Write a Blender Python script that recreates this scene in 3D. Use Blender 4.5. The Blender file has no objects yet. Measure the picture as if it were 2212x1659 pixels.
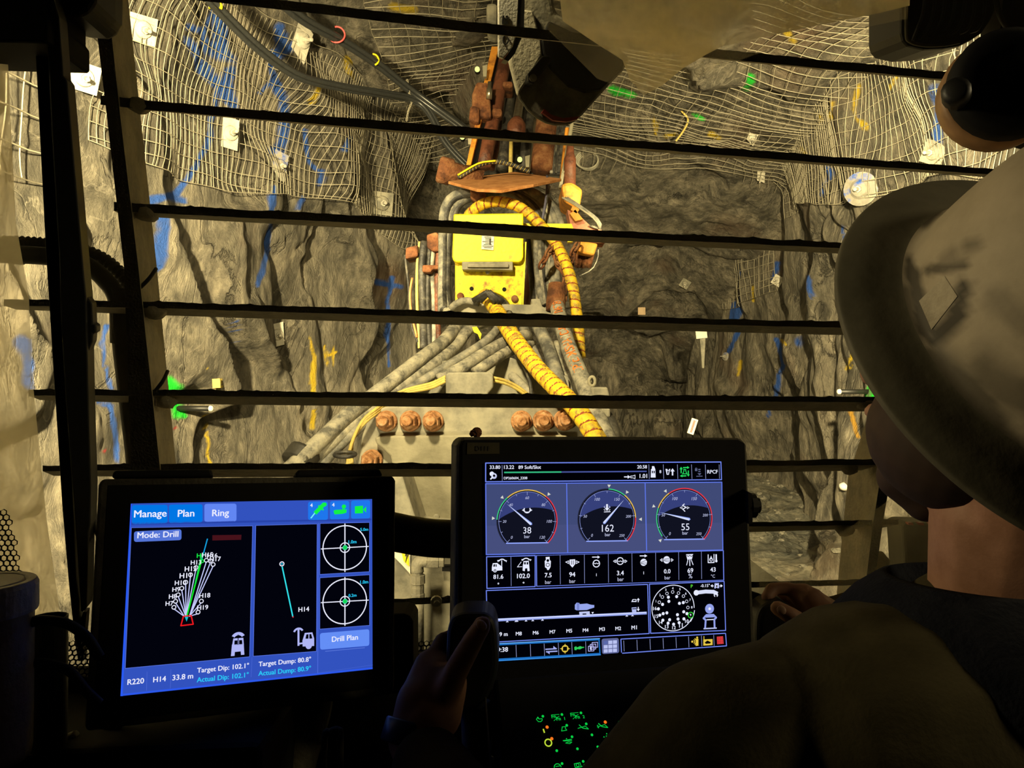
import bpy, bmesh, math, random
import numpy as np
from mathutils import Vector, Matrix
from mathutils.bvhtree import BVHTree

random.seed(7)
S = bpy.context.scene
COL = S.collection

# ------------------------------------------------------------------ camera
F = 1650.0                      # focal length in photograph pixels (2212 x 1659)
CZ = 2.3                        # eye height above the tunnel floor
cam_d = bpy.data.cameras.new('camera')
cam_d.sensor_fit = 'HORIZONTAL'
cam_d.sensor_width = 36.0
cam_d.lens = 36.0 * F / 2212.0
cam_d.clip_start = 0.02
cam_d.clip_end = 200
cam = bpy.data.objects.new('camera', cam_d)
COL.objects.link(cam)
cam.location = (0, 0, CZ)
cam.rotation_euler = (math.radians(90), 0, 0)
S.camera = cam

# ------------------------------------------------------------------ world, exposure
wd = bpy.data.worlds.new('world')
S.world = wd
wd.use_nodes = True
wd.node_tree.nodes['Background'].inputs[0].default_value = (0.0, 0.0, 0.0, 1)
wd.node_tree.nodes['Background'].inputs[1].default_value = 0.0
S.view_settings.view_transform = 'Standard'
S.view_settings.look = 'None'
S.view_settings.gamma = 1.0
S.view_settings.exposure = 0.0
S.view_settings.use_curve_mapping = False
S.cycles.use_denoising = True
S.cycles.max_bounces = 6
S.cycles.transparent_max_bounces = 16
S.cycles.sample_clamp_indirect = 6.0

# ------------------------------------------------------------------ the rig's work lamps and added fills
WARM = (1.0, 0.81, 0.44)
def spot(name, loc, target, power, angle, blend=0.6, radius=0.06, color=WARM):
    d = bpy.data.lights.new(name, 'SPOT')
    d.energy = power
    d.spot_size = math.radians(angle)
    d.spot_blend = blend
    d.shadow_soft_size = radius
    d.color = color
    o = bpy.data.objects.new(name, d)
    COL.objects.link(o)
    o.location = loc
    o.rotation_euler = (Vector(target) - Vector(loc)).to_track_quat('-Z', 'Y').to_euler()
    return o

spot('work_light_left', (-1.55, 1.2, 3.4), (-3.4, 4.6, 2.4), 4000, 120, 0.7, 0.08)
spot('work_light_right', (1.15, 2.05, 3.18), (3.4, 8.5, 1.8), 4000, 96, 0.7, 0.06)
spot('work_light_roof', (-0.45, 1.22, 3.55), (0.05, 5.0, 2.8), 480, 120, 0.9, 0.08)
spot('fill_light_low', (-0.55, 1.75, 1.9), (0.0, 4.0, 2.4), 22, 140, 0.9, 0.06)  # added low fill for the boom base and pipe elbow, no lamp body
spot('fill_light_rear_right', (2.2, 0.30, 3.0), (0.46, 0.60, 2.36), 70, 34, 1.0, 0.2)  # added fill aimed at the hard hat through the right window
spot('work_light_rear_left', (-2.0, 0.85, 3.1), (0.50, 0.58, 2.33), 95, 22, 1.0, 0.12)

# ------------------------------------------------------------------ helpers
def W(px, py, Y):
    """Point seen at photograph pixel (px, py) at forward distance Y."""
    return Vector(((px - 1106.0) / F * Y, Y, CZ - (py - 829.5) / F * Y))

def lin(r, g, b):
    f = lambda c: (c / 255.0) / 12.92 if c <= 10 else (((c / 255.0) + 0.055) / 1.055) ** 2.4
    return (f(r), f(g), f(b), 1.0)

def catmull(pts, n=8, closed=False):
    P = [Vector(p) for p in pts]
    out = []
    m = len(P)
    for i in range(m - 1):
        p0 = P[i - 1] if i > 0 else P[i] * 2 - P[i + 1]
        p1, p2 = P[i], P[i + 1]
        p3 = P[i + 2] if i + 2 < m else P[i + 1] * 2 - P[i]
        for k in range(n):
            t = k / n
            out.append(0.5 * ((2 * p1) + (p2 - p0) * t + (2 * p0 - 5 * p1 + 4 * p2 - p3) * t * t
                              + (3 * p1 - p0 - 3 * p2 + p3) * t ** 3))
    out.append(P[-1].copy())
    return out

def new_obj(name, bm, mats, parent=None, smooth=False, label=None, cat=None, group=None, kind=None):
    me = bpy.data.meshes.new(name)
    bm.to_mesh(me)
    bm.free()
    return mesh_obj(name, me, mats, parent, smooth, label, cat, group, kind)

def mesh_obj(name, me, mats, parent=None, smooth=False, label=None, cat=None, group=None, kind=None):
    if not isinstance(mats, (list, tuple)):
        mats = [mats]
    for m in mats:
        me.materials.append(m)
    if smooth:
        me.polygons.foreach_set('use_smooth', [True] * len(me.polygons))
    o = bpy.data.objects.new(name, me)
    COL.objects.link(o)
    if parent is not None:
        o.parent = parent
        o.matrix_parent_inverse = Matrix.Translation(-Vector(parent.location)) if parent.type == 'EMPTY' or parent.location.length else Matrix()
    tag(o, label, cat, group, kind)
    return o

def tag(o, label=None, cat=None, group=None, kind=None):
    if label: o['label'] = label
    if cat: o['category'] = cat
    if group: o['group'] = group
    if kind: o['kind'] = kind
    return o

def thing(name, loc, label, cat, group=None, kind=None):
    o = bpy.data.objects.new(name, None)
    o.empty_display_size = 0.05
    COL.objects.link(o)
    o.location = loc
    return tag(o, label, cat, group, kind)

def bevel(o, w=0.003, seg=2, angle=35):
    m = o.modifiers.new('bevel', 'BEVEL')
    m.width = w
    m.segments = seg
    m.limit_method = 'ANGLE'
    m.angle_limit = math.radians(angle)
    return o

def prism(bm, front, back, mi=0):
    """Solid between two matching outlines."""
    n = len(front)
    a = [bm.verts.new(p) for p in front]
    b = [bm.verts.new(p) for p in back]
    fs = [bm.faces.new(a), bm.faces.new(list(reversed(b)))]
    for i in range(n):
        j = (i + 1) % n
        fs.append(bm.faces.new((a[j], a[i], b[i], b[j])))
    for f in fs: f.material_index = mi
    bmesh.ops.recalc_face_normals(bm, faces=fs)
    return fs

def slab(bm, poly, Y0, Y1, mi=0):
    """Outline given in photograph pixels, as a solid standing from Y0 to Y1."""
    f = [W(x, y, Y0) for x, y in poly]
    k = Y1 - Y0
    return prism(bm, f, [p + Vector((0, k, 0)) for p in f], mi)

def obox(bm, c, ax, ay, az, mi=0):
    """Oriented box: centre and three half axes."""
    c = Vector(c)
    front = [c - ax - ay - az, c + ax - ay - az, c + ax - ay + az, c - ax - ay + az]
    back = [p + 2 * ay for p in front]
    return prism(bm, front, back, mi)

def abox(bm, x0, x1, y0, y1, z0, z1, mi=0):
    return obox(bm, ((x0 + x1) / 2, (y0 + y1) / 2, (z0 + z1) / 2), Vector(((x1 - x0) / 2, 0, 0)),
                Vector((0, (y1 - y0) / 2, 0)), Vector((0, 0, (z1 - z0) / 2)), mi)

def frames(pts):
    T = []
    n = len(pts)
    for i in range(n):
        a = pts[max(0, i - 1)]; b = pts[min(n - 1, i + 1)]
        t = (b - a)
        T.append(t.normalized() if t.length > 1e-9 else Vector((0, 0, 1)))
    u = T[0].orthogonal().normalized()
    U = []
    for i in range(n):
        u = (u - T[i] * u.dot(T[i]))
        u = u.normalized() if u.length > 1e-6 else T[i].orthogonal().normalized()
        U.append(u.copy())
    return T, U

def tube(bm, pts, r, seg=10, cap=True, mi=0):
    n = len(pts)
    T, U = frames(pts)
    rings = []
    for i in range(n):
        rr = r[i] if isinstance(r, (list, tuple)) else r
        v = T[i].cross(U[i])
        rings.append([bm.verts.new(pts[i] + (U[i] * math.cos(2 * math.pi * k / seg) + v * math.sin(2 * math.pi * k / seg)) * rr) for k in range(seg)])
    fs = []
    for i in range(n - 1):
        for k in range(seg):
            k2 = (k + 1) % seg
            fs.append(bm.faces.new((rings[i][k], rings[i][k2], rings[i + 1][k2], rings[i + 1][k])))
    if cap:
        fs.append(bm.faces.new(list(reversed(rings[0]))))
        fs.append(bm.faces.new(rings[-1]))
    for f in fs:
        f.material_index = mi
        f.smooth = True
    return fs

def resample(pts, step):
    out = [pts[0].copy()]
    acc = 0.0
    for a, b in zip(pts[:-1], pts[1:]):
        L = (b - a).length
        if L < 1e-9: continue
        d = step - acc
        while d <= L:
            out.append(a.lerp(b, d / L))
            d += step
        acc = L - (d - step)
    out.append(pts[-1].copy())
    return out

def lathe(bm, c, axis, prof, seg=24, mi=0, u=None):
    """prof: list of (radius, height along axis)."""
    axis = Vector(axis).normalized()
    u = (Vector(u) if u else axis.orthogonal()).normalized()
    v = axis.cross(u)
    c = Vector(c)
    rings = []
    for r, h in prof:
        rings.append([bm.verts.new(c + axis * h + (u * math.cos(2 * math.pi * k / seg) + v * math.sin(2 * math.pi * k / seg)) * max(r, 1e-5)) for k in range(seg)])
    fs = []
    for a, b in zip(rings[:-1], rings[1:]):
        for k in range(seg):
            k2 = (k + 1) % seg
            fs.append(bm.faces.new((a[k], a[k2], b[k2], b[k])))
    fs.append(bm.faces.new(list(reversed(rings[0]))))
    fs.append(bm.faces.new(rings[-1]))
    for f in fs:
        f.material_index = mi
    return fs

# ------------------------------------------------------------------ materials
def nodes_of(name):
    m = bpy.data.materials.new(name)
    m.use_nodes = True
    nt = m.node_tree
    b = nt.nodes['Principled BSDF']
    return m, nt, b

def N(nt, t, **kw):
    n = nt.nodes.new(t)
    for k, v in kw.items(): setattr(n, k, v)
    return n

def ramp(nt, stops):
    r = nt.nodes.new('ShaderNodeValToRGB')
    e = r.color_ramp.elements
    while len(e) < len(stops): e.new(0.5)
    for x, (p, c) in zip(e, stops):
        x.position = p
        x.color = c
    return r

def plain(name, c, rough=0.6, metal=0.0, spec=0.5):
    m, nt, b = nodes_of(name)
    tc = N(nt, 'ShaderNodeTexCoord')
    no = N(nt, 'ShaderNodeTexNoise')
    no.inputs['Scale'].default_value = 60
    nt.links.new(tc.outputs['Object'], no.inputs['Vector'])
    r = ramp(nt, [(0.3, tuple(x * 0.8 for x in c[:3]) + (1,)), (0.7, tuple(min(1, x * 1.15) for x in c[:3]) + (1,))])
    nt.links.new(no.outputs['Fac'], r.inputs[0])
    nt.links.new(r.outputs[0], b.inputs['Base Color'])
    b.inputs['Roughness'].default_value = rough
    b.inputs['Metallic'].default_value = metal
    b.inputs['Specular IOR Level'].default_value = spec
    return m

def dirty(name, c1, c2, c3=None, scale=8, rough=0.7, metal=0.0, bump=0.25, detail=8, lo=0.38, hi=0.62, bscale=None, spec=0.4):
    """Paint or metal with patches of wear or dust."""
    m, nt, b = nodes_of(name)
    tc = N(nt, 'ShaderNodeTexCoord')
    no = N(nt, 'ShaderNodeTexNoise')
    no.inputs['Scale'].default_value = scale
    no.inputs['Detail'].default_value = detail
    no.inputs['Roughness'].default_value = 0.65
    nt.links.new(tc.outputs['Object'], no.inputs['Vector'])
    st = [(lo, c1), (hi, c2)]
    if c3: st = [(lo, c1), ((lo + hi) / 2 + 0.02, c2), (hi + 0.06, c3)]
    r = ramp(nt, st)
    nt.links.new(no.outputs['Fac'], r.inputs[0])
    nt.links.new(r.outputs[0], b.inputs['Base Color'])
    b.inputs['Roughness'].default_value = rough
    b.inputs['Metallic'].default_value = metal
    b.inputs['Specular IOR Level'].default_value = spec
    n2 = N(nt, 'ShaderNodeTexNoise')
    n2.inputs['Scale'].default_value = bscale or scale * 6
    n2.inputs['Detail'].default_value = 5
    nt.links.new(tc.outputs['Object'], n2.inputs['Vector'])
    bp = N(nt, 'ShaderNodeBump')
    bp.inputs['Strength'].default_value = bump
    bp.inputs['Distance'].default_value = 0.01
    nt.links.new(n2.outputs['Fac'], bp.inputs['Height'])
    nt.links.new(bp.outputs[0], b.inputs['Normal'])
    return m

_em = {}
def emit(r, g, b, k=1.0):
    key = (r, g, b, k)
    if key not in _em:
        m = bpy.data.materials.new('lit_pixels')
        m.use_nodes = True
        nt = m.node_tree
        nt.nodes.clear()
        e = nt.nodes.new('ShaderNodeEmission')
        e.inputs[0].default_value = lin(r, g, b)
        e.inputs[1].default_value = k
        o = nt.nodes.new('ShaderNodeOutputMaterial')
        nt.links.new(e.outputs[0], o.inputs[0])
        _em[key] = m
    return _em[key]

M_black = plain('black_plastic', (0.012, 0.012, 0.011, 1), 0.5)
M_blackmatte = plain('matte_black', (0.006, 0.006, 0.006, 1), 0.75, spec=0.2)
M_rubber = dirty('black_rubber', (0.012, 0.012, 0.011, 1), (0.03, 0.028, 0.022, 1), scale=14, rough=0.6, bump=0.15)
M_guard = dirty('guard_paint', (0.22, 0.20, 0.145, 1), (0.36, 0.31, 0.21, 1), scale=18, rough=0.75, bump=0.4)
M_guard_edge = dirty('guard_edge_shaded', (0.010, 0.0095, 0.008, 1), (0.020, 0.018, 0.014, 1), scale=40, rough=0.9, bump=0.5, spec=0.1)  # cut inner edges near black: their shade is put into the colour
M_dustmetal = dirty('dusty_grey_steel', (0.16, 0.155, 0.125, 1), (0.30, 0.285, 0.22, 1), (0.40, 0.37, 0.27, 1), scale=7, rough=0.8, bump=0.3)
M_paleMetal = dirty('pale_dusty_steel', (0.24, 0.225, 0.16, 1), (0.36, 0.335, 0.24, 1), scale=6, rough=0.85, bump=0.4)
M_rust = dirty('rust_steel', (0.06, 0.020, 0.008, 1), (0.17, 0.062, 0.022, 1), (0.28, 0.14, 0.06, 1), scale=12, rough=0.85, bump=0.6)
M_rustdark = dirty('dark_rust_pipe', (0.055, 0.018, 0.010, 1), (0.16, 0.055, 0.028, 1), (0.10, 0.04, 0.02, 1), scale=9, rough=0.55, bump=0.4)
M_boltrust = dirty('crusted_bolt_rust', (0.20, 0.085, 0.03, 1), (0.42, 0.21, 0.09, 1), (0.50, 0.33, 0.19, 1), scale=45, rough=0.95, bump=0.35, bscale=120)
M_orange = dirty('orange_paint', (0.62, 0.20, 0.02, 1), (0.75, 0.32, 0.04, 1), (0.25, 0.08, 0.02, 1), scale=10, rough=0.6, bump=0.3, lo=0.3, hi=0.6)
M_plank = dirty('rusted_orange_sheet', (0.38, 0.15, 0.04, 1), (0.60, 0.28, 0.10, 1), scale=16, rough=0.85, bump=0.4)
M_yellow = dirty('yellow_paint', (0.92, 0.80, 0.008, 1), (0.88, 0.74, 0.008, 1), (0.40, 0.20, 0.02, 1), scale=14, rough=0.5, bump=0.12, lo=0.3, hi=0.72)
M_yellow_spotted = dirty('scratched_yellow_paint', (0.90, 0.77, 0.008, 1), (0.85, 0.68, 0.01, 1), (0.30, 0.13, 0.02, 1), scale=30, rough=0.55, bump=0.2, lo=0.3, hi=0.62)
M_hose = dirty('dusty_grey_hose', (0.075, 0.075, 0.07, 1), (0.20, 0.195, 0.165, 1), (0.38, 0.35, 0.26, 1), scale=16, rough=0.75, bump=0.3)
M_hosepale = dirty('pale_dusty_hose', (0.10, 0.098, 0.085, 1), (0.28, 0.265, 0.21, 1), (0.42, 0.39, 0.29, 1), scale=22, rough=0.8, bump=0.3)
M_cable = plain('black_cable', (0.028, 0.030, 0.030, 1), 0.30)
M_hosedark = dirty('dark_hose', (0.014, 0.014, 0.014, 1), (0.045, 0.043, 0.038, 1), (0.13, 0.12, 0.09, 1), scale=18, rough=0.55, bump=0.25, lo=0.4, hi=0.66)
M_wrap = dirty('yellow_spiral_wrap', (0.80, 0.58, 0.02, 1), (0.70, 0.46, 0.02, 1), (0.15, 0.11, 0.05, 1), scale=35, rough=0.6, bump=0.25, lo=0.36, hi=0.6)
M_wrapgap = plain('red_brown_seam', (0.26, 0.05, 0.015, 1), 0.8)
M_yellowcable = dirty('dusty_yellow_cable', (0.42, 0.33, 0.10, 1), (0.62, 0.48, 0.12, 1), scale=22, rough=0.7)
M_copper = plain('orange_hose_sheath', (0.55, 0.20, 0.07, 1), 0.6)
M_white = dirty('white_sticker', (0.70, 0.68, 0.58, 1), (0.80, 0.77, 0.66, 1), scale=20, rough=0.5, bump=0.05)
M_ink = plain('black_ink', (0.015, 0.015, 0.015, 1), 0.6)
M_redtape = plain('red_tape', (0.32, 0.03, 0.02, 1), 0.5)
M_wire = dirty('galvanised_wire', (0.28, 0.255, 0.19, 1), (0.42, 0.385, 0.285, 1), scale=5, rough=0.6, bump=0.1)
M_boltplate = dirty('rock_bolt_plate', (0.42, 0.40, 0.33, 1), (0.60, 0.57, 0.47, 1), scale=9, rough=0.65, bump=0.3)
M_skin = dirty('skin', (0.30, 0.15, 0.09, 1), (0.38, 0.20, 0.13, 1), scale=30, rough=0.6, bump=0.04, bscale=300)
M_beard = plain('brown_beard', (0.035, 0.017, 0.009, 1), 0.8)
M_navy = dirty('navy_cloth', (0.007, 0.008, 0.013, 1), (0.012, 0.013, 0.019, 1), scale=40, rough=0.95, bump=0.3, spec=0.1)
M_shirt = dirty('olive_work_shirt', (0.040, 0.034, 0.017, 1), (0.062, 0.052, 0.026, 1), scale=12, rough=0.95, bump=0.12, bscale=250, spec=0.1)
M_stone = dirty('loose_stone', (0.15, 0.145, 0.12, 1), (0.30, 0.28, 0.22, 1), scale=30, rough=0.9)
M_steelbolt = plain('steel_fastener', (0.25, 0.24, 0.2, 1), 0.4, 0.8)
M_caseedge = dirty('dusty_case_edge', (0.045, 0.040, 0.028, 1), (0.085, 0.075, 0.05, 1), scale=25, rough=0.7, bump=0.2)
# ================================================================== TUNNEL
def _h(ix, iy, iz, seed):
    n = (ix.astype(np.uint32) * np.uint32(374761393) + iy.astype(np.uint32) * np.uint32(668265263)
         + iz.astype(np.uint32) * np.uint32(2147483647) + np.uint32(seed * 974711))
    n = (n ^ (n >> np.uint32(13))) * np.uint32(1274126177)
    n = n ^ (n >> np.uint32(16))
    return (n & np.uint32(0xffff)).astype(np.float64) / 65535.0

def vnoise(x, y, z=None, seed=0):
    if z is None: z = np.zeros_like(x)
    ix, iy, iz = np.floor(x).astype(np.int64), np.floor(y).astype(np.int64), np.floor(z).astype(np.int64)
    fx, fy, fz = x - ix, y - iy, z - iz
    fx, fy, fz = [f * f * f * (f * (f * 6 - 15) + 10) for f in (fx, fy, fz)]
    r = 0
    for dx in (0, 1):
        for dy in (0, 1):
            for dz in (0, 1):
                w = (fx if dx else 1 - fx) * (fy if dy else 1 - fy) * (fz if dz else 1 - fz)
                r = r + w * _h(ix + dx, iy + dy, iz + dz, seed)
    return r * 2 - 1

def fbm(x, y, oct=4, seed=0, gain=0.5):
    a, t, f = 1.0, 0, 1.0
    for o in range(oct):
        t = t + a * vnoise(x * f + 17.3 * o, y * f - 9.1 * o, seed=seed + o)
        a *= gain
        f *= 2.03
    return t

def facets(x, y, n_per, seed, slope, groove, gw):
    """Broken rock: tilted flat blocks parted by open joints."""
    rng = np.random.RandomState(seed)
    x0, x1, y0, y1 = x.min(), x.max(), y.min(), y.max()
    n = max(8, int((x1 - x0) * (y1 - y0) * n_per))
    cx, cy = rng.uniform(x0, x1, n), rng.uniform(y0, y1, n)
    gx, gy = rng.normal(0, slope, n), rng.normal(0, slope, n)
    h = rng.normal(0, slope * 0.25, n)
    f1 = np.full(x.shape, 1e9); f2 = np.full(x.shape, 1e9); idx = np.zeros(x.shape, int); id2 = np.zeros(x.shape, int)
    for i in range(n):
        d = (x - cx[i]) ** 2 + (y - cy[i]) ** 2
        m = d < f1
        m2 = (~m) & (d < f2)
        id2 = np.where(m, idx, np.where(m2, i, id2))
        f2 = np.where(m, f1, np.where(m2, d, f2))
        idx = np.where(m, i, idx)
        f1 = np.where(m, d, f1)
    e = np.sqrt(f2) - np.sqrt(f1)
    pl = lambda k: h[k] + gx[k] * (x - cx[k]) + gy[k] * (y - cy[k])
    t = 0.5 + 0.5 * np.clip(e / (gw * 2.2), 0, 1)
    base = pl(idx) * t + pl(id2) * (1 - t)
    g = np.clip(1 - e / gw, 0, 1)
    keep = (rng.uniform(0, 1, n) < 0.6)[idx]
    return base - groove * g * g * keep

def sstep(a, b, x):
    t = np.clip((x - a) / (b - a), 0, 1)
    return t * t * (3 - 2 * t)

def path_xy(pts, ds):
    c = catmull([Vector((x, y, 0)) for x, y in pts], 10)
    c = resample(c, ds)
    return np.array([(p.x, p.y) for p in c])

class Wall:
    def __init__(self, pts, z0, z1, ds, inward, seed, shoulder=0.10, z_sh=3.3, amp=1.0, rot=0.5):
        P = path_xy(pts, ds)
        T = np.gradient(P, axis=0)
        T /= np.linalg.norm(T, axis=1)[:, None]
        # soften the normals so that inner corners do not fold
        k = int(0.35 / ds) | 1
        ker = np.ones(k) / k
        Nn = np.stack([T[:, 1] * inward, -T[:, 0] * inward], 1)
        pad = k // 2
        Nn = np.stack([np.convolve(np.pad(Nn[:, i], pad, mode='edge'), ker, 'valid') for i in (0, 1)], 1)
        Nn /= np.linalg.norm(Nn, axis=1)[:, None]
        self.P, self.Nn, self.ds = P, Nn, ds
        self.z = np.arange(z0, z1, ds)
        self.s = np.arange(len(P)) * ds
        Sg, Zg = np.meshgrid(self.s, self.z, indexing='ij')
        ca, sa = math.cos(rot), math.sin(rot)
        wx = fbm(Sg * 0.9, Zg * 0.9, 3, seed + 50) * 0.25
        wy = fbm(Sg * 0.9, Zg * 0.9, 3, seed + 60) * 0.25
        u = (Sg + wx) * ca + (Zg + wy) * sa
        v = (-(Sg + wx) * sa + (Zg + wy) * ca)
        low = fbm(Sg * 0.55, Zg * 0.4, 2, seed) * 0.16
        d = low + facets(u * 1.5, v * 0.62, 1.0, seed + 1, 0.17, 0.09, 0.05) * amp
        wx2 = fbm(Sg * 4, Zg * 4, 2, seed + 70) * 0.05
        d += facets((u + wx2) * 2.4, (v - wx2) * 0.8, 3.2, seed + 2, 0.06, 0.035, 0.05) * amp
        d += fbm(u * 6.0, v * 2.2, 4, seed + 3, 0.55) * 0.020 * amp
        r = fbm(u * 3.2, v * 0.9, 3, seed + 4)
        d -= 0.10 * np.clip(1 - np.abs(r) / 0.05, 0, 1) ** 1.3 * amp * sstep(-0.2, 0.3, fbm(u * 0.7, v * 0.5, 2, seed + 8))
        for ax in (0, 1):
            d = (np.roll(d, 1, ax) + 2 * d + np.roll(d, -1, ax)) / 4
        sh = shoulder * np.clip(Zg - z_sh, 0, None) ** 1.7
        foot = 0.25 * np.clip(0.8 - Zg, 0, None)
        self.low = low + sh + foot
        self.d = d + sh + foot
        self.pts = self.points(self.d)
    def points(self, d):
        X = self.P[:, None, 0] + self.Nn[:, None, 0] * d
        Y = self.P[:, None, 1] + self.Nn[:, None, 1] * d
        Z = np.broadcast_to(self.z[None, :], d.shape)
        return np.stack([X, Y, Z], -1)
    def at(self, s, z, off):
        """Point on the smoothed wall, off metres in front of the rock."""
        i = np.clip(s / self.ds, 0, len(self.P) - 2)
        j = np.clip((z - self.z[0]) / self.ds, 0, len(self.z) - 2)
        i0, j0 = i.astype(int), j.astype(int)
        fi, fj = i - i0, j - j0
        D = self.net
        d = (D[i0, j0] * (1 - fi) * (1 - fj) + D[i0 + 1, j0] * fi * (1 - fj) + D[i0, j0 + 1] * (1 - fi) * fj + D[i0 + 1, j0 + 1] * fi * fj) + off
        p = self.P[i0] * (1 - fi)[:, None] + self.P[i0 + 1] * fi[:, None]
        n = self.Nn[i0] * (1 - fi)[:, None] + self.Nn[i0 + 1] * fi[:, None]
        q = p + n * d[:, None]
        return np.stack([q[:, 0], q[:, 1], z], 1)
    def make_net(self, win):
        """The lie of wire pulled over the bumps: a blurred upper envelope."""
        k = max(3, int(win / self.ds) | 1)
        D = self.d.copy()
        for ax in (0, 1):
            pad = [(0, 0), (0, 0)]; pad[ax] = (k // 2, k // 2)
            Q = np.pad(D, pad, mode='edge')
            st = max(1, k // 6)
            D = np.max(np.stack([np.take(Q, np.arange(o, o + D.shape[ax]), axis=ax) for o in range(0, k, st)]), 0)
        for ax in (0, 1):
            pad = [(0, 0), (0, 0)]; pad[ax] = (k // 2, k // 2)
            Q = np.pad(D, pad, mode='edge')
            D = sum(np.take(Q, np.arange(o, o + D.shape[ax]), axis=ax) for o in range(k)) / k
        self.net = D

def grid_mesh(name, pts, mat, kind='structure', paint=None, label=None):
    a, b = pts.shape[:2]
    V = pts.reshape(-1, 3)
    i = np.arange(a - 1)[:, None] * b + np.arange(b - 1)[None, :]
    q = np.stack([i, i + b, i + b + 1, i + 1], -1).reshape(-1, 4)
    me = bpy.data.meshes.new(name)
    me.vertices.add(len(V))
    me.vertices.foreach_set('co', V.ravel())
    me.loops.add(q.size)
    me.loops.foreach_set('vertex_index', q.ravel())
    me.polygons.add(len(q))
    me.polygons.foreach_set('loop_start', np.arange(len(q)) * 4)
    me.polygons.foreach_set('loop_total', np.full(len(q), 4))
    me.update()
    at = me.attributes.new('paint', 'FLOAT_COLOR', 'POINT')
    if paint is None: paint = np.zeros((len(V), 4))
    at.data.foreach_set('color', paint.ravel().astype(np.float32))
    o = mesh_obj(name, me, mat, smooth=True, kind=kind, label=label)
    return o, V, q

def spray(V, strokes, seed=3):
    """Spray paint and painted survey lines left on the rock."""
    out = np.zeros((len(V), 4))
    Y = np.maximum(V[:, 1], 0.3)
    px = 1106 + V[:, 0] / Y * F
    py = 829.5 - (V[:, 2] - CZ) / Y * F
    nz = fbm(V[:, 0] * 3 + V[:, 1] * 3, V[:, 2] * 3, 4, seed)
    jx = fbm(V[:, 2] * 5, V[:, 1] * 4, 3, seed + 9)
    for col, w, pts in strokes:
        d = np.full(len(V), 1e9)
        P = np.array(pts, float)
        x = px + jx * w * 0.5
        if len(P) == 1: P = np.vstack([P, P + 0.5])
        for a, b in zip(P[:-1], P[1:]):
            ab = b - a
            t = np.clip(((x - a[0]) * ab[0] + (py - a[1]) * ab[1]) / (ab @ ab + 1e-9), 0, 1)
            d = np.minimum(d, np.hypot(x - a[0] - t * ab[0], py - a[1] - t * ab[1]))
        m = np.clip((w * 0.85 - d) / (w * 0.6) + nz * 0.38, 0, 1) * (d < w * 1.5)
        m = np.where(V[:, 1] > 0.5, m, 0)
        c = np.array(lin(*col)[:3])
        out[:, :3] = np.where((m > 0)[:, None] & (m > out[:, 3])[:, None], c, out[:, :3])
        out[:, 3] = np.maximum(out[:, 3], m)
    return out

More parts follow.
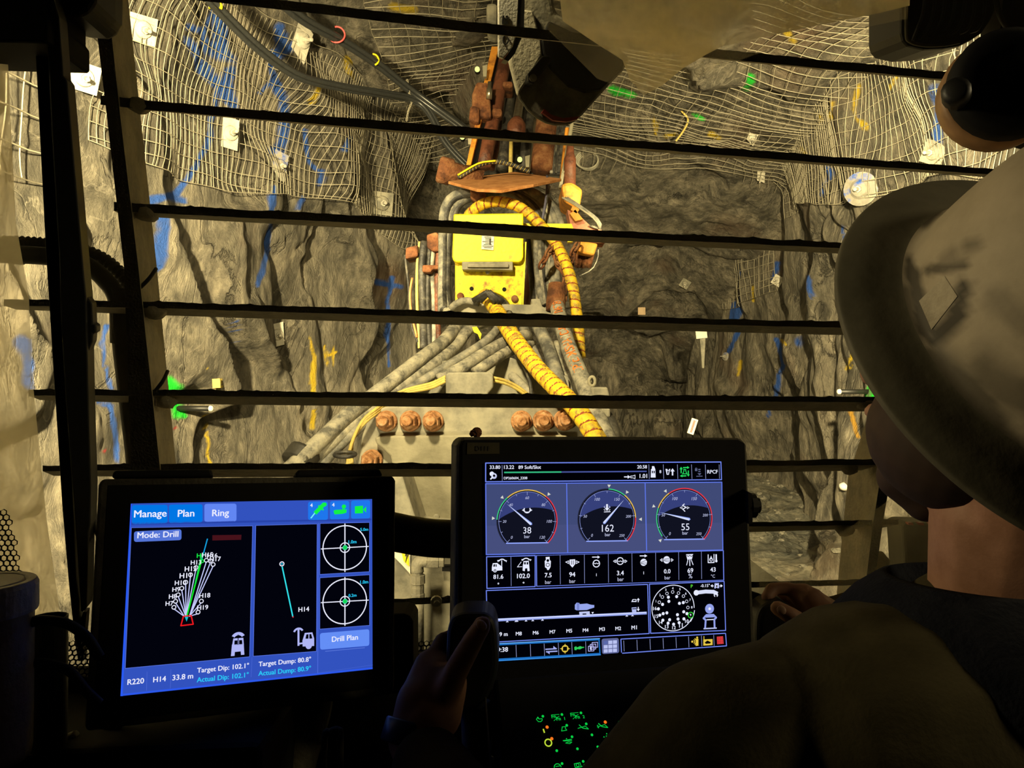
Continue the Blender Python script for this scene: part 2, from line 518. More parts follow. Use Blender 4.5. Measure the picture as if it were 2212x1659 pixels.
def rock_material(name, dark, mid, light, stretch=(1, 1, 1), floor=False):
    m, nt, b = nodes_of(name)
    L = nt.links.new
    tc = N(nt, 'ShaderNodeTexCoord')
    mp = N(nt, 'ShaderNodeMapping')
    mp.inputs['Scale'].default_value = stretch
    mp.inputs['Rotation'].default_value = (0.5, 0.35, 0.2)
    L(tc.outputs['Object'], mp.inputs['Vector'])
    n1 = N(nt, 'ShaderNodeTexNoise'); n1.inputs['Scale'].default_value = 1.8; n1.inputs['Detail'].default_value = 12; n1.inputs['Roughness'].default_value = 0.68; n1.inputs['Distortion'].default_value = 0.6
    L(mp.outputs[0], n1.inputs['Vector'])
    r1 = ramp(nt, [(0.36, dark), (0.50, mid), (0.65, light)])
    L(n1.outputs['Fac'], r1.inputs[0])
    # fine grain
    n2 = N(nt, 'ShaderNodeTexNoise'); n2.inputs['Scale'].default_value = 9; n2.inputs['Detail'].default_value = 8; n2.inputs['Roughness'].default_value = 0.7
    L(mp.outputs[0], n2.inputs['Vector'])
    r2 = ramp(nt, [(0.36, (0.34, 0.34, 0.34, 1)), (0.68, (1.25, 1.22, 1.15, 1))])
    L(n2.outputs['Fac'], r2.inputs[0])
    mx = N(nt, 'ShaderNodeMix', data_type='RGBA', blend_type='MULTIPLY'); mx.inputs[0].default_value = 0.8
    L(r1.outputs[0], mx.inputs[6]); L(r2.outputs[0], mx.inputs[7])
    # rusty staining
    n3 = N(nt, 'ShaderNodeTexNoise'); n3.inputs['Scale'].default_value = 0.9; n3.inputs['Detail'].default_value = 6
    L(tc.outputs['Object'], n3.inputs['Vector'])
    r3 = ramp(nt, [(0.58, (0, 0, 0, 1)), (0.72, (0.45, 0.45, 0.45, 1))])
    L(n3.outputs['Fac'], r3.inputs[0])
    mr = N(nt, 'ShaderNodeMix', data_type='RGBA'); mr.inputs[7].default_value = (0.22, 0.11, 0.055, 1)
    L(r3.outputs[0], mr.inputs[0]); L(mx.outputs[2], mr.inputs[6])
    # veins
    vn = N(nt, 'ShaderNodeTexNoise'); vn.inputs['Scale'].default_value = 1.3; vn.inputs['Detail'].default_value = 6; vn.inputs['Distortion'].default_value = 1.2
    L(mp.outputs[0], vn.inputs['Vector'])
    sb = N(nt, 'ShaderNodeMath', operation='SUBTRACT'); sb.inputs[1].default_value = 0.5
    ab = N(nt, 'ShaderNodeMath', operation='ABSOLUTE')
    L(vn.outputs['Fac'], sb.inputs[0]); L(sb.outputs[0], ab.inputs[0])
    rv = ramp(nt, [(0.0, (0.55, 0.55, 0.55, 1)), (0.006, (0, 0, 0, 1))])
    L(ab.outputs[0], rv.inputs[0])
    mv = N(nt, 'ShaderNodeMix', data_type='RGBA'); mv.inputs[7].default_value = (0.48, 0.44, 0.35, 1)
    L(rv.outputs[0], mv.inputs[0]); L(mr.outputs[2], mv.inputs[6])
    # open joints in the rock
    cn = N(nt, 'ShaderNodeTexNoise'); cn.inputs['Scale'].default_value = 0.95; cn.inputs['Detail'].default_value = 9; cn.inputs['Roughness'].default_value = 0.6; cn.inputs['Distortion'].default_value = 0.8
    m2 = N(nt, 'ShaderNodeMapping'); m2.inputs['Scale'].default_value = (1.3, 1.3, 0.45); m2.inputs['Rotation'].default_value = (0.3, 0.2, 0.4); m2.inputs['Location'].default_value = (4, 2, 7)
    L(tc.outputs['Object'], m2.inputs['Vector']); L(m2.outputs[0], cn.inputs['Vector'])
    s2 = N(nt, 'ShaderNodeMath', operation='SUBTRACT'); s2.inputs[1].default_value = 0.5
    a2 = N(nt, 'ShaderNodeMath', operation='ABSOLUTE')
    L(cn.outputs['Fac'], s2.inputs[0]); L(s2.outputs[0], a2.inputs[0])
    rc = ramp(nt, [(0.0, (0, 0, 0, 1)), (0.010, (1, 1, 1, 1))])
    L(a2.outputs[0], rc.inputs[0])
    # spray paint
    at = N(nt, 'ShaderNodeAttribute', attribute_name='paint')
    pn = N(nt, 'ShaderNodeTexNoise'); pn.inputs['Scale'].default_value = 14; pn.inputs['Detail'].default_value = 6
    L(tc.outputs['Object'], pn.inputs['Vector'])
    ma = N(nt, 'ShaderNodeMath', operation='MULTIPLY_ADD'); ma.inputs[1].default_value = 1.7
    ms = N(nt, 'ShaderNodeMath', operation='MULTIPLY'); ms.inputs[1].default_value = -1.1
    L(pn.outputs['Fac'], ms.inputs[0]); L(at.outputs['Alpha'], ma.inputs[0]); L(ms.outputs[0], ma.inputs[2])
    ma.use_clamp = True
    mp2 = N(nt, 'ShaderNodeMix', data_type='RGBA')
    L(ma.outputs[0], mp2.inputs[0]); L(mv.outputs[2], mp2.inputs[6]); L(at.outputs['Color'], mp2.inputs[7])
    L(mp2.outputs[2], b.inputs['Base Color'])
    b.inputs['Roughness'].default_value = 0.8
    b.inputs['Specular IOR Level'].default_value = 0.35
    # relief
    bn = N(nt, 'ShaderNodeTexNoise'); bn.inputs['Scale'].default_value = 5; bn.inputs['Detail'].default_value = 12; bn.inputs['Roughness'].default_value = 0.72; bn.inputs['Distortion'].default_value = 0.5
    L(mp.outputs[0], bn.inputs['Vector'])
    ad = N(nt, 'ShaderNodeMath', operation='MULTIPLY_ADD'); ad.inputs[1].default_value = 0.5
    L(rc.outputs[0], ad.inputs[0]); L(bn.outputs['Fac'], ad.inputs[2])
    bp = N(nt, 'ShaderNodeBump'); bp.inputs['Strength'].default_value = 1.0; bp.inputs['Distance'].default_value = 0.20 if not floor else 0.05
    L(ad.outputs[0], bp.inputs['Height']); L(bp.outputs[0], b.inputs['Normal'])
    return m

M_rock = rock_material('broken_rock', (0.10, 0.094, 0.076, 1), (0.27, 0.25, 0.20, 1), (0.52, 0.47, 0.37, 1), (1.5, 1.5, 0.55))
M_floor = rock_material('muddy_floor', (0.14, 0.145, 0.13, 1), (0.26, 0.255, 0.21, 1), (0.42, 0.39, 0.30, 1), (1, 1, 1), True)

BLUE, YEL, GRN, ORG, RED = (56, 104, 200), (248, 214, 60), (30, 240, 60), (215, 165, 60), (190, 50, 60)
wl = Wall([(-3.3, -1.0), (-3.15, 1.0), (-2.95, 2.6), (-2.75, 4.0), (-2.45, 5.2), (-2.05, 6.5), (-1.6, 8.0), (-1.36, 9.0), (-1.5, 9.5), (-1.75, 10.1), (-1.35, 11.4), (-0.75, 12.9), (-0.6, 15.8)],
          -0.3, 6.4, 0.028, 1, 11, rot=0.42)
strokes_left = [
    (BLUE, 20, [(470, 15), (440, 70), (405, 60)]), (BLUE, 34, [(480, 40), (485, 120), (430, 90)]), (BLUE, 24, [(395, 90), (420, 130), (470, 180)]),
    (BLUE, 15, [(478, 180), (455, 250), (447, 320), (410, 375), (385, 420)]), (BLUE, 13, [(385, 418), (330, 432)]), (BLUE, 12, [(360, 425), (405, 435)]),
    (BLUE, 22, [(600, 60), (605, 120), (650, 80)]), (BLUE, 20, [(492, 150), (500, 230)]), (BLUE, 26, [(590, 180), (612, 260), (598, 325)]),
    (BLUE, 20, [(585, 120), (592, 180)]), (BLUE, 26, [(490, 180), (500, 225)]), (BLUE, 14, [(620, 270), (612, 330)]),
    (BLUE, 24, [(345, 470), (352, 520), (340, 575)]), (BLUE, 11, [(590, 405), (583, 480), (572, 560), (555, 615)]),
    (BLUE, 16, [(578, 425), (583, 440)]), (BLUE, 30, [(65, 740), (78, 790), (72, 830)]), (BLUE, 9, [(232, 705), (218, 740), (225, 790), (242, 840)]),
    (BLUE, 9, [(215, 870), (240, 875), (247, 930), (255, 995)]), (BLUE, 9, [(505, 690), (512, 735)]), (BLUE, 9, [(660, 280), (667, 350), (700, 380)]),
    (BLUE, 10, [(850, 600), (835, 720), (842, 790)]), (BLUE, 12, [(820, 610), (870, 620)]), (BLUE, 12, [(700, 370), (690, 395)]), (BLUE, 12, [(650, 430), (640, 450)]),
    (BLUE, 13, [(560, 200), (590, 170)]), (BLUE, 12, [(755, 300), (745, 320)]),
    (YEL, 12, [(672, 730), (678, 800), (681, 860)]), (YEL, 9, [(680, 890), (675, 925)]), (YEL, 6, [(703, 748), (706, 788)]), (YEL, 6, [(722, 752), (720, 790)]),
    (YEL, 5, [(714, 765), (728, 762)]), (YEL, 7, [(438, 885), (446, 940), (449, 1000)]), (YEL, 12, [(468, 825), (470, 835)]), (YEL, 6, [(445, 790), (447, 800)]),
    (YEL, 20, [(760, 130), (800, 135)]), (YEL, 24, [(800, 20), (880, 10), (850, 50)]), (YEL, 18, [(840, 70), (870, 75)]), (YEL, 16, [(690, 180), (670, 220)]), (YEL, 12, [(750, 150), (765, 170)]),
    (GRN, 30, [(372, 830), (385, 892)]), (GRN, 12, [(395, 890), (400, 900)]), (RED, 8, [(378, 925), (385, 920)]), (RED, 6, [(225, 975)]),
]
wr = Wall([(3.05, -1.0), (3.0, 1.5), (2.98, 4.0), (3.1, 6.0), (3.45, 8.4), (3.62, 9.4), (3.85, 9.8), (3.95, 10.3), (3.72, 11.3), (3.55, 12.5), (3.3, 14.5), (3.2, 16.2)],
          -0.3, 6.4, 0.028, -1, 23, rot=-0.12)
strokes_right = [
    (YEL, 16, [(1800, 225), (1795, 250)]), (YEL, 20, [(1860, 190), (1850, 240), (1870, 270)]), (YEL, 12, [(1760, 240), (1770, 260)]), (YEL, 14, [(1730, 320), (1740, 330)]),
    (YEL, 14, [(1920, 190), (1935, 160)]), (YEL, 10, [(1790, 120), (1775, 90)]), (YEL, 12, [(1900, 60), (1925, 130)]),
    (BLUE, 20, [(2020, 190), (2035, 240), (2022, 300)]), (BLUE, 16, [(1790, 370), (1778, 420)]), (BLUE, 10, [(1850, 220), (1860, 260)]), (BLUE, 9, [(1818, 490), (1826, 520)]),
    (BLUE, 14, [(1680, 570), (1672, 605)]), (BLUE, 13, [(1595, 590), (1592, 650), (1590, 690)]), (BLUE, 8, [(1600, 710), (1575, 760)]), (BLUE, 11, [(1745, 600), (1752, 640)]),
    (BLUE, 24, [(1720, 740)]), (BLUE, 11, [(1680, 735), (1690, 790), (1675, 860), (1655, 900)]), (YEL, 8, [(1840, 760), (1828, 800), (1845, 790)]), (YEL, 8, [(1630, 620), (1628, 650)]),
    (ORG, 8, [(1830, 880), (1840, 910), (1855, 945)]), (YEL, 7, [(1690, 735), (1695, 745)]), (YEL, 6, [(1600, 780), (1595, 810)]), (GRN, 28, [(1888, 835), (1880, 860)]), (RED, 8, [(1870, 100), (1880, 130)]),
    (YEL, 7, [(1880, 690), (1885, 710)]), (RED, 5, [(1530, 445)]),
]
we = Wall([(-1.3, 15.0), (0.3, 15.3), (2.0, 15.4), (3.8, 14.9)], -0.3, 6.0, 0.05, 1, 37, amp=1.3, shoulder=0.35, z_sh=2.6)
strokes_end = [
    (YEL, 6, [(1457, 556), (1457, 583)]), (YEL, 6, [(1457, 556), (1466, 562), (1458, 570), (1467, 583)]), (YEL, 5, [(1473, 556), (1474, 583)]), (YEL, 5, [(1481, 556), (1482, 583)]),
    (YEL, 5, [(1362, 560), (1372, 640), (1378, 700)]), (YEL, 8, [(1420, 440), (1425, 455)]), (YEL, 6, [(1400, 620), (1420, 640)]), (BLUE, 6, [(1510, 590), (1515, 680)]), (RED, 5, [(1540, 445)]),
    (YEL, 6, [(1440, 410), (1490, 415)]), (BLUE, 8, [(1540, 790), (1560, 775)]), (YEL, 6, [(1490, 750), (1495, 770)]),
]
o_l, Vl, ql = grid_mesh('wall_left', wl.pts, M_rock, paint=spray(wl.pts.reshape(-1, 3), strokes_left))
o_r, Vr, qr = grid_mesh('wall_right', wr.pts, M_rock, paint=spray(wr.pts.reshape(-1, 3), strokes_right, 5))
o_e, Ve, qe = grid_mesh('wall_end', we.pts, M_rock, paint=spray(we.pts.reshape(-1, 3), strokes_end, 8))

# roof: an uneven sheet that drops towards the face
gx, gy = np.meshgrid(np.arange(-4.2, 5.4, 0.045), np.arange(-1.5, 17.0, 0.045), indexing='ij')
def roof_z(x, y):
    z = 5.55 - 0.03 * y - 1.5 * sstep(9.2, 13.5, y) - 0.9 * sstep(12.5, 16, y)
    z = z - 0.04 * (x - 0.6) ** 2 + fbm(x * 0.5, y * 0.5, 2, 90) * 0.22
    return z
cz = roof_z(gx, gy) - facets(gx * 1.2, gy * 1.0, 0.9, 91, 0.20, 0.06, 0.08) + fbm(gx * 4, gy * 4, 3, 92) * 0.03
strokes_roof = [(GRN, 24, [(1335, 195), (1360, 205)]), (GRN, 20, [(1610, 165), (1615, 185)]), (GRN, 13, [(1500, 252), (1515, 256)]), (YEL, 10, [(1415, 260), (1420, 290)]),
                (YEL, 12, [(1540, 290), (1560, 300)]), (YEL, 16, [(1700, 60), (1720, 90)]), (YEL, 9, [(1440, 295), (1465, 290)]), (YEL, 26, [(840, 15), (880, 20)])]
pr = np.stack([gx, gy, cz], -1)
o_c, Vc, qc = grid_mesh('ceiling', pr, M_rock, paint=spray(pr.reshape(-1, 3), strokes_roof, 12))

# floor: mud and broken stone rising to the muck at the face
fz = 1.25 * sstep(6.5, 13.5, gy) + fbm(gx * 0.8, gy * 0.6, 3, 95) * 0.07 + fbm(gx * 5, gy * 5, 4, 96, 0.6) * 0.022 - 0.05
ct, ch_ = math.cos(0), 0
o_f, Vf, qf = grid_mesh('floor', np.stack([gx, gy, fz], -1), M_floor)

def floor_z(x, y):
    i = int(np.clip((x + 4.2) / 0.045, 0, gx.shape[0] - 1)); j = int(np.clip((y + 1.5) / 0.045, 0, gx.shape[1] - 1))
    return float(fz[i, j])

_allV, _allQ = [], []
_off = 0
for V, q in ((Vl, ql), (Vr, qr), (Ve, qe), (Vc, qc), (Vf, qf)):
    _allV.append(V); _allQ.append(q + _off); _off += len(V)
ROCK = BVHTree.FromPolygons(np.concatenate(_allV).tolist(), np.concatenate(_allQ).tolist())

def on_rock(px, py):
    """Rock point and outward normal seen at a pixel of the photograph."""
    o = Vector((0, 0, CZ))
    d = (W(px, py, 1.0) - o).normalized()
    h, n, _, _ = ROCK.ray_cast(o, d)
    if h is None: return W(px, py, 9.0), -d
    if n.dot(d) > 0: n = -n
    return h, n

# ------------------------------------------------------------------ welded wire mesh
def wire_sheet(name, wall, s0, s1, zlow, ztop, sp, label, seed, r=0.0036, off=0.015, win=0.22, skew=0.0, spx=None):
    spx = spx or sp
    wall.make_net(win)
    bm = bmesh.new()
    def warp(s, z):
        ds_ = fbm(s * 0.8, z * 0.8, 3, seed) * 0.09 + fbm(s * 3.1, z * 3.1, 2, seed + 4) * 0.012
        dz_ = fbm(s * 0.7 + 9, z * 0.7, 3, seed + 7) * 0.07
        return s + ds_ + skew * (z - zlow(s)), z + dz_
    def add(sv, zv, lift):
        a, b_ = warp(sv, zv)
        P = wall.at(a, b_, off + lift)
        tube(bm, [Vector(p) for p in P], r, 4, cap=False)
    s = s0
    while s <= s1:
        z0_ = float(zlow(np.array([s]))[0])
        zz = np.arange(z0_, ztop, 0.07)
        if len(zz) > 2: add(np.full_like(zz, s), zz, 0.0)
        s += spx * (1 if random.random() > 0.06 else 0.45)
    z = float(np.min(zlow(np.array([s0, s1]))))
    while z < ztop:
        ss = np.arange(s0, s1, 0.07)
        ok = zlow(ss) <= z + 0.001
        run = []
        for v, k in zip(ss, ok):
            if k: run.append(v)
            elif len(run) > 2:
                a = np.array(run); add(a, np.full_like(a, z), 2 * r); run = []
            else: run = []
        if len(run) > 2:
            a = np.array(run); add(a, np.full_like(a, z), 2 * r)
        z += sp * 1.12
    ss = np.arange(s0, s1, 0.07)
    add(ss, zlow(ss), 2 * r)
    return new_obj(name, bm, M_wire, smooth=True, label=label, cat='wire mesh', kind=None)

# arclengths along the left wall path where the panels hang
def s_of(wall, x, y):
    return float(np.argmin((wall.P[:, 0] - x) ** 2 + (wall.P[:, 1] - y) ** 2) * wall.ds)
sA, sB = s_of(wl, -2.6, 4.6), s_of(wl, -1.37, 8.95)
wire_sheet('wire_mesh', wl, sA, sB, lambda s: 3.86 + 0.10 * np.sin(s * 1.7) + 0.0 * s, 5.3, 0.098,
           'large sheet of wire mesh on the blue-sprayed left rock wall above the bolts', 5, skew=0.12, r=0.0032, spx=0.056)
sC, sD = s_of(wl, -1.45, 11.1), s_of(wl, -0.62, 15.0)
wire_sheet('wire_mesh', wl, sC, sD, lambda s: 4.15 + 0.0 * s, 6.2, 0.10,
           'wire mesh curtain in the gap between left wall and rusty drill feed', 15, r=0.0045, win=0.25, skew=-0.05)
sG, sH = s_of(wl, -3.0, 2.3), s_of(wl, -2.7, 4.45)
wire_sheet('wire_mesh', wl, sG, sH, lambda s: 3.45 + 0.0 * s, 4.9, 0.16,
           'sparse bright wire mesh at the far left beside the wiper', 25, r=0.005, win=0.3)
sE, sF = s_of(wr, 3.0, 3.6), s_of(wr, 3.66, 9.45)
wire_sheet('wire_mesh', wr, sE, sF, lambda s: 3.50 + 0.14 * (s - sE) + 0.08 * np.sin(s * 2.1), 5.25, 0.10,
           'wire mesh on the right rock wall with yellow paint splashes', 35, skew=-0.22, r=0.0032, spx=0.062)
sI, sJ = s_of(wr, 3.85, 10.6), s_of(wr, 3.45, 13.6)
wire_sheet('wire_mesh', wr, sI, sJ, lambda s: 3.55 + 0.0 * s, 6.0, 0.10,
           'tall wire mesh curtain left of the dark cleft in the right wall', 45, r=0.0045, skew=0.05)
# mesh under the roof
bm = bmesh.new()
def roof_line(xs, ys):
    x = xs + fbm(xs * 0.8, ys * 0.8, 3, 71) * 0.12
    y = ys + fbm(xs * 0.9 + 5, ys * 0.8, 3, 77) * 0.12
    z = roof_z(x, y) - 0.10 - 0.06 * np.abs(fbm(x * 1.1, y * 1.1, 2, 79))
    tube(bm, [Vector(p) for p in np.stack([x, y, z], 1)], 0.0034, 4, cap=False)
for x in np.arange(-1.1, 3.9, 0.115):
    yy = np.arange(5.4, 9.3 + 0.35 * math.sin(x * 2.3), 0.12); roof_line(np.full_like(yy, x), yy)
for y in np.arange(5.4, 9.2, 0.115):
    xx = np.arange(-1.1, 3.9, 0.12); roof_line(xx, np.full_like(xx, y))
new_obj('wire_mesh', bm, M_wire, smooth=True, label='sagging wire mesh under the tunnel roof right of the top lamp', cat='wire mesh')

# ------------------------------------------------------------------ rock bolts and their plates
def bolt_plate(px, py, size, shape, label, rot=0.0, mat=None, bolt=True):
    h, n = on_rock(px, py)
    Y = h.y
    r = size / F * Y
    n = (n * 0.5 + (Vector((0, 0, CZ)) - h).normalized() * 0.5).normalized()
    u = n.cross(Vector((0, 0, 1))).normalized(); v = n.cross(u) * -1
    c = h + n * 0.055
    bm = bmesh.new()
    if shape == 'disc':
        lathe(bm, c - n * 0.03, n, [(r, 0), (r, 0.012), (r * 0.6, 0.03), (r * 0.42, 0.055), (r * 0.18, 0.06)], 28)
    else:
        k = 4
        def ring(sc, up):
            out = []
            for i in range(k):
                a = rot + math.pi / 4 + i * math.pi / 2
                sx, sy = (1.0, 1.0) if shape == 'square' else (0.72, 1.35)
                out.append(c + (u * math.cos(a) * sx + v * math.sin(a) * sy) * r * sc + n * up)
            return out
        prism(bm, ring(1.0, 0.0), ring(1.0, -0.012))
        lathe(bm, c, n, [(r * 0.5, -0.004), (r * 0.42, 0.018), (r * 0.22, 0.028)], 20)
        # stiffening ribs pressed into the plate
        for sgn in (-1, 1):
            a = rot
            d = u * math.cos(a) + v * math.sin(a); e = n.cross(d)
            obox(bm, c + e * sgn * r * 0.52, d * r * 0.5, n * 0.005, e * r * 0.03)
    t = thing('rock_bolt_plate', c, label, 'rock bolt plate', 'rock bolt plates on the tunnel walls')
    new_obj('plate', bm, mat or M_boltplate, t)
    if bolt:
        bm = bmesh.new()
        lathe(bm, c, n, [(r * 0.20, 0.02), (r * 0.20, 0.055)], 6)
        lathe(bm, c, n, [(r * 0.11, 0.05), (r * 0.11, 0.12), (r * 0.07, 0.125)], 12)
        new_obj('bolt', bm, M_boltplate, t)

M_plateblue = dirty('blue_splashed_plate', (0.22, 0.21, 0.18, 1), (0.30, 0.28, 0.23, 1), (0.03, 0.10, 0.45, 1), scale=7, rough=0.65, lo=0.4, hi=0.56)
bolt_plate(645, 88, 38, 'diamond', 'pale diamond bolt plate below the black cable bundle', 0.35)
bolt_plate(492, 290, 34, 'diamond', 'diamond bolt plate left of the two at the mesh edge', 0.05)
bolt_plate(600, 358, 30, 'diamond', 'diamond bolt plate with a blue splash at the mesh edge', 0.15, M_plateblue)
bolt_plate(822, 440, 34, 'square', 'square bolt plate beside the dark gap left of the hoses', 0.02, M_dustmetal)
bolt_plate(597, 722, 26, 'diamond', 'silver bent bolt plate in the crack of the left wall', -0.15)
bolt_plate(178, 165, 42, 'square', 'large bright square bolt plate beside the wiper', 0.1)
bolt_plate(302, 62, 40, 'square', 'large bright square bolt plate right of the guard post', -0.05)
bolt_plate(1862, 408, 36, 'disc', 'domed bolt plate splashed blue left of the hard hat', 0, M_plateblue)
bolt_plate(1905, 70, 26, 'diamond', 'domed bolt plate in mesh near the top right lamp', 0.1)
bolt_plate(1682, 606, 15, 'square', 'small pale bolt plate in a crack of the right wall', 0.6)
bolt_plate(1645, 375, 15, 'diamond', 'small dusty bolt plate on the right mesh curtain', 0.3)
bolt_plate(1625, 290, 17, 'diamond', 'small bolt plate high on the right mesh curtain', 0.6)
bolt_plate(2025, 330, 34, 'square', 'pale bolt plate close to the ear muff', 0.5, M_dustmetal)
bolt_plate(1570, 770, 9, 'disc', 'tiny bolt plate low beside the dark tunnel end', 0, M_plateblue)
bolt_plate(1480, 610, 14, 'square', 'faint bolt plate on the dark tunnel end', 0.6, M_dustmetal)

# ------------------------------------------------------------------ survey pegs with green spray round them
M_glow = emit(150, 255, 130, 1.6)
def peg(px, py, dx, label):
    h, n = on_rock(px, py)
    d = (Vector((dx, -0.25, 0.0))).normalized()
    L = 0.30
    t = thing('survey_peg', h, label, 'marker peg', 'survey pegs on both walls')
    bm = bmesh.new(); lathe(bm, h - d * 0.08, d, [(0.020, 0), (0.020, L + 0.05)], 14); new_obj('tube', bm, M_black, t, True)
    bm = bmesh.new(); lathe(bm, h + d * (L - 0.03), d, [(0.021, 0), (0.024, 0.004), (0.020, 0.02), (0.008, 0.026)], 14); new_obj('tip', bm, M_white, t, True, label='pale reflective tip')
peg(386, 882, 1, 'black survey peg with pale tip in green spray on the left wall')
peg(1875, 846, -1, 'black survey peg with pale tip in green spray on the right wall')

# ------------------------------------------------------------------ cable bundles hung on the left wall
def wall_path(pts, lift=0.16):
    out = []
    for x, y in pts:
        h, n = on_rock(x, y)
        o = Vector((0, 0, CZ))
        out.append(h + (o - h).normalized() * lift)
    # even out the depth along the run so that the cable hangs clear of the bumps
    Ys = [p.y for p in out]
    for _ in range(3):
        Ys = [Ys[0]] + [min(Ys[i], (Ys[i - 1] + Ys[i] + Ys[i + 1]) / 3 + 0.02) for i in range(1, len(Ys) - 1)] + [Ys[-1]]
    return [W(x, y, min(Yv, 4.75 + max(0, min(x, 900) - 430) * 0.0042)) for (x, y), Yv in zip(pts, Ys)]

def bundle(name, pts, radius, label, n=3):
    base = resample(catmull(wall_path(pts), 8), 0.05)
    T, U = frames(base)
    bm = bmesh.new()
    for k in range(n):
        a0 = 2 * math.pi * k / n + 0.4
        P = []
        for i, p in enumerate(base):
            a = a0 + i * 0.02
            P.append(p + (U[i] * math.cos(a) + T[i].cross(U[i]) * math.sin(a)) * radius)
        tube(bm, P, radius * 0.95, 8)
    return new_obj(name, bm, M_cable, smooth=True, label=label, cat='cable')
bundle('cable_bundle', [(430, -30), (470, 18), (560, 105), (645, 163), (740, 188), (830, 203), (890, 215), (925, 240), (960, 305), (1000, 350), (1030, 375)], 0.020,
       'lower black cable bundle sagging across the meshed left wall', 3)
bundle('cable_bundle', [(590, -10), (660, 45), (740, 88), (820, 140), (880, 188), (930, 225), (990, 268), (1030, 300)], 0.022,
       'upper black cable bundle running down to the drill feed', 3)
# chain hook and ties that carry the cables
h = wall_path([(880, 175), (884, 200), (890, 218), (882, 240), (878, 262)], 0.28)
bm = bmesh.new()
c = resample(catmull(h, 6), 0.018)
for i, p in enumerate(c[:-1]):
    d = (c[i + 1] - p).normalized()
    u = d.orthogonal().normalized()
    if i % 2: u = d.cross(u)
    ring = [p + d * 0.016 * math.cos(a) + u * 0.009 * math.sin(a) for a in np.linspace(0, 2 * math.pi, 9)]
    tube(bm, ring, 0.0035, 5, cap=False)
tag(new_obj('chain', bm, M_wire, smooth=True), 'pale chain holding both black cable bundles at their crossing', 'chain')
def ring_tie(name, px, py, rpx, col, label, cat, thick=0.006, arc=(0, 2 * math.pi), k=1.0):
    h = wall_path([(px, py), (px + 1, py)], 0.27)[0]
    r = rpx / F * h.y
    bm = bmesh.new()
    tube(bm, [h + Vector((math.cos(a) * r * k, -abs(math.sin(a)) * 0.01, math.sin(a) * r)) for a in np.linspace(arc[0], arc[1], 26)], thick, 6)
    new_obj(name, bm, col, smooth=True, label=label, cat=cat)
M_pinkred = plain('red_plastic', (0.75, 0.10, 0.10, 1), 0.5)
ring_tie('cable_hook', 728, 76, 17, M_pinkred, 'open red plastic hook round the upper cable bundle', 'hook', 0.007, (-2.4, 1.8))
ring_tie('cable_tie', 806, 130, 12, M_yellow, 'yellow tie round the upper cable bundle', 'cable tie', 0.008, (-1.2, 1.6))
ring_tie('cable_tie', 466, 15, 12, M_yellow, 'yellow tie round the lower cable bundle near the top', 'cable tie', 0.010, (-0.4, 3.4))
# detonating cord hanging from the roof
def cord(name, pts, Y, r, mat, label, cat='cord'):
    bm = bmesh.new(); tube(bm, catmull([W(x, y, Y) for x, y in pts], 8), r, 7)
    return new_obj(name, bm, mat, smooth=True, label=label, cat=cat)
cord('cord', [(1482, 100), (1479, 150), (1472, 205), (1470, 235), (1486, 257), (1478, 280), (1460, 305)], 8.0, 0.011, M_yellowcable, 'thin yellow cord hanging from the roof mesh')
cord('cord', [(1425, 322), (1432, 338), (1450, 341), (1462, 334)], 9.2, 0.012, M_yellow, 'short loop of yellow cord under the roof')
bm = bmesh.new()
for k in range(4):
    a = np.linspace(0, 2 * math.pi, 40)
    tube(bm, [W(1268 + math.cos(t) * (24 - k) + k, 345 + math.sin(t) * (19 - k) + k * 2, 9.4 + 0.02 * k) for t in a], 0.012, 6, cap=False)
new_obj('wire_coil', bm, M_dustmetal, smooth=True, label='coil of grey wire hung on rock right of the drill feed', cat='coil')

# ------------------------------------------------------------------ tags and markers in the tunnel
def flat_tag(px, py, w, hgt, ang, Y, mats, label, name, cat, stripes=0):
    c = W(px, py, Y); s = Y / F
    u = Vector((math.cos(ang), 0, math.sin(ang))); v = Vector((-math.sin(ang), 0, math.cos(ang)))
    t = thing(name, c, label, cat)
    bm = bmesh.new(); obox(bm, c, u * w / 2 * s, Vector((0, 0.008, 0)), v * hgt / 2 * s); new_obj('board', bm, mats[0], t)
    if stripes:
        bm = bmesh.new()
        for i in range(stripes):
            f = (i + 0.5) / stripes - 0.5
            obox(bm, c + v * f * hgt * 0.8 * s + Vector((0, -0.010, 0)) , u * w * 0.16 * s, Vector((0, 0.002, 0)), v * hgt * 0.035 * s)
        new_obj('print', bm, mats[1], t)
    return t
flat_tag(1515, 722, 24, 18, 0.1, 10.0, (M_white,), 'small white reflective tag on a stick in the dark tunnel', 'reflector', 'reflector')
bm = bmesh.new(); slab(bm, [(1512, 728), (1524, 728), (1521, 795), (1517, 795)], 10.03, 10.07); new_obj('stick', bm, M_dustmetal, smooth=False, label='grey stick standing under the white reflective tag', cat='stick')
flat_tag(1496, 921, 14, 34, -0.32, 7.6, (M_white, M_pinkred), 'white card with red print standing on the tunnel floor', 'card', 'card', 9)
flat_tag(1386, 672, 16, 16, 0.0, 12.0, (dirty('cardboard', (0.42, 0.30, 0.18, 1), (0.5, 0.36, 0.22, 1)),), 'small tan tag on the dark rock right of the hoses', 'tag', 'tag')
flat_tag(468, 828, 17, 20, 0.05, on_rock(468, 828)[0].y - 0.06, (M_yellowcable,), 'yellow tag on the left wall above the survey peg', 'tag', 'tag')
h, n = on_rock(1823, 1052)
bm = bmesh.new(); lathe(bm, h + Vector((0, 0, -0.01)), (0, -0.5, 1), [(0.045, 0), (0.045, 0.03), (0.02, 0.05)], 14); new_obj('bottle_cap', bm, M_white, smooth=True, label='small white cap lying on floor beside the right guard pillar', cat='cap')
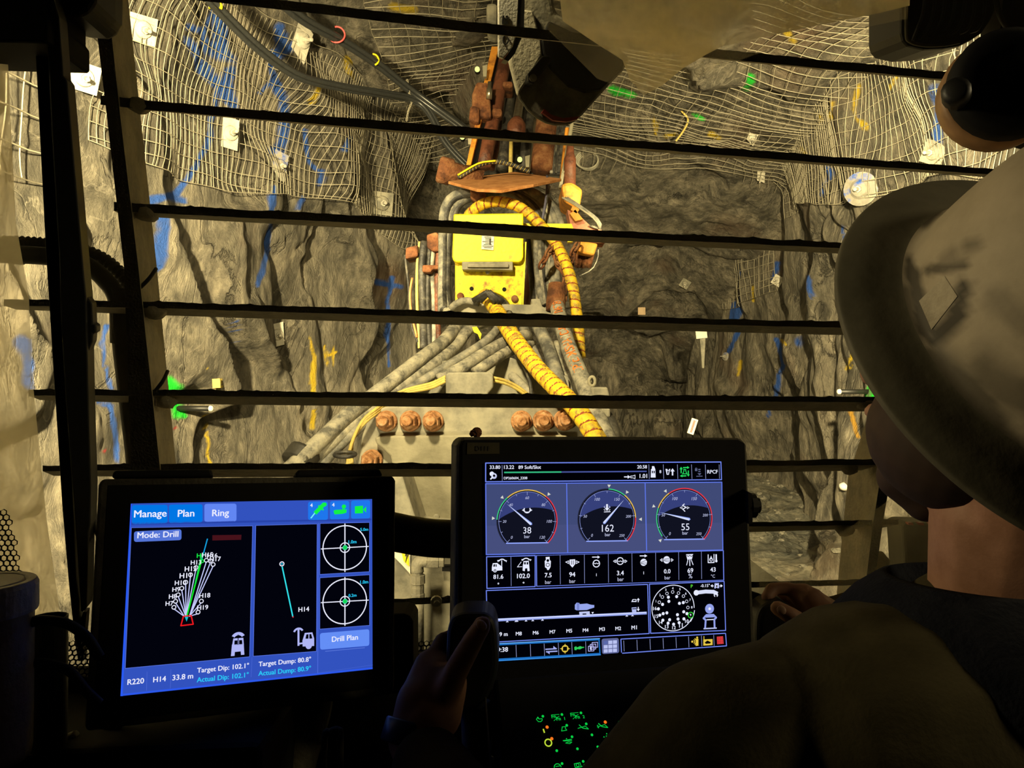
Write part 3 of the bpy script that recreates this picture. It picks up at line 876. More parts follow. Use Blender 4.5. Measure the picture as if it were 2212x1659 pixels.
# loose stones on the floor
rs = random.Random(4)
stones = 0
for k in range(46):
    px, py = rs.uniform(1630, 1815), rs.uniform(1030, 1250)
    h, n = on_rock(px, py)
    if n.z < 0.5: continue
    r = rs.uniform(0.012, 0.04)
    bm = bmesh.new(); bmesh.ops.create_icosphere(bm, subdivisions=2, radius=r)
    for v in bm.verts:
        v.co = Vector((v.co.x * 1.3, v.co.y * 1.1, v.co.z * 0.7)) * (1 + 0.35 * math.sin(v.co.x * 190 + k) * math.cos(v.co.z * 160 + k * 2))
        v.co += Vector((h.x, h.y, h.z + r * 0.2))
    new_obj('stone', bm, M_stone, label='loose grey stone on the lit floor seen right of the right-hand display', cat='stone', group='loose stones on the tunnel floor')
# ================================================================== THE DRILL RIG IN FRONT OF THE CAB
def B(x, y): return (620 + x / 2.4395, 330 + y / 2.4395)
def R_(rz, Y): return rz / 2.4395 / F * Y

def hose(name, pts, rz, mat, parent=None, label=None, cat=None, step=0.03, seg=12, group=None, zoom=True, smooth_n=8):
    """pts: (x, y, Y); rz: radius in the same pixels."""
    P = []
    for x, y, Y in pts:
        X = B(x, y) if zoom else (x, y)
        P.append(W(X[0], X[1], Y))
    mid = pts[len(pts) // 2][2]
    r = R_(rz, mid) if zoom else rz / F * mid
    bm = bmesh.new()
    tube(bm, resample(catmull(P, smooth_n), step), r, seg)
    return new_obj(name, bm, mat, parent, True, label, cat, group)

def wrapped(name, pts, rz, pitch, mats, label, cat, parent=None):
    """Hose inside a flat spiral wrap: raised turns parted by a narrow seam."""
    P = [W(*B(x, y), Y) for x, y, Y in pts]
    r = R_(rz, pts[len(pts) // 2][2])
    c = resample(catmull(P, 10), r * pitch / 14)
    T, U = frames(c)
    seg = 20
    bm = bmesh.new()
    rings = []
    for i, p in enumerate(c):
        v = T[i].cross(U[i])
        ring = []
        for k in range(seg):
            ph = (i / 14.0 + k / seg) % 1.0
            rr = r * (1.0 if ph > 0.13 else 0.90)
            if ph > 0.13: rr *= 0.985 + 0.03 * math.sin((ph - 0.13) / 0.87 * math.pi)
            a = 2 * math.pi * k / seg
            ring.append((bm.verts.new(p + (U[i] * math.cos(a) + v * math.sin(a)) * rr), ph))
        rings.append(ring)
    for i in range(len(c) - 1):
        for k in range(seg):
            k2 = (k + 1) % seg
            q = (rings[i][k], rings[i][k2], rings[i + 1][k2], rings[i + 1][k])
            f = bm.faces.new([w[0] for w in q])
            f.material_index = 1 if sum(w[1] <= 0.13 for w in q) >= 2 else 0
            f.smooth = True
    bm.faces.new([w[0] for w in reversed(rings[0])]); bm.faces.new([w[0] for w in rings[-1]])
    return new_obj(name, bm, mats, parent, False, label, cat)

# ------------------------------------------------------------------ boom base: bolted grey plate and the steel body under it
base = thing('boom_base', W(1050, 1100, 2.8), 'grey steel boom base with six rusty bolts behind the displays', 'machine base')
bm = bmesh.new()
outl = [(340, 2000), (362, 1700), (385, 1560), (398, 1470), (425, 1400), (470, 1355), (530, 1335), (1000, 1325), (1420, 1328), (1500, 1342), (1560, 1380), (1600, 1450), (1640, 1600), (1680, 2000)]
slab(bm, [B(*p) for p in outl], 2.62, 2.78)
bevel(new_obj('bolt_plate', bm, M_dustmetal, base), 0.008, 3)
bm = bmesh.new()
outl = [(540, 1900), (556, 1660), (545, 1600), (500, 1555), (470, 1535), (462, 1500), (520, 1492), (900, 1488), (1480, 1490), (1480, 1900)]
slab(bm, [B(*p) for p in outl], 2.575, 2.65)
bevel(new_obj('front_plate', bm, M_paleMetal, base), 0.006, 2)
def hexbolt(cx, cy, Y, r, parent):
    c = W(cx, cy, Y)
    ax = Vector((0, -1, 0.05))
    o = None
    bm = bmesh.new()
    rs2 = random.Random(int(cx))
    fs = lathe(bm, c + Vector((0, 0.01, 0)), ax, [(r * 1.0, 0), (r * 1.02, 0.014), (r * 0.95, 0.022)], 26)
    lathe(bm, c, ax, [(r * 0.86, 0.02), (r * 0.86, 0.055), (r * 0.74, 0.066)], 6, u=(math.cos(cx), 0, math.sin(cx)))
    lathe(bm, c, ax, [(r * 0.50, 0.06), (r * 0.50, 0.092), (r * 0.42, 0.098)], 20)
    return bevel(new_obj('bolt', bm, M_boltrust, parent), 0.0015, 2)
plate_part = [o for o in base.children if o.name.startswith('bolt_plate')][0]
for zx, zy in [(525, 1415), (650, 1415), (770, 1415), (1235, 1415), (1350, 1413), (1460, 1410), (448, 1620)]:
    x, y = B(zx, zy)
    hexbolt(x, y, 2.61, 0.036, plate_part)
bm = bmesh.new()
slab(bm, [B(*p) for p in [(835, 1168), (850, 1158), (1070, 1155), (1086, 1165), (1086, 1235), (1060, 1266), (1045, 1400), (838, 1400)]], 2.66, 2.74)
bevel(new_obj('stop_block', bm, M_dustmetal, base), 0.006, 2)
bm = bmesh.new()
slab(bm, [B(*p) for p in [(700, 1240), (720, 1100), (1180, 1080), (1480, 1180), (1500, 1340), (690, 1340)]], 2.95, 3.3)
new_obj('pivot_housing', bm, M_dustmetal, base)
# carrier front body, seen between the two displays
bm = bmesh.new()
slab(bm, [(846, 1020), (868, 1022), (905, 1140), (1010, 1150), (1300, 1150), (1330, 1560), (800, 1560), (838, 1180)], 2.3, 2.6)
bevel(new_obj('carrier_front', bm, M_dustmetal, base), 0.006, 2)
bm = bmesh.new()
slab(bm, [(858, 1030), (1290, 1030), (1290, 1135), (884, 1135)], 2.50, 2.64)
new_obj('upper_panel', bm, M_paleMetal, base)
bm = bmesh.new(); lathe(bm, W(943, 1116, 2.5), (0, -1, 0), [(0.010, 0), (0.010, 0.012), (0.006, 0.014)], 16); new_obj('rivet', bm, M_dustmetal, base)
# side body of the carrier on the right
bm = bmesh.new()
slab(bm, [(1500, 1160), (1620, 1211), (1683, 1255), (1740, 1330), (1760, 1600), (1500, 1600)], 2.5, 3.2)
new_obj('carrier_deck', bm, M_paleMetal, base)
bm = bmesh.new()
slab(bm, [(560, 1460), (1800, 1460), (1800, 2200), (560, 2200)], 2.66, 3.6)
new_obj('carrier_body', bm, M_dustmetal, base)
# legs of the carrier reaching the ground
for x in (-0.8, 0.85):
    bm = bmesh.new()
    abox(bm, x - 0.25, x + 0.25, 2.7, 3.5, floor_z(x, 3.0) - 0.02, 1.0)
    new_obj('carrier_foot', bm, M_rubber, base)
# high voltage triangle
tri = thing('warning_sign', W(868, 1200, 2.29), 'yellow triangular high voltage sticker between the two displays', 'sign')
bm = bmesh.new(); slab(bm, [(850, 1186), (886, 1188), (886, 1240), (870, 1222), (848, 1200)], 2.293, 2.299); new_obj('backing', bm, M_white, tri)
bm = bmesh.new(); slab(bm, [(866, 1188), (882, 1189), (884, 1224), (872, 1212)], 2.289, 2.292); new_obj('triangle', bm, M_yellow, tri)
bm = bmesh.new()
slab(bm, [(878, 1190), (874, 1202), (878, 1201), (875, 1216), (882, 1198), (878, 1199), (882, 1190)], 2.286, 2.288)
new_obj('bolt_symbol', bm, M_ink, tri)
# elbow fitting and hose
el = thing('pipe_elbow', W(905, 1400, 2.2), 'grey pipe elbow and hose fitting between the two displays', 'pipe fitting')
M_fit = dirty('dull_fitting', (0.20, 0.19, 0.15, 1), (0.30, 0.28, 0.21, 1), scale=30, rough=0.6)
bm = bmesh.new()
tube(bm, catmull([W(924, 1212, 2.22), W(912, 1212, 2.22), W(902, 1220, 2.22), W(902, 1236, 2.22)], 8), 14 / F * 2.2, 16)
new_obj('elbow', bm, M_fit, el, True)
bm = bmesh.new(); lathe(bm, W(922, 1212, 2.22), (1, 0, 0), [(0.021, 0), (0.021, 0.035), (0.019, 0.036), (0.019, 0.05)], 6); new_obj('union_nut', bm, M_fit, el)
bm = bmesh.new(); lathe(bm, W(902, 1235, 2.22), (0, 0, -1), [(0.016, 0), (0.016, 0.008), (0.022, 0.009), (0.022, 0.034), (0.019, 0.036), (0.019, 0.062), (0.021, 0.064), (0.021, 0.075), (0.0185, 0.077)], 10); new_obj('hose_fitting', bm, M_fit, el)
bm = bmesh.new(); tube(bm, [W(903, 1290, 2.22), W(903, 1330, 2.22), W(904, 1420, 2.23)], 0.0175, 14); new_obj('hose_end', bm, M_hose, el, True)
bm = bmesh.new(); slab(bm, [(955, 1222), (974, 1222), (974, 1234), (955, 1234)], 2.28, 2.31); new_obj('clip', bm, M_blackmatte, el)

# ------------------------------------------------------------------ yellow valve box
box = thing('valve_box', W(1056, 660, 3.5), 'bright yellow steel box with a white data label above the hoses', 'machine box')
bm = bmesh.new()
slab(bm, [B(*p) for p in [(878, 322), (1246, 318), (1246, 548), (1238, 568), (1222, 577), (892, 577), (876, 568), (870, 548)]], 3.46, 3.62)
bevel(new_obj('upper_cover', bm, M_yellow, box), 0.006, 2)
bm = bmesh.new()
arc = [(1065 + 118 * math.cos(a), 850 + 118 * math.sin(a)) for a in np.linspace(0.35 + math.pi * 2, math.pi - 0.35 + 0.0 + math.pi * 0, 2)]
arcp = [(1170 - 0 + 0, 815)] 
arcp = [(1065 + 125 * math.cos(a), 858 + 125 * math.sin(a)) for a in np.linspace(-0.42, -math.pi + 0.42, 14)]
slab(bm, [B(*p) for p in [(885, 560), (1248, 560), (1244, 812)] + arcp + [(886, 790)]], 3.50, 3.56)
bevel(new_obj('lower_plate', bm, M_yellow_spotted, box), 0.004, 2)
bm = bmesh.new()
slab(bm, [B(*p) for p in [(1250, 470), (1262, 470), (1245, 815), (1236, 815)]], 3.50, 3.75)
new_obj('side_plate', bm, M_yellow, box)
bm = bmesh.new()
slab(bm, [B(*p) for p in [(922, 573), (1190, 573), (1190, 619), (922, 615)]], 3.44, 3.50)
slab(bm, [B(*p) for p in [(950, 584), (1168, 584), (1168, 604), (950, 603)]], 3.425, 3.45)
bevel(new_obj('slotted_bracket', bm, M_dustmetal, box), 0.003, 2)
bm = bmesh.new()
for zx, zy in [(973, 717), (1145, 721)]:
    bm = bmesh.new(); lathe(bm, W(*B(zx, zy), 3.505), (0, -1, 0), [(R_(11, 3.5), 0), (R_(11, 3.5), 0.008)], 16); new_obj('bolt_hole', bm, M_blackmatte, box)

for zx, zy in [(915, 757), (1200, 770)]:
    bm = bmesh.new(); lathe(bm, W(*B(zx, zy), 3.50), (0, -1, 0), [(R_(19, 3.5), 0), (R_(19, 3.5), 0.012), (R_(12, 3.5), 0.018)], 18); new_obj('bolt', bm, M_rust, box)
bm = bmesh.new(); lathe(bm, W(*B(1058, 630), 3.5), (0, -1, 0), [(R_(12, 3.5), 0), (R_(12, 3.5), 0.02)], 12); new_obj('latch_knob', bm, M_dustmetal, box)
bm = bmesh.new(); slab(bm, [B(*p) for p in [(1027, 432), (1092, 436), (1088, 513), (1024, 508)]], 3.452, 3.458); lab = new_obj('data_label', bm, M_white, box)
bm = bmesh.new()
for y in range(442, 506, 8):
    w = random.Random(y).uniform(12, 30)
    slab(bm, [B(1058 - w, y), B(1058 + w, y + 1), B(1058 + w, y + 3.5), B(1058 - w, y + 2.5)], 3.449, 3.4515)
slab(bm, [B(1066, 450), B(1076, 450), B(1074, 482), B(1066, 480)], 3.448, 3.4515)
new_obj('print', bm, M_ink, lab)
bm = bmesh.new(); slab(bm, [B(*p) for p in [(1246, 372), (1500, 374), (1508, 397), (1246, 385)]], 3.6, 3.9)
slab(bm, [B(*p) for p in [(1246, 385), (1508, 397), (1506, 470), (1480, 470), (1478, 420), (1246, 410)]], 3.6, 3.64); new_obj('guard_rail', bm, M_yellow, box)

# ------------------------------------------------------------------ feed beam going up
feed = thing('drill_feed', W(1110, 400, 4.4), 'rusty steel drill feed beam rising behind the yellow box', 'drill feed')
def rod(name, p0, p1, r0, r1, mat, parent=feed, seg=14, sm=True):
    a, b = W(*p0), W(*p1)
    bm = bmesh.new(); tube(bm, resample([a, b], 0.12), r0, seg)
    return new_obj(name, bm, mat, parent, sm)
def Z(x, y): return (900 + x / 3.456, y / 3.456)
def bar(name, quad, Y0, Y1, depth, mat, parent=feed):
    """A straight member leaning away: quad = bottom left/right, top right/left in photo pixels."""
    bl, br, tr, tl = quad
    f = [W(*bl, Y0), W(*br, Y0), W(*tr, Y1), W(*tl, Y1)]
    bm = bmesh.new(); prism(bm, f, [p + Vector((0, depth, 0)) for p in f])
    return bevel(new_obj(name, bm, mat, parent), 0.004, 2)
rod('feed_pipe', (*Z(500, 1240), 4.4), (*Z(690, 300), 4.9), 0.042, 0.04, M_rustdark)
rod('feed_pipe', (*Z(930, 1260), 4.3), (*Z(1040, 300), 4.9), 0.062, 0.06, M_rust)
rod('cylinder', (*Z(640, 1260), 4.5), (*Z(720, 500), 5.0), 0.032, 0.03, M_hosedark)
rod('cylinder', (*Z(800, 1260), 4.7), (*Z(880, 500), 5.1), 0.034, 0.03, M_hosedark)
M_chrome = plain('worn_steel_rod', (0.42, 0.38, 0.28, 1), 0.3, 0.9)
rod('drill_rod', (*Z(735, 960), 4.55), (*Z(800, 600), 4.9), 0.026, 0.026, M_chrome)
bm = bmesh.new(); lathe(bm, W(*Z(745, 960), 4.5), (0.06, 0.35, 1), [(0.05, -0.06), (0.056, -0.04), (0.056, 0.02), (0.042, 0.05), (0.028, 0.07)], 18); new_obj('rod_holder', bm, M_rustdark, feed, True)
bar('orange_rail', (Z(370, 1230), Z(405, 1230), Z(615, 345), Z(560, 345)), 4.3, 4.85, 0.10, M_orange)
bar('black_rail', (Z(405, 1230), Z(450, 1230), Z(640, 400), Z(600, 400)), 4.36, 4.9, 0.10, M_blackmatte)
bar('orange_rail', (Z(1070, 1330), Z(1095, 1330), Z(1140, 950), Z(1110, 950)), 4.3, 4.5, 0.08, M_orange)
bar('grey_rail', (Z(1060, 1400), Z(1085, 1400), Z(1175, 900), Z(1150, 900)), 4.25, 4.5, 0.05, M_paleMetal)
bm = bmesh.new()
slab(bm, [Z(*p) for p in [(445, 605), (540, 612), (560, 880), (410, 870), (412, 700)]], 4.45, 4.75)
slab(bm, [Z(*p) for p in [(400, 780), (470, 790), (470, 920), (385, 900)]], 4.42, 4.6)
slab(bm, [Z(*p) for p in [(560, 800), (640, 805), (640, 870), (560, 870)]], 4.5, 4.6)
slab(bm, [Z(*p) for p in [(640, 600), (720, 600), (720, 650), (640, 645)]], 4.6, 4.8)
bevel(new_obj('clamp_block', bm, M_rust, feed), 0.02, 2)
bm = bmesh.new(); lathe(bm, W(*Z(540, 740), 4.44), (0.05, 0, 1), [(0.018, 0), (0.018, 0.06), (0.012, 0.065), (0.012, 0.10)], 14); new_obj('pin', bm, M_chrome, feed, True)
bm = bmesh.new()
slab(bm, [Z(*p) for p in [(520, 20), (600, 20), (600, 180), (520, 160)]], 5.0, 5.3)
bevel(new_obj('top_block', bm, M_dustmetal, feed), 0.02, 2)
rod('cylinder', (*Z(560, 1260), 4.6), (*Z(700, 620), 5.0), 0.02, 0.02, M_rustdark)
rod('hose_run', (*Z(700, 1300), 4.45), (*Z(705, 1060), 4.5), 0.012, 0.012, M_yellowcable)
rod('drill_rod', (*Z(870, 1260), 4.5), (*Z(900, 900), 4.7), 0.022, 0.022, M_chrome)
bar('back_plate', (Z(450, 1300), Z(1090, 1300), Z(1160, 300), Z(640, 300)), 4.8, 5.4, 0.06, M_hosedark)
# front clamp with the round end on the left
bm = bmesh.new()
lathe(bm, W(*B(835, 95), 4.05), (0.93, 0.12, -0.22), [(0.060, -0.04), (0.070, -0.03), (0.070, 0.03), (0.056, 0.04), (0.056, 0.20)], 20)
new_obj('clamp_cylinder', bm, M_rust, feed, True)
bm = bmesh.new()
slab(bm, [B(*p) for p in [(1445, 160), (1500, 150), (1560, 190), (1540, 300), (1455, 250)]], 4.2, 4.5)
bevel(new_obj('side_block', bm, M_orange, feed), 0.02, 2)
bm = bmesh.new(); lathe(bm, W(*B(1490, 160), 4.3), (0.02, 0.1, 1), [(0.034, -0.02), (0.034, 0.14), (0.024, 0.17), (0.018, 0.24)], 16); new_obj('side_cylinder', bm, M_rustdark, feed, True)
# ribbed hoses beside the feed
for k, (x0, x1, rr, mm) in enumerate([(1005, 1040, 12, M_hose), (1040, 1075, 10, M_hosedark), (1100, 1165, 9, M_paleMetal)]):
    P = resample([W(*Z(x0, 1290), 4.3), W(*Z(x1, 930), 4.55)], 0.010)
    bm = bmesh.new(); tube(bm, P, [rr / 3.456 / F * 4.4 * (1.0 if (i % 4) < 2 else 0.82) for i in range(len(P))], 10); new_obj('hose', bm, mm, feed, True)
# head lamps marking the feed
for zx, zy, Y, nm in [(452, 512, 4.6, 'small round lamp left of the upper drill feed'), (340, 1018, 4.5, 'small round lamp left of the lower drill feed'), (770, 1187, 4.2, 'small round lamp in the middle of the drill feed')]:
    c = W(*Z(zx, zy), Y); r = 19 / 3.456 / F * Y
    t = thing('marker_lamp', c, nm, 'lamp', 'small lamps along the drill feed')
    bm = bmesh.new(); lathe(bm, c + Vector((0, 0.05, 0)), (0, -1, 0), [(r * 1.1, 0), (r * 1.1, 0.035)], 16); new_obj('housing', bm, M_blackmatte, t)
    bm = bmesh.new(); lathe(bm, c + Vector((0, 0.015, 0)), (0, -1, 0), [(r, 0), (r * 0.95, 0.012), (r * 0.5, 0.02)], 16); new_obj('lens', bm, emit(240, 255, 150, 1.3), t, True)
    bm = bmesh.new(); slab(bm, [(Z(zx + 40, zy - 20)), (Z(zx + 75, zy - 30)), (Z(zx + 70, zy + 60)), (Z(zx + 45, zy + 60))], Y, Y + 0.03); new_obj('bracket', bm, M_paleMetal, t)

# loose rusty sheet lying over the hoses
bm = bmesh.new()
f = [W(*B(*p), Y) for p, Y in [((850, 150), 3.75), ((1000, 190), 3.45), ((1130, 196), 3.4), ((1300, 165), 3.5), ((1446, 136), 3.75), ((1200, 100), 4.4), ((1010, 125), 4.3)]]
prism(bm, f, [p - Vector((0, 0, 0.014)) for p in f])
tag(bevel(new_obj('steel_sheet', bm, M_plank), 0.002), 'flat rusty orange sheet lying on top of the hose arch', 'sheet')
# orange brackets and chain on the right of the box
br = thing('hose_bracket', W(1270, 560, 3.7), 'orange steel hose bracket right of the yellow box', 'bracket')
bm = bmesh.new(); slab(bm, [B(*p) for p in [(1545, 462), (1640, 478), (1618, 542), (1532, 525)]], 3.55, 3.75); bevel(new_obj('bracket_block', bm, M_orange, br), 0.01, 2)
bm = bmesh.new()
for x in (1545, 1572, 1600):
    tube(bm, [W(*B(x, 535), 3.62), W(*B(x - 14, 600), 3.66)], 0.018, 8)
new_obj('pin', bm, M_rust, br, True)
bm = bmesh.new()
f = [W(*B(*p), 3.75) for p in [(1478, 300), (1540, 330), (1610, 395), (1655, 400), (1660, 415), (1500, 415)]]
prism(bm, f, [p + Vector((0, 0.12, 0)) for p in f]); new_obj('guard_plate', bm, plain('primer_red', (0.42, 0.17, 0.10, 1), 0.8), br)
bm = bmesh.new(); slab(bm, [B(*p) for p in [(1560, 462), (1675, 464), (1675, 475), (1560, 474)]], 3.6, 3.72); new_obj('flange', bm, M_rust, br)
bm = bmesh.new(); slab(bm, [B(*p) for p in [(1490, 320), (1520, 300), (1560, 350), (1520, 360)]], 3.7, 3.74); slab(bm, [B(*p) for p in [(1505, 280), (1540, 300), (1525, 320), (1495, 300)]], 3.7, 3.74); new_obj('clip', bm, M_orange, br)
for i, dx in enumerate((0, 14, 26)):
    hose('hose', [(1450 + dx, 235, 3.7), (1540 + dx * .8, 290, 3.7), (1620 + dx * .7, 350, 3.7), (1648 + dx * .3, 400, 3.72), (1620 - dx, 385, 3.74)], 5, M_hose if i else M_paleMetal, br)
hose('hose', [(1635, 480, 3.75), (1640, 540, 3.75), (1610, 610, 3.75), (1540, 650, 3.76)], 3, M_hose, br)
cp = [W(*B(*p), 3.52) for p in [(1400, 500), (1420, 560), (1440, 610), (1468, 640), (1460, 720), (1462, 770)]]
c = resample(catmull(cp, 6), 0.03)
bm = bmesh.new()
for i, p in enumerate(c[:-1]):
    d = (c[i + 1] - p).normalized(); u = d.orthogonal().normalized()
    if i % 2: u = d.cross(u)
    tube(bm, [p + d * 0.026 * math.cos(a) + u * 0.014 * math.sin(a) for a in np.linspace(0, 2 * math.pi, 11)], 0.006, 6, cap=False)
for pa in ([(1345, 585), (1375, 530), (1400, 480)], [(1495, 590), (1510, 520), (1530, 480)]):
    c = resample([W(*B(*p), 3.5) for p in pa], 0.03)
    for i, p in enumerate(c[:-1]):
        d = (c[i + 1] - p).normalized(); u = d.orthogonal().normalized()
        if i % 2: u = d.cross(u)
        tube(bm, [p + d * 0.026 * math.cos(a) + u * 0.014 * math.sin(a) for a in np.linspace(0, 2 * math.pi, 11)], 0.006, 6, cap=False)
tag(new_obj('chain', bm, M_rust, smooth=True), 'rusty chain hanging beside the yellow spiral-wrapped hose', 'chain')

# ------------------------------------------------------------------ hoses
wrapped('wrapped_hose', [(940, 360, 3.62), (975, 310, 3.6), (1040, 268, 3.58), (1120, 258, 3.56), (1210, 280, 3.55), (1290, 335, 3.55), (1370, 420, 3.52), (1430, 500, 3.5), (1475, 600, 3.45), (1505, 700, 3.42), (1520, 800, 3.4), (1535, 920, 3.38), (1545, 1080, 3.36)],
        29, 1.5, (M_wrap, M_wrapgap), 'slim yellow spiral-wrapped hose arching over the yellow box', 'hose')
wrapped('wrapped_hose', [(1040, 750, 3.35), (1075, 790, 3.3), (1110, 840, 3.2), (1165, 930, 3.0), (1235, 1030, 2.85), (1330, 1150, 2.7), (1430, 1250, 2.58), (1520, 1345, 2.48), (1590, 1440, 2.42), (1660, 1560, 2.36)],
        47, 1.15, (M_wrap, M_wrapgap), 'thick yellow spiral-wrapped hose running diagonally down to the right', 'hose')
# big printed hose
bigp = [(1405, 700, 3.35), (1420, 790, 3.3), (1445, 900, 3.15), (1490, 1040, 2.95), (1545, 1170, 2.8), (1600, 1310, 2.68), (1660, 1450, 2.58), (1730, 1600, 2.5)]
big = thing('hose', W(*B(1730, 1600), 2.5), 'thick grey hose with orange printed lettering at the right edge', 'hose')
hose('tube', bigp, 46, M_hosepale, big)
bm = bmesh.new(); lathe(bm, W(*B(1418, 775), 3.30), (0.08, 0.25, 1), [(R_(50, 3.3), -0.05), (R_(52, 3.3), 0.0), (R_(46, 3.3), 0.07)], 20); new_obj('end_sleeve', bm, M_rust, big, True)
def text_on_tube(s, center_pts, r, u0, size, mat, parent, name='print'):
    cu = bpy.data.curves.new('t', 'FONT'); cu.body = s; cu.size = size; cu.offset = 0.0006
    o = bpy.data.objects.new('t', cu); COL.objects.link(o)
    bpy.context.view_layer.update()
    me = bpy.data.meshes.new_from_object(o.evaluated_get(bpy.context.evaluated_depsgraph_get()))
    bpy.data.objects.remove(o)
    L = [0]
    for a, b in zip(center_pts[:-1], center_pts[1:]): L.append(L[-1] + (b - a).length)
    for v in me.vertices:
        u = u0 + v.co.x
        i = max(0, min(len(L) - 2, int(np.searchsorted(L, u)) - 1))
        t = (u - L[i]) / max(1e-9, L[i + 1] - L[i])
        p = center_pts[i].lerp(center_pts[i + 1], t)
        T = (center_pts[i + 1] - center_pts[i]).normalized()
        view = (Vector((0, 0, CZ)) - p).normalized()
        nrm = (view - T * view.dot(T)).normalized()
        side = nrm.cross(T)
        a = (v.co.y - size * 0.36) / r
        v.co = p + (nrm * math.cos(a) + side * math.sin(a)) * (r + 0.0015)
    return mesh_obj(name, me, mat, parent)
cc = resample(catmull([W(*B(x, y), Y) for x, y, Y in bigp], 8), 0.02)
M_print = plain('orange_print', (0.55, 0.15, 0.02, 1), 0.8)
tb = [o for o in big.children if o.name.startswith('tube')][0]
text_on_tube('IP/cl MSHA IC-08/24  0678 10-', list(reversed(cc)), R_(46, 2.8), 0.40, 0.052, M_print, tb)
text_on_tube('1 WP 9A', list(reversed(cc)), R_(46, 2.55), 0.13, 0.052, M_print, tb)

lb = 'grey hoses sweeping down left from the boom'
hose('hose', [(1120, 860, 3.4), (1000, 880, 3.3), (900, 915, 3.2), (820, 1000, 3.05), (700, 1090, 2.9), (520, 1230, 2.75), (330, 1375, 2.62), (130, 1560, 2.48), (-60, 1740, 2.4)], 38, M_hosepale, None,
     'thick pale hose, uppermost of those sweeping down to the left', 'hose')
hose('hose', [(1180, 880, 3.42), (1060, 890, 3.32), (960, 930, 3.2), (890, 1020, 3.1), (780, 1110, 2.95), (600, 1240, 2.8), (420, 1370, 2.68), (230, 1530, 2.55), (40, 1700, 2.48)], 33, M_hosepale, None,
     'second pale hose just beneath the thick one sweeping left', 'hose')
hose('hose', [(1170, 850, 3.3), (1110, 930, 3.1), (1040, 1000, 3.0), (900, 1090, 2.9), (720, 1200, 2.8), (560, 1310, 2.74), (380, 1450, 2.62), (240, 1580, 2.55), (120, 1720, 2.5)], 26, M_hose, None,
     'dark grey hose crossing left under the two pale hoses', 'hose')
hose('hose', [(1270, 960, 3.2), (1150, 1000, 3.05), (1040, 1060, 2.95), (930, 1130, 2.85), (800, 1200, 2.8)], 35, M_hosepale, None, 'short thick dusty hose above the grey steel block', 'hose')
hose('hose', [(1290, 1010, 3.22), (1180, 1040, 3.0), (1080, 1100, 2.86), (990, 1160, 2.8)], 30, M_hosepale, None, 'lower short dusty hose just above the grey steel block', 'hose')
hose('hose', [(1090, 1080, 3.1), (1160, 1150, 3.0), (1230, 1220, 2.9), (1330, 1330, 2.85)], 26, M_hosepale, None, 'pale hose running down right under the thick yellow hose', 'hose')
hose('hose', [(1120, 900, 3.1), (1170, 1000, 2.95), (1240, 1110, 2.85), (1280, 1210, 2.78), (1290, 1330, 2.75)], 9, M_hosedark, None, 'thin black cable crossing behind the thick yellow hose', 'cable')
hose('hose', [(1290, 860, 3.35), (1330, 930, 3.25), (1370, 1010, 3.15), (1400, 1100, 3.05), (1430, 1200, 2.95), (1460, 1330, 2.9)], 36, M_hose, None, 'grey hose standing between the yellow wrapped hoses', 'hose')
hose('hose', [(1230, 860, 3.4), (1260, 960, 3.3), (1330, 1120, 3.1), (1400, 1260, 3.0), (1440, 1330, 2.95)], 28, M_hose, None, 'grey hose half hidden behind the thick yellow hose', 'hose')
hose('hose', [(1420, 1000, 3.2), (1440, 1120, 3.1), (1480, 1220, 3.0), (1500, 1330, 2.95)], 18, M_hosepale, None, 'slim grey hose next to the printed hose', 'hose')
for i, dx in enumerate((0, 12, 24)):
    hose('cable', [(835, 1180 + dx, 2.72), (760, 1215 + dx, 2.74), (640, 1245 + dx * .8, 2.75), (560, 1280 + dx, 2.72), (470, 1350 + dx, 2.60), (400, 1410 + dx, 2.56), (345, 1520, 2.55 + dx * .001), (318 + dx, 1640, 2.54), (300 + dx, 1800, 2.5)], 9, M_yellowcable, None,
         ('outermost', 'middle', 'innermost')[i] + ' of three yellow cables bending round the bolted plate', 'cable', 0.02, 8, 'yellow cables round the bolted plate')
for i, dx in enumerate((0, 16)):
    hose('cable', [(1085, 1185 + dx, 2.72), (1150, 1200 + dx, 2.74), (1220, 1235 + dx, 2.76), (1290, 1290 + dx, 2.78), (1340, 1340 + dx, 2.82)], 8, M_yellowcable, None,
         ('upper', 'lower')[i] + ' yellow cable right of the grey steel block', 'cable', 0.02, 8, 'yellow cables right of the block')
# clamp round the hoses at lower left, and a clip on the yellow cables
bm = bmesh.new()
a, b2 = W(*B(95, 1580), 2.5), W(*B(50, 1640), 2.47)
tube(bm, resample([a, b2], 0.01), 0.055, 16)
cl = thing('hose_clamp', b2, 'black rubber clamp round the hoses left of the bolted plate', 'clamp')
new_obj('clamp_body', bm, M_rubber, cl, True)
bm = bmesh.new(); lathe(bm, W(*B(95, 1610), 2.445), (0, -1, 0), [(0.012, 0), (0.012, 0.012), (0.008, 0.016)], 12); new_obj('screw', bm, M_steelbolt, cl)
ring_pts = [W(*B(305, 1590), 2.52) + Vector((math.cos(t) * 0.034, math.sin(t) * 0.02, math.sin(t) * 0.006)) for t in np.linspace(0, 2 * math.pi, 20)]
bm = bmesh.new(); tube(bm, ring_pts, 0.007, 8, cap=False); tag(new_obj('clip', bm, M_hosedark, smooth=True), 'black clip holding the three yellow cables', 'clip')
bm = bmesh.new(); slab(bm, [B(*p) for p in [(1605, 1235), (1690, 1235), (1702, 1285), (1610, 1300)]], 2.66, 2.78)
slab(bm, [B(*p) for p in [(1655, 1340), (1705, 1345), (1705, 1395), (1660, 1400)]], 2.6, 2.7)
fit = thing('hose_coupling', W(*B(1660, 1390), 2.7), 'dusty steel couplings right of the printed hose', 'coupling')
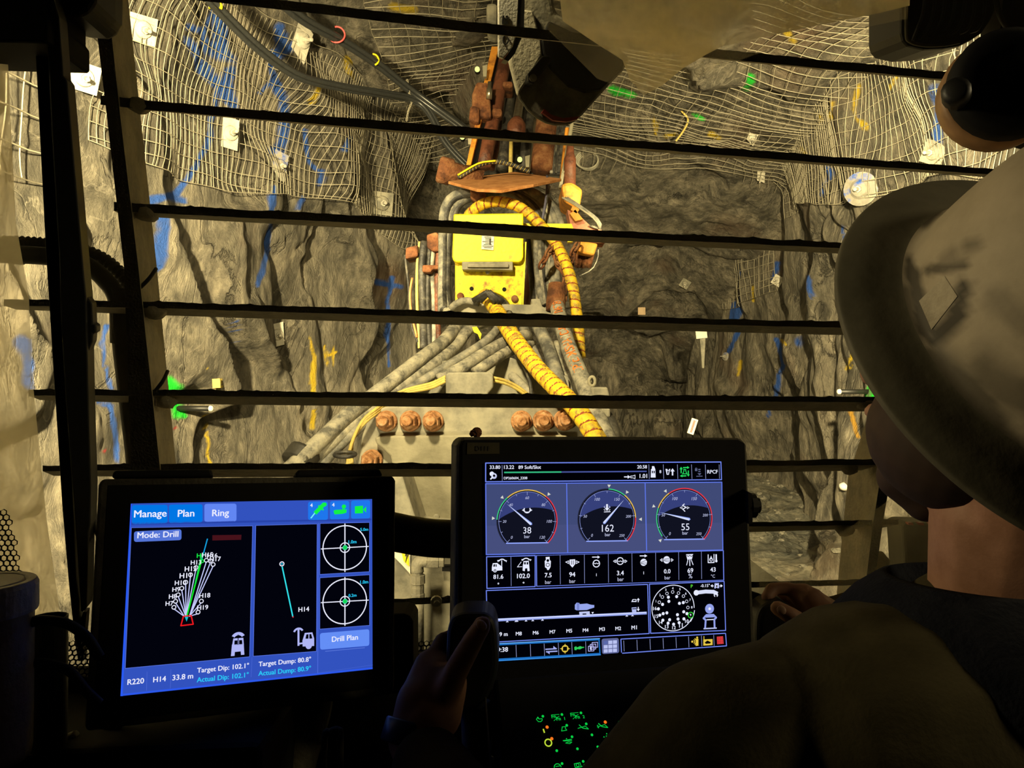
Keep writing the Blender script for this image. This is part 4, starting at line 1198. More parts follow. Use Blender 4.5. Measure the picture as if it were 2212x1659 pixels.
bevel(new_obj('block', bm, M_dustmetal, fit), 0.006, 2)
bm = bmesh.new(); tube(bm, [W(*B(1608, 1205), 2.7) + Vector((math.cos(t) * R_(16, 2.7), 0, math.sin(t) * R_(24, 2.7))) for t in np.linspace(0, 2 * math.pi, 20)], R_(9, 2.7), 8, cap=False); new_obj('lifting_eye', bm, M_paleMetal, fit, True)
hose('hose', [(1670, 1385, 2.66), (1700, 1420, 2.62), (1715, 1480, 2.58), (1730, 1600, 2.55)], 40, M_hosedark, None, 'black hose at the far right of the bolted plate', 'hose')

# hoses arching over the top of the box: a fan of grey hoses
arch = thing('hose_bundle', W(1100, 650, 3.8), 'bundle of grey hydraulic hoses arching round the yellow box', 'hose bundle')
for i in range(7):
    k = i * 26
    hose('hose', [(1000 + k * 0.3, 262 - i * 7, 3.75), (1060 + k, 222 - i * 5, 3.8 + i * .01), (1150 + k, 215, 3.8), (1240 + k * 1.0, 260 + i * 4, 3.78), (1300 + k * 0.9, 350 + i * 5, 3.74), (1310 + k * .75, 480, 3.72), (1320 + k * .62, 640, 3.66), (1345 + k * .5, 800, 3.6)],
         17 if i < 5 else 25, (M_hose, M_hosepale, M_hosedark)[i % 3] if i < 5 else M_hose, arch)
for i in range(5):
    k = i * 17
    hose('hose', [(1060 - k * .3, 250 - i * 9, 3.74), (960 - k, 225 - i * 6 + 20, 3.76), (900 - k, 290, 3.78), (850 - k * .6 + 12, 400, 3.78), (838 - k * .4 + 10, 560, 3.75), (845 - k * .4, 720, 3.7), (860 - k * .6, 830, 3.6)],
         17 if i < 3 else 24, (M_hosedark, M_hose, M_hosepale)[i % 3], arch)
for i in range(4):
    hose('hose', [(1268 + i * 24, 430, 3.8), (1278 + i * 26, 560, 3.8), (1290 + i * 24, 700, 3.75), (1310 + i * 20, 850, 3.6)], 14, (M_hosedark, M_hose)[i % 2], arch)
hose('hose', [(1262, 480, 3.9), (1285, 600, 3.9), (1270, 700, 3.9), (1262, 800, 3.9)], 22, M_rustdark, arch)
for i in range(4):
    hose('hose', [(1375 + i * 4 - 4, 120 + i * 20, 3.9), (1368 + i * 2, 220, 3.7), (1350 - i * 2, 330 + i * 10, 3.65), (1335 + i, 400, 3.65)], 7, plain('purple_cable', (0.10, 0.10, 0.16, 1), 0.6) if i == 0 else M_hosedark, arch)
# hose saddle, low dusty plate the hoses pass over
bm = bmesh.new(); slab(bm, [B(*p) for p in [(815, 835), (870, 800), (950, 790), (955, 765), (1010, 765), (1020, 795), (1290, 800), (1285, 770), (1335, 768), (1345, 810), (1400, 830), (1450, 850), (1450, 905), (830, 905)]], 3.30, 3.46)
tag(bevel(new_obj('hose_saddle', bm, M_dustmetal), 0.006, 2), 'dusty grey hose saddle plate under the yellow box', 'bracket')
hose('hose', [(860, 825, 3.26), (900, 790, 3.26), (950, 780, 3.28), (1010, 790, 3.26)], 20, M_hosepale, None, 'short grey hose curled over the left end of the saddle', 'hose')
bm = bmesh.new()
for d in (-10, 0, 10):
    tube(bm, [W(*B(1000 + d * 2, 780), 3.22), W(*B(1060 + d, 735), 3.2), W(*B(1120 + d * 2, 790), 3.2)], 0.012, 8)
tag(new_obj('cable_tie', bm, M_hosedark, smooth=True), 'black ties knotted over the top of the thick yellow hose', 'cable tie')
bm = bmesh.new(); slab(bm, [B(*p) for p in [(975, 918), (1000, 916), (1025, 955), (1018, 985), (1005, 955), (985, 945)]], 3.05, 3.06)
tag(new_obj('hose_label', bm, M_yellow), 'bent yellow tag among the grey hoses below the saddle', 'tag')
# black hoses and pipes standing left of the box
lf = thing('hose_bundle', W(930, 780, 4.0), 'dark hoses and rusty pipes standing left of the yellow box', 'hose bundle')
for i, (x, r, m_) in enumerate([(690, 8, M_yellowcable), (712, 22, M_hosedark), (745, 13, M_hosedark), (768, 12, M_hose), (795, 15, M_rustdark), (722, 9, M_hosedark)]):
    hose('hose', [(x + 10, 470, 4.0), (x - 4 + (i % 3) * 3, 600, 3.98), (x + (5 if i % 2 else -5), 780, 3.95), (x + 8, 1030, 3.85)], r, m_, lf)
hose('hose', [(660, 660, 3.95), (648, 740, 3.93), (655, 840, 3.9), (684, 972, 3.86)], 6, M_copper, lf)
hose('hose', [(622, 540, 4.0), (640, 700, 3.97), (655, 900, 3.9), (690, 1000, 3.86)], 7, M_hosedark, lf)
bm = bmesh.new(); slab(bm, [B(*p) for p in [(625, 500), (690, 485), (690, 545), (622, 560)]], 3.95, 4.1)
slab(bm, [B(*p) for p in [(735, 430), (790, 415), (810, 450), (800, 520), (770, 520), (738, 500)]], 3.95, 4.05); slab(bm, [B(*p) for p in [(712, 590), (800, 590), (805, 615), (765, 612), (760, 630), (712, 630)]], 3.9, 4.0)
bevel(new_obj('clamp', bm, M_rust, lf), 0.012, 2)
# brackets and hoses on the arch top
wrapped('ribbed_hose', [(900, 130, 4.0), (960, 95, 4.0), (1020, 62, 4.0), (1095, 48, 4.0), (1180, 62, 4.0), (1280, 100, 4.0)], 12, 1.6, (M_hosedark, M_yellowcable), 'ribbed black hose with yellow flecks arched above the rusty sheet', 'hose')
hose('cable', [(900, 118, 3.98), (960, 82, 3.98), (1020, 52, 3.98), (1100, 42, 3.98)], 5, M_yellow, None, 'thin yellow cable lying along the ribbed black hose', 'cable')
bm = bmesh.new(); slab(bm, [B(*p) for p in [(965, 180), (1040, 190), (1050, 250), (1000, 262), (965, 240)]], 3.62, 3.7)
tag(bevel(new_obj('bracket', bm, M_rust), 0.01, 2), 'small rusty bracket between rusty sheet and yellow hose arch', 'bracket')
# ================================================================== CAB
RX = Vector((0.9808, 0.1951, 0.0))      # along the windscreen
NV = Vector((-0.2024, 1.0, 0.1685))
def winY(px, py, D): return D / (1 - 0.2024 * (px - 1106) / F + 0.1685 * (829.5 - py) / F)
def WW(px, py, D): return W(px, py, winY(px, py, D))
def wslab(bm, poly, D0, D1, mi=0):
    f = [WW(x, y, D0) for x, y in poly]
    n = NV.normalized()
    return prism(bm, f, [p + n * (D1 - D0) for p in f], mi)
VX, VY = 772.0, 551.0

# ------------------------------------------------------------------ guard of flat bars outside the glass
guard = thing('window_guard', WW(1100, 1500, 1.36), 'black steel bar guard in front of the windscreen', 'window guard')
def along(pts, step):
    out = []
    for (x0, y0, *r0), (x1, y1, *r1) in zip(pts[:-1], pts[1:]):
        n = max(1, int(abs(x1 - x0) / step))
        for k in range(n):
            t = k / n
            out.append([a + (b - a) * t for a, b in zip((x0, y0, *r0), (x1, y1, *r1))])
    out.append(list(pts[-1]))
    return out
def guard_bar(pts, depth=0.05):
    """pts: (x, y of the inner edge, edge thickness, how far the under side shows)."""
    P = along(pts, 9)
    bm = bmesh.new()
    rr = random.Random(int(pts[0][1]) + 3)
    rows = []
    j = 0.0
    for x, y, t, s in P:
        j = j * 0.7 + rr.uniform(-1, 1) * 0.9
        jt = j + (rr.random() < 0.03) * -2.5
        Y = winY(x, y, 1.35)
        x2, Y2 = x + (VX - x) * 0.035, Y + depth
        sg = s if s > 0 else 0.0
        rows.append([bm.verts.new(W(x, y - t / 2 + jt, Y)), bm.verts.new(W(x, y + t / 2 + j * 0.35, Y)),
                     bm.verts.new(W(x2, y + t / 2 * 0.97 + sg, Y2)), bm.verts.new(W(x2, y - t / 2 * 0.97 + sg * 0.2, Y2))])
    for a, b in zip(rows[:-1], rows[1:]):
        for k in range(4):
            k2 = (k + 1) % 4
            f = bm.faces.new((a[k], b[k], b[k2], a[k2]))
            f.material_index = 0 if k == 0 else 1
    bm.faces.new(rows[0]); bm.faces.new(list(reversed(rows[-1])))
    bmesh.ops.recalc_face_normals(bm, faces=bm.faces[:])
    return new_obj('bar', bm, (M_guard_edge, M_guard), guard)
guard_bar([(255, -28, 20, 0), (719, 23, 21, 0), (1000, 56, 22, 0), (1276, 86, 21, 0), (1630, 124, 20, 0), (2260, 184, 15, 0)])
guard_bar([(217, 216, 20, 3), (303, 226, 20, 3), (670, 257, 19, 4), (900, 276, 19, 5), (1400, 314, 16, 4), (1700, 338, 16, 3), (2280, 381, 12, 3)])
guard_bar([(246, 446, 19, 10), (312, 450, 19, 10), (1000, 485, 15, 13), (1200, 499, 15, 13), (1827, 531, 12, 10), (2100, 545, 12, 10)])
guard_bar([(8, 653, 14, 9), (325, 658, 14, 16), (1000, 680, 13, 16), (1825, 702, 13, 15), (2080, 708, 12, 14)])
guard_bar([(62, 848, 13, 10), (347, 848, 13, 18), (1000, 856, 12, 18), (1240, 859, 12, 17), (1892, 863, 12, 20), (2010, 864, 12, 18)])
guard_bar([(92, 1012, 12, 10), (379, 1008, 13, 17), (1000, 1007, 13, 16), (1615, 1000, 12, 16), (1900, 998, 13, 12)])
guard_bar([(230, 1155, 11, 10), (1000, 1143, 10, 12), (1622, 1133, 9, 13), (1941, 1128, 11, 8)])
guard_bar([(250, 1310, 14, 0), (853, 1301, 14, 0), (977, 1296, 14, 0), (1625, 1264, 12, 0), (1891, 1257, 12, 0)])
def guard_post(left, inner, outer, depth, name='post'):
    """Plate on edge: inner edge between two outlines, side face out to the third."""
    bm = bmesh.new()
    rows = []
    for (xl, yl), (xi, yi), (xo, yo) in zip(left, inner, outer):
        Y = winY(xi, yi, 1.345)
        rows.append([bm.verts.new(W(xl, yl, Y)), bm.verts.new(W(xi, yi, Y)), bm.verts.new(W(xo, yo, Y + depth)), bm.verts.new(W(xl + (xo - xi) , yo, Y + depth))])
    for a, b in zip(rows[:-1], rows[1:]):
        for k in range(4):
            k2 = (k + 1) % 4
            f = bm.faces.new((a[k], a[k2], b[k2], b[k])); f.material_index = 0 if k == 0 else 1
    bm.faces.new(rows[0]); bm.faces.new(list(reversed(rows[-1])))
    bmesh.ops.recalc_face_normals(bm, faces=bm.faces[:])
    return new_obj(name, bm, (M_guard_edge, M_guard), guard)
guard_post([(160, -500), (201, 0), (231, 253), (268, 579), (283, 1006), (300, 1500)],
           [(188, -500), (233, 0), (260, 253), (299, 579), (345, 1006), (400, 1500)],
           [(228, -500), (277, 0), (304, 253), (339, 579), (380, 1003), (430, 1500)], 0.11)
guard_post([(2450, 100), (2310, 370), (2150, 620), (1985, 905), (1938, 1004), (1922, 1043), (1907, 1131), (1891, 1245), (1870, 1500)],
           [(2422, 100), (2282, 370), (2122, 620), (1955, 905), (1910, 1004), (1900, 1043), (1886, 1131), (1872, 1245), (1850, 1500)],
           [(2330, 100), (2200, 370), (2040, 620), (1877, 891), (1842, 1000), (1832, 1030), (1822, 1131), (1809, 1266), (1790, 1500)], 0.11)
for x, y in [(300, 228), (318, 462), (335, 672), (360, 868), (1870, 873), (1835, 1012), (1825, 1145)]:
    bm = bmesh.new()
    bmesh.ops.create_icosphere(bm, subdivisions=2, radius=0.016)
    rr = random.Random(int(x + y))
    c = W(x, y, winY(x, y, 1.36))
    for v in bm.verts: v.co = c + Vector((v.co.x * 1.1, v.co.y * 1.0, v.co.z * 0.8)) * (1 + rr.uniform(-0.15, 0.15))
    new_obj('weld', bm, M_guard, guard, True)
for a, b in [((300, 624), (337, 581)), ((335, 845), (362, 802))]:
    bm = bmesh.new(); tube(bm, catmull([WW(a[0], a[1], 1.35), WW((a[0] + b[0]) / 2 + 3, (a[1] + b[1]) / 2, 1.36), WW(b[0], b[1], 1.40)], 6), 0.0032, 6)
    tag(new_obj('cable_tie', bm, M_blackmatte, smooth=True), ('upper' if a[1] < 700 else 'lower') + ' black cable tie on the left guard post', 'cable tie')

# corrugated hose coming in from the left, then down the post
ch = thing('corrugated_hose', WW(270, 1000, 1.42), 'corrugated black hose curving down beside the left guard post', 'hose')
P = resample(catmull([WW(-60, 535, 1.46), WW(40, 537, 1.46), WW(120, 545, 1.46), (WW(185, 560, 1.46)), WW(235, 592, 1.45), WW(268, 640, 1.44), WW(272, 720, 1.43)], 8), 0.0022)
bm = bmesh.new(); tube(bm, [p + Vector((0, 0.02, 0.012)) for p in P], [0.0125 * (1.0 if (i % 4) < 2 else 0.84) for i in range(len(P))], 14); new_obj('corrugated_tube', bm, M_rubber, ch, True)
P2 = resample(catmull([WW(-60, 548, 1.44), WW(40, 550, 1.44), WW(120, 556, 1.44), (WW(185, 572, 1.44)), WW(228, 606, 1.43), WW(254, 650, 1.42), WW(258, 740, 1.42)], 8), 0.01)
bm = bmesh.new(); tube(bm, P2, 0.0145, 14); new_obj('smooth_hose', bm, M_rubber, ch, True)
P3 = [WW(262, 622, 1.42), WW(262, 700, 1.42), WW(272, 800, 1.42), WW(284, 900, 1.42), WW(296, 1010, 1.42), WW(310, 1200, 1.42)]
bm = bmesh.new(); tube(bm, catmull(P3, 6), 0.017, 12); new_obj('sleeve', bm, M_rubber, ch, True)
bm = bmesh.new(); tube(bm, resample([WW(28, 543, 1.455), WW(50, 545, 1.455)], 0.004), 0.021, 14); new_obj('band', bm, M_blackmatte, ch, True)

# ------------------------------------------------------------------ windscreen: glass and its films of dust
m, nt, b = nodes_of('windscreen_glass')
nt.nodes.remove(b)
out = nt.nodes['Material Output']
tr = N(nt, 'ShaderNodeBsdfTransparent'); tr.inputs[0].default_value = (0.97, 0.97, 0.95, 1)
gl = N(nt, 'ShaderNodeBsdfGlossy'); gl.inputs['Roughness'].default_value = 0.02
tl = N(nt, 'ShaderNodeBsdfTranslucent'); tl.inputs[0].default_value = (0.75, 0.7, 0.55, 1)
fr = N(nt, 'ShaderNodeFresnel'); fr.inputs[0].default_value = 1.3
m1 = N(nt, 'ShaderNodeMixShader'); m2 = N(nt, 'ShaderNodeMixShader')
tc = N(nt, 'ShaderNodeTexCoord')
ns = N(nt, 'ShaderNodeTexNoise'); ns.inputs['Scale'].default_value = 260; ns.inputs['Detail'].default_value = 3
nt.links.new(tc.outputs['Object'], ns.inputs['Vector'])
rs_ = ramp(nt, [(0.72, (0.006, 0.006, 0.006, 1)), (0.80, (0.22, 0.22, 0.22, 1))])
nt.links.new(ns.outputs['Fac'], rs_.inputs[0])
nt.links.new(rs_.outputs[0], m1.inputs[0]); nt.links.new(tr.outputs[0], m1.inputs[1]); nt.links.new(tl.outputs[0], m1.inputs[2])
fm = N(nt, 'ShaderNodeMath', operation='MULTIPLY'); fm.inputs[1].default_value = 0.25
nt.links.new(fr.outputs[0], fm.inputs[0])
nt.links.new(fm.outputs[0], m2.inputs[0]); nt.links.new(m1.outputs[0], m2.inputs[1]); nt.links.new(gl.outputs[0], m2.inputs[2])
nt.links.new(m2.outputs[0], out.inputs[0])
M_glass = m
def film_mat(name, lo, hi, scale, col):
    m, nt, b = nodes_of(name)
    nt.nodes.remove(b)
    out = nt.nodes['Material Output']
    tr = N(nt, 'ShaderNodeBsdfTransparent')
    tl = N(nt, 'ShaderNodeBsdfTranslucent'); tl.inputs[0].default_value = col
    mx = N(nt, 'ShaderNodeMixShader')
    tc = N(nt, 'ShaderNodeTexCoord'); ns = N(nt, 'ShaderNodeTexNoise'); ns.inputs['Scale'].default_value = scale; ns.inputs['Detail'].default_value = 6
    nt.links.new(tc.outputs['Object'], ns.inputs['Vector'])
    r = ramp(nt, [(0.35, (lo, lo, lo, 1)), (0.65, (hi, hi, hi, 1))])
    nt.links.new(ns.outputs['Fac'], r.inputs[0])
    nt.links.new(r.outputs[0], mx.inputs[0]); nt.links.new(tr.outputs[0], mx.inputs[1]); nt.links.new(tl.outputs[0], mx.inputs[2])
    nt.links.new(mx.outputs[0], out.inputs[0])
    return m
M_film = film_mat('dust_film', 0.30, 0.90, 11.0, (0.95, 0.88, 0.68, 1))
M_film2 = film_mat('dust_film_left', 0.22, 0.60, 5.0, (0.9, 0.84, 0.66, 1))
M_film3 = film_mat('thin_dust', 0.05, 0.14, 6.0, (0.8, 0.74, 0.56, 1))
bm = bmesh.new()
wslab(bm, [(-420, -420), (2750, -420), (2750, 1560), (-420, 1560)], 1.27, 1.276)
win = new_obj('window_1', bm, M_glass, kind='structure')
def film(poly, mat, D):
    bm = bmesh.new(); wslab(bm, poly, D, D + 0.0006); return new_obj('dust_film', bm, mat, win)
film([(1180, -300), (1215, 45), (1290, 95), (1345, 130), (1362, 175), (1390, 205), (1430, 185), (1475, 148), (1520, 121), (1560, 100), (1650, 80), (1760, 56), (1900, 28), (1965, 12), (1970, -300)], M_film, 1.2685)
film([(-420, 60), (14, 60), (22, 250), (34, 480), (62, 640), (70, 820), (88, 1000), (100, 1120), (140, 1400), (180, 1560), (-420, 1560)], M_film2, 1.2685)
film([(1180, -300), (1180, 60), (1290, 170), (1420, 215), (1540, 150), (1700, 95), (1960, 40), (1990, -300)], M_film3, 1.2672)
film([(1640, 1240), (1820, 1150), (1950, 1060), (2010, 1120), (2000, 1330), (1640, 1340)], M_film3, 1.2672)

# ------------------------------------------------------------------ wiper
wip = thing('wiper', WW(120, 0, 1.25), 'black windscreen wiper hanging down the left of the glass', 'wiper')
bm = bmesh.new()
wslab(bm, [(72, 40), (100, 40), (118, 300), (134, 560), (150, 900), (165, 1250), (172, 1300), (166, 1380), (160, 1380), (147, 1252), (134, 1100), (116, 825), (98, 542)], 1.225, 1.25)
bevel(new_obj('blade', bm, M_black, wip), 0.004, 2)
bm = bmesh.new()
wslab(bm, [(112, -20), (128, 36), (137, 165), (145, 175), (160, 350), (174, 510), (182, 600), (186, 640), (192, 900), (197, 1050), (195, 1134), (191, 1150), (189, 1250), (187, 1314), (180, 1322), (174, 1322), (160, 1100), (142, 870), (131, 690), (128, 560), (112, 300), (96, -20)], 1.19, 1.22)
bevel(new_obj('arm', bm, M_black, wip), 0.004, 2)
bm = bmesh.new()
wslab(bm, [(184, 636), (199, 655), (201, 700), (208, 702), (208, 718), (201, 720), (200, 738), (194, 752), (184, 772)], 1.195, 1.215)
bevel(new_obj('arm_joint', bm, M_black, wip), 0.003, 2)
bm = bmesh.new(); wslab(bm, [(160, 1375), (180, 1322), (187, 1322), (181, 1395), (180, 1428), (169, 1428)], 1.23, 1.245); new_obj('tip', bm, M_rubber, wip)
bm = bmesh.new(); tube(bm, catmull([WW(190, 1060, 1.22), WW(200, 1110, 1.22), WW(225, 1180, 1.21)], 6), 0.006, 8); new_obj('washer_hose', bm, M_rubber, wip, True)

# ------------------------------------------------------------------ lamps and fittings at the top
lampR = thing('work_lamp', WW(2050, 0, 1.72), 'black finned work lamp hanging at the upper right corner', 'work lamp')
bm = bmesh.new()
outl = [(1950, -240), (1947, 72), (1951, 88), (1962, 100), (1998, 108), (2040, 106), (2074, 100), (2100, 87), (2122, 72), (2140, 45), (2152, 20), (2154, -240)]
wslab(bm, outl, 1.72, 1.84)
bevel(new_obj('housing', bm, M_black, lampR), 0.006, 2)
bm = bmesh.new()
rim = [WW(x, y, 1.715) for x, y in [(1960, -20), (1958, 70), (1966, 90), (2000, 98), (2040, 97), (2072, 91)]]
tube(bm, catmull(rim, 6), 0.004, 6); new_obj('rim', bm, M_caseedge, lampR, True)
bm = bmesh.new()
for k in range(7):
    x = 1985 + k * 22
    pts = [WW(x + 14 - k * 0.5, -20, 1.70), WW(x + 8, 30, 1.70), WW(x - 4, 62, 1.70), WW(x - 22 if k else x - 14, 88 - k * 3, 1.71)]
    tube(bm, catmull(pts, 6), 0.0036, 6)
new_obj('cooling_fin', bm, M_black, lampR, True)
bm = bmesh.new(); tube(bm, catmull([WW(2150, -30, 1.70), WW(2156, 20, 1.70), WW(2175, 60, 1.72), WW(2210, 80, 1.75)], 6), 0.006, 8); new_obj('cable', bm, M_rubber, lampR, True)
bm = bmesh.new(); wslab(bm, [(2170, -40), (2300, -40), (2300, 75), (2160, 75)], 1.74, 1.8); new_obj('bracket', bm, M_black, lampR)

hood = thing('light_hood', WW(1200, 0, 1.75), 'black bucket-shaped lamp hood with red tape at the top centre', 'lamp hood')
bm = bmesh.new()
outl = [(1096, -300), (1098, 124), (1112, 180), (1120, 214), (1138, 240), (1158, 257), (1178, 268), (1197, 273), (1227, 272), (1242, 264), (1258, 250), (1290, 214), (1322, 179), (1347, 153), (1363, 127), (1340, 108), (1276, 72), (1200, 28), (1140, -300)]
fr_ = [WW(x, y, 1.66) for x, y in outl]
bk = [WW(1180 + (x - 1180) * 0.86, 60 + (y - 60) * 0.86, 1.90) for x, y in outl]
prism(bm, fr_, bk)
M_hood = dirty('dusty_hood_plastic', (0.10, 0.095, 0.07, 1), (0.17, 0.16, 0.12, 1), (0.28, 0.26, 0.19, 1), scale=20, rough=0.6, bump=0.2)
bevel(new_obj('shell', bm, M_hood, hood), 0.01, 3)
bm = bmesh.new()
wslab(bm, [(1170, 90), (1186, 44), (1276, 86), (1352, 130), (1345, 150), (1318, 176), (1298, 194), (1266, 199), (1230, 186), (1190, 146), (1174, 116)], 1.648, 1.665)
bevel(new_obj('lens_recess_shade', bm, M_blackmatte, hood), 0.004, 2)  # dark slab set proud: shade inside the opening put into its colour
bm = bmesh.new()
wslab(bm, [(1130, 20), (1152, 22), (1170, 90), (1172, 118), (1142, 170), (1120, 205), (1101, 130)], 1.65, 1.67)
bevel(new_obj('side_flat', bm, dirty('lit_grey_side', (0.30, 0.28, 0.21, 1), (0.42, 0.39, 0.29, 1), scale=25), hood), 0.004, 2)  # paler grey strip paints in the light on this side
bm = bmesh.new(); wslab(bm, [(1140, 160), (1172, 120), (1190, 122), (1192, 132), (1160, 172), (1152, 182), (1141, 178)], 1.625, 1.66); lug = bevel(new_obj('lug', bm, M_black, hood), 0.003, 2)
bm = bmesh.new(); lathe(bm, WW(1151, 169, 1.625), -NV, [(0.0075, 0), (0.0075, 0.004), (0.0045, 0.005), (0.0045, 0.008)], 16); new_obj('screw', bm, M_steelbolt, lug)
bm = bmesh.new(); wslab(bm, [(1176, 235), (1190, 247), (1215, 255), (1253, 251), (1246, 258), (1225, 263), (1195, 260), (1171, 243)], 1.648, 1.662); new_obj('red_tape', bm, M_redtape, hood, label='red tape strip')
wp = thing('label_plate', WW(1100, 0, 1.7), 'worn white plate with black letters left of the lamp hood', 'label plate')
bm = bmesh.new(); wslab(bm, [(1076, -300), (1124, -300), (1121, 0), (1117, 72), (1108, 101), (1088, 126), (1077, 121)], 1.60, 1.612); bevel(new_obj('board', bm, dirty('scuffed_white_plate', (0.90, 0.88, 0.78, 1), (0.82, 0.80, 0.70, 1), (0.20, 0.18, 0.14, 1), scale=40, lo=0.35, hi=0.70), wp), 0.002)
bm = bmesh.new(); wslab(bm, [(1124, -300), (1140, -300), (1132, 70), (1112, 116), (1098, 132), (1088, 128), (1108, 101), (1117, 72), (1121, 0)], 1.602, 1.63); new_obj('backing', bm, M_black, wp)
bm = bmesh.new()
for q in ([(1086, 33), (1090, 34), (1089, 52), (1084, 51)], [(1092, 34), (1098, 33), (1098, 36), (1093, 37)], [(1092, 40), (1098, 39), (1097, 42), (1092, 43)], [(1092, 47), (1097, 46), (1097, 52), (1092, 52)]):
    wslab(bm, q, 1.597, 1.5995)
c = WW(1092, 86, 1.598)
tube(bm, [c + Vector((math.cos(t) * 0.0052, 0, math.sin(t) * 0.0085)) for t in np.linspace(0, 2 * math.pi, 16)], 0.0014, 5, cap=False)
new_obj('lettering', bm, M_ink, wp)

bx = thing('radio_box', W(40, 60, 1.0), 'black box in the top left corner of the cab', 'box')
bm = bmesh.new(); slab(bm, [(-120, -300), (94, -300), (94, 30), (103, 38), (103, 88), (96, 92), (-120, 86)], 0.98, 1.08); bevel(new_obj('case', bm, M_blackmatte, bx), 0.004, 2)
bm = bmesh.new(); slab(bm, [(96, -300), (210, -300), (203, 0), (190, 22), (170, 31), (125, 27), (100, 20)], 1.02, 1.10); bevel(new_obj('bracket', bm, M_black, bx), 0.008, 3)

# ------------------------------------------------------------------ shell of the cab around the seat
def cab_xy(px, Y): return (px, Y)
def cslab(name, x0, x1, y0, y1, z0, z1, mat, yaw=-0.2):
    bm = bmesh.new()
    c = Vector(((x0 + x1) / 2, (y0 + y1) / 2, (z0 + z1) / 2))
    fw = Vector((-0.1951, 0.9808, 0))
    o = RX * c.x + fw * c.y + Vector((0, 0, c.z))
    obox(bm, o, RX * (x1 - x0) / 2, fw * (y1 - y0) / 2, Vector((0, 0, (z1 - z0) / 2)))
    return new_obj(name, bm, mat, kind='structure')
M_cabin = dirty('cab_lining', (0.010, 0.010, 0.009, 1), (0.02, 0.019, 0.016, 1), scale=10, rough=0.85, spec=0.2)
cslab('ceiling_cab', -0.95, 1.25, -0.95, 1.03, 3.02, 3.10, M_cabin)
cslab('floor_cab', -0.95, 1.25, -0.95, 1.33, 0.92, 1.0, M_cabin)
cslab('wall_cab_back', -0.95, 1.25, -1.0, -0.95, 0.95, 3.10, M_cabin)
cslab('wall_cab_left_lower', -1.0, -0.95, -0.95, 1.30, 0.95, 1.75, M_cabin)
cslab('wall_cab_left', -1.0, -0.95, -0.95, 0.45, 1.75, 3.10, M_cabin)
cslab('wall_cab_right_lower', 1.2, 1.25, -0.95, 1.33, 0.95, 1.95, M_cabin)
cslab('wall_cab_right_front', 1.2, 1.25, 0.75, 1.10, 1.95, 3.1, M_cabin)
cslab('wall_cab_right_rear', 1.2, 1.25, -0.95, -0.55, 1.95, 3.1, M_cabin)
cslab('wall_cab_front', -0.95, 1.25, 1.24, 1.31, 0.95, 1.82, M_cabin)

# perforated sheet: hexagonal holes
def perforated(name, origin, ux, uz, nx, nz, pitch, label, hole=0.74, edge=None):
    bm = bmesh.new()
    nrm = ux.cross(uz).normalized()
    for i in range(nx):
        for j in range(nz):
            cx, cz_ = pitch * (i + (0.5 if j % 2 else 0)), pitch * 0.866 * j
            if edge and not edge(cx, cz_): continue
            c = origin + ux * cx + uz * cz_
            o_, i_ = [], []
            for k in range(6):
                a = math.pi / 6 + k * math.pi / 3
                d = ux * math.cos(a) + uz * math.sin(a)
                o_.append((c + d * pitch * 0.5774)); i_.append(c + d * pitch * 0.5774 * hole)
            vo = [bm.verts.new(p) for p in o_]; vi = [bm.verts.new(p) for p in i_]; vb = [bm.verts.new(p + nrm * 0.0015) for p in i_]
            for k in range(6):
                k2 = (k + 1) % 6
                bm.faces.new((vo[k], vo[k2], vi[k2], vi[k])); bm.faces.new((vi[k], vi[k2], vb[k2], vb[k]))
    bmesh.ops.remove_doubles(bm, verts=bm.verts[:], dist=pitch * 0.02)
    return tag(new_obj(name, bm, M_black), label, 'perforated sheet')
perforated('perforated_panel', W(-42, 1262, 0.93), Vector((0.99, 0.12, 0)).normalized(), Vector((0.06, 0, 1)).normalized(), 7, 15, 0.0072, 'black perforated sheet at the left edge above the jar', 0.8,
           lambda x, z: x < 0.047 - z * 0.22)
perforated('perforated_panel', W(55, 1480, 1.0), Vector((0.98, 0.19, 0)).normalized(), Vector((0, 0.5, 0.87)).normalized(), 14, 9, 0.0072, 'black perforated ledge behind the dark cup and wiper tip')
perforated('perforated_panel', W(840, 1415, 1.16), Vector((0.98, 0.19, 0)).normalized(), Vector((0, 0.6, 0.8)).normalized(), 18, 3, 0.0080, 'black perforated ledge between the two displays')
M_deckblk = M_blackmatte
# lower sill of the window and the black handrail seen between the displays
bm = bmesh.new(); tube(bm, catmull([W(560, 1100, 1.06), W(750, 1128, 1.06), W(900, 1158, 1.07), W(990, 1165, 1.08), W(1200, 1175, 1.1)], 8), 0.027, 16)
tag(new_obj('handrail', bm, M_black, smooth=True), 'thick black padded rail behind and between the two displays', 'rail')
bm = bmesh.new(); slab(bm, [(820, 1328), (872, 1327), (886, 1332), (892, 1345), (893, 1500), (820, 1500)], 1.0, 1.06)
tag(bevel(new_obj('switch_box', bm, M_blackmatte), 0.004, 2), 'small black box low between the two displays', 'box')
bm = bmesh.new(); lathe(bm, W(942, 1297, 1.36), -NV, [(0.010, 0), (0.010, 0.006), (0.005, 0.008), (0.005, 0.014)], 12); tag(new_obj('bolt', bm, M_steelbolt), 'small bolt and washer on the lowest guard bar between displays', 'bolt')
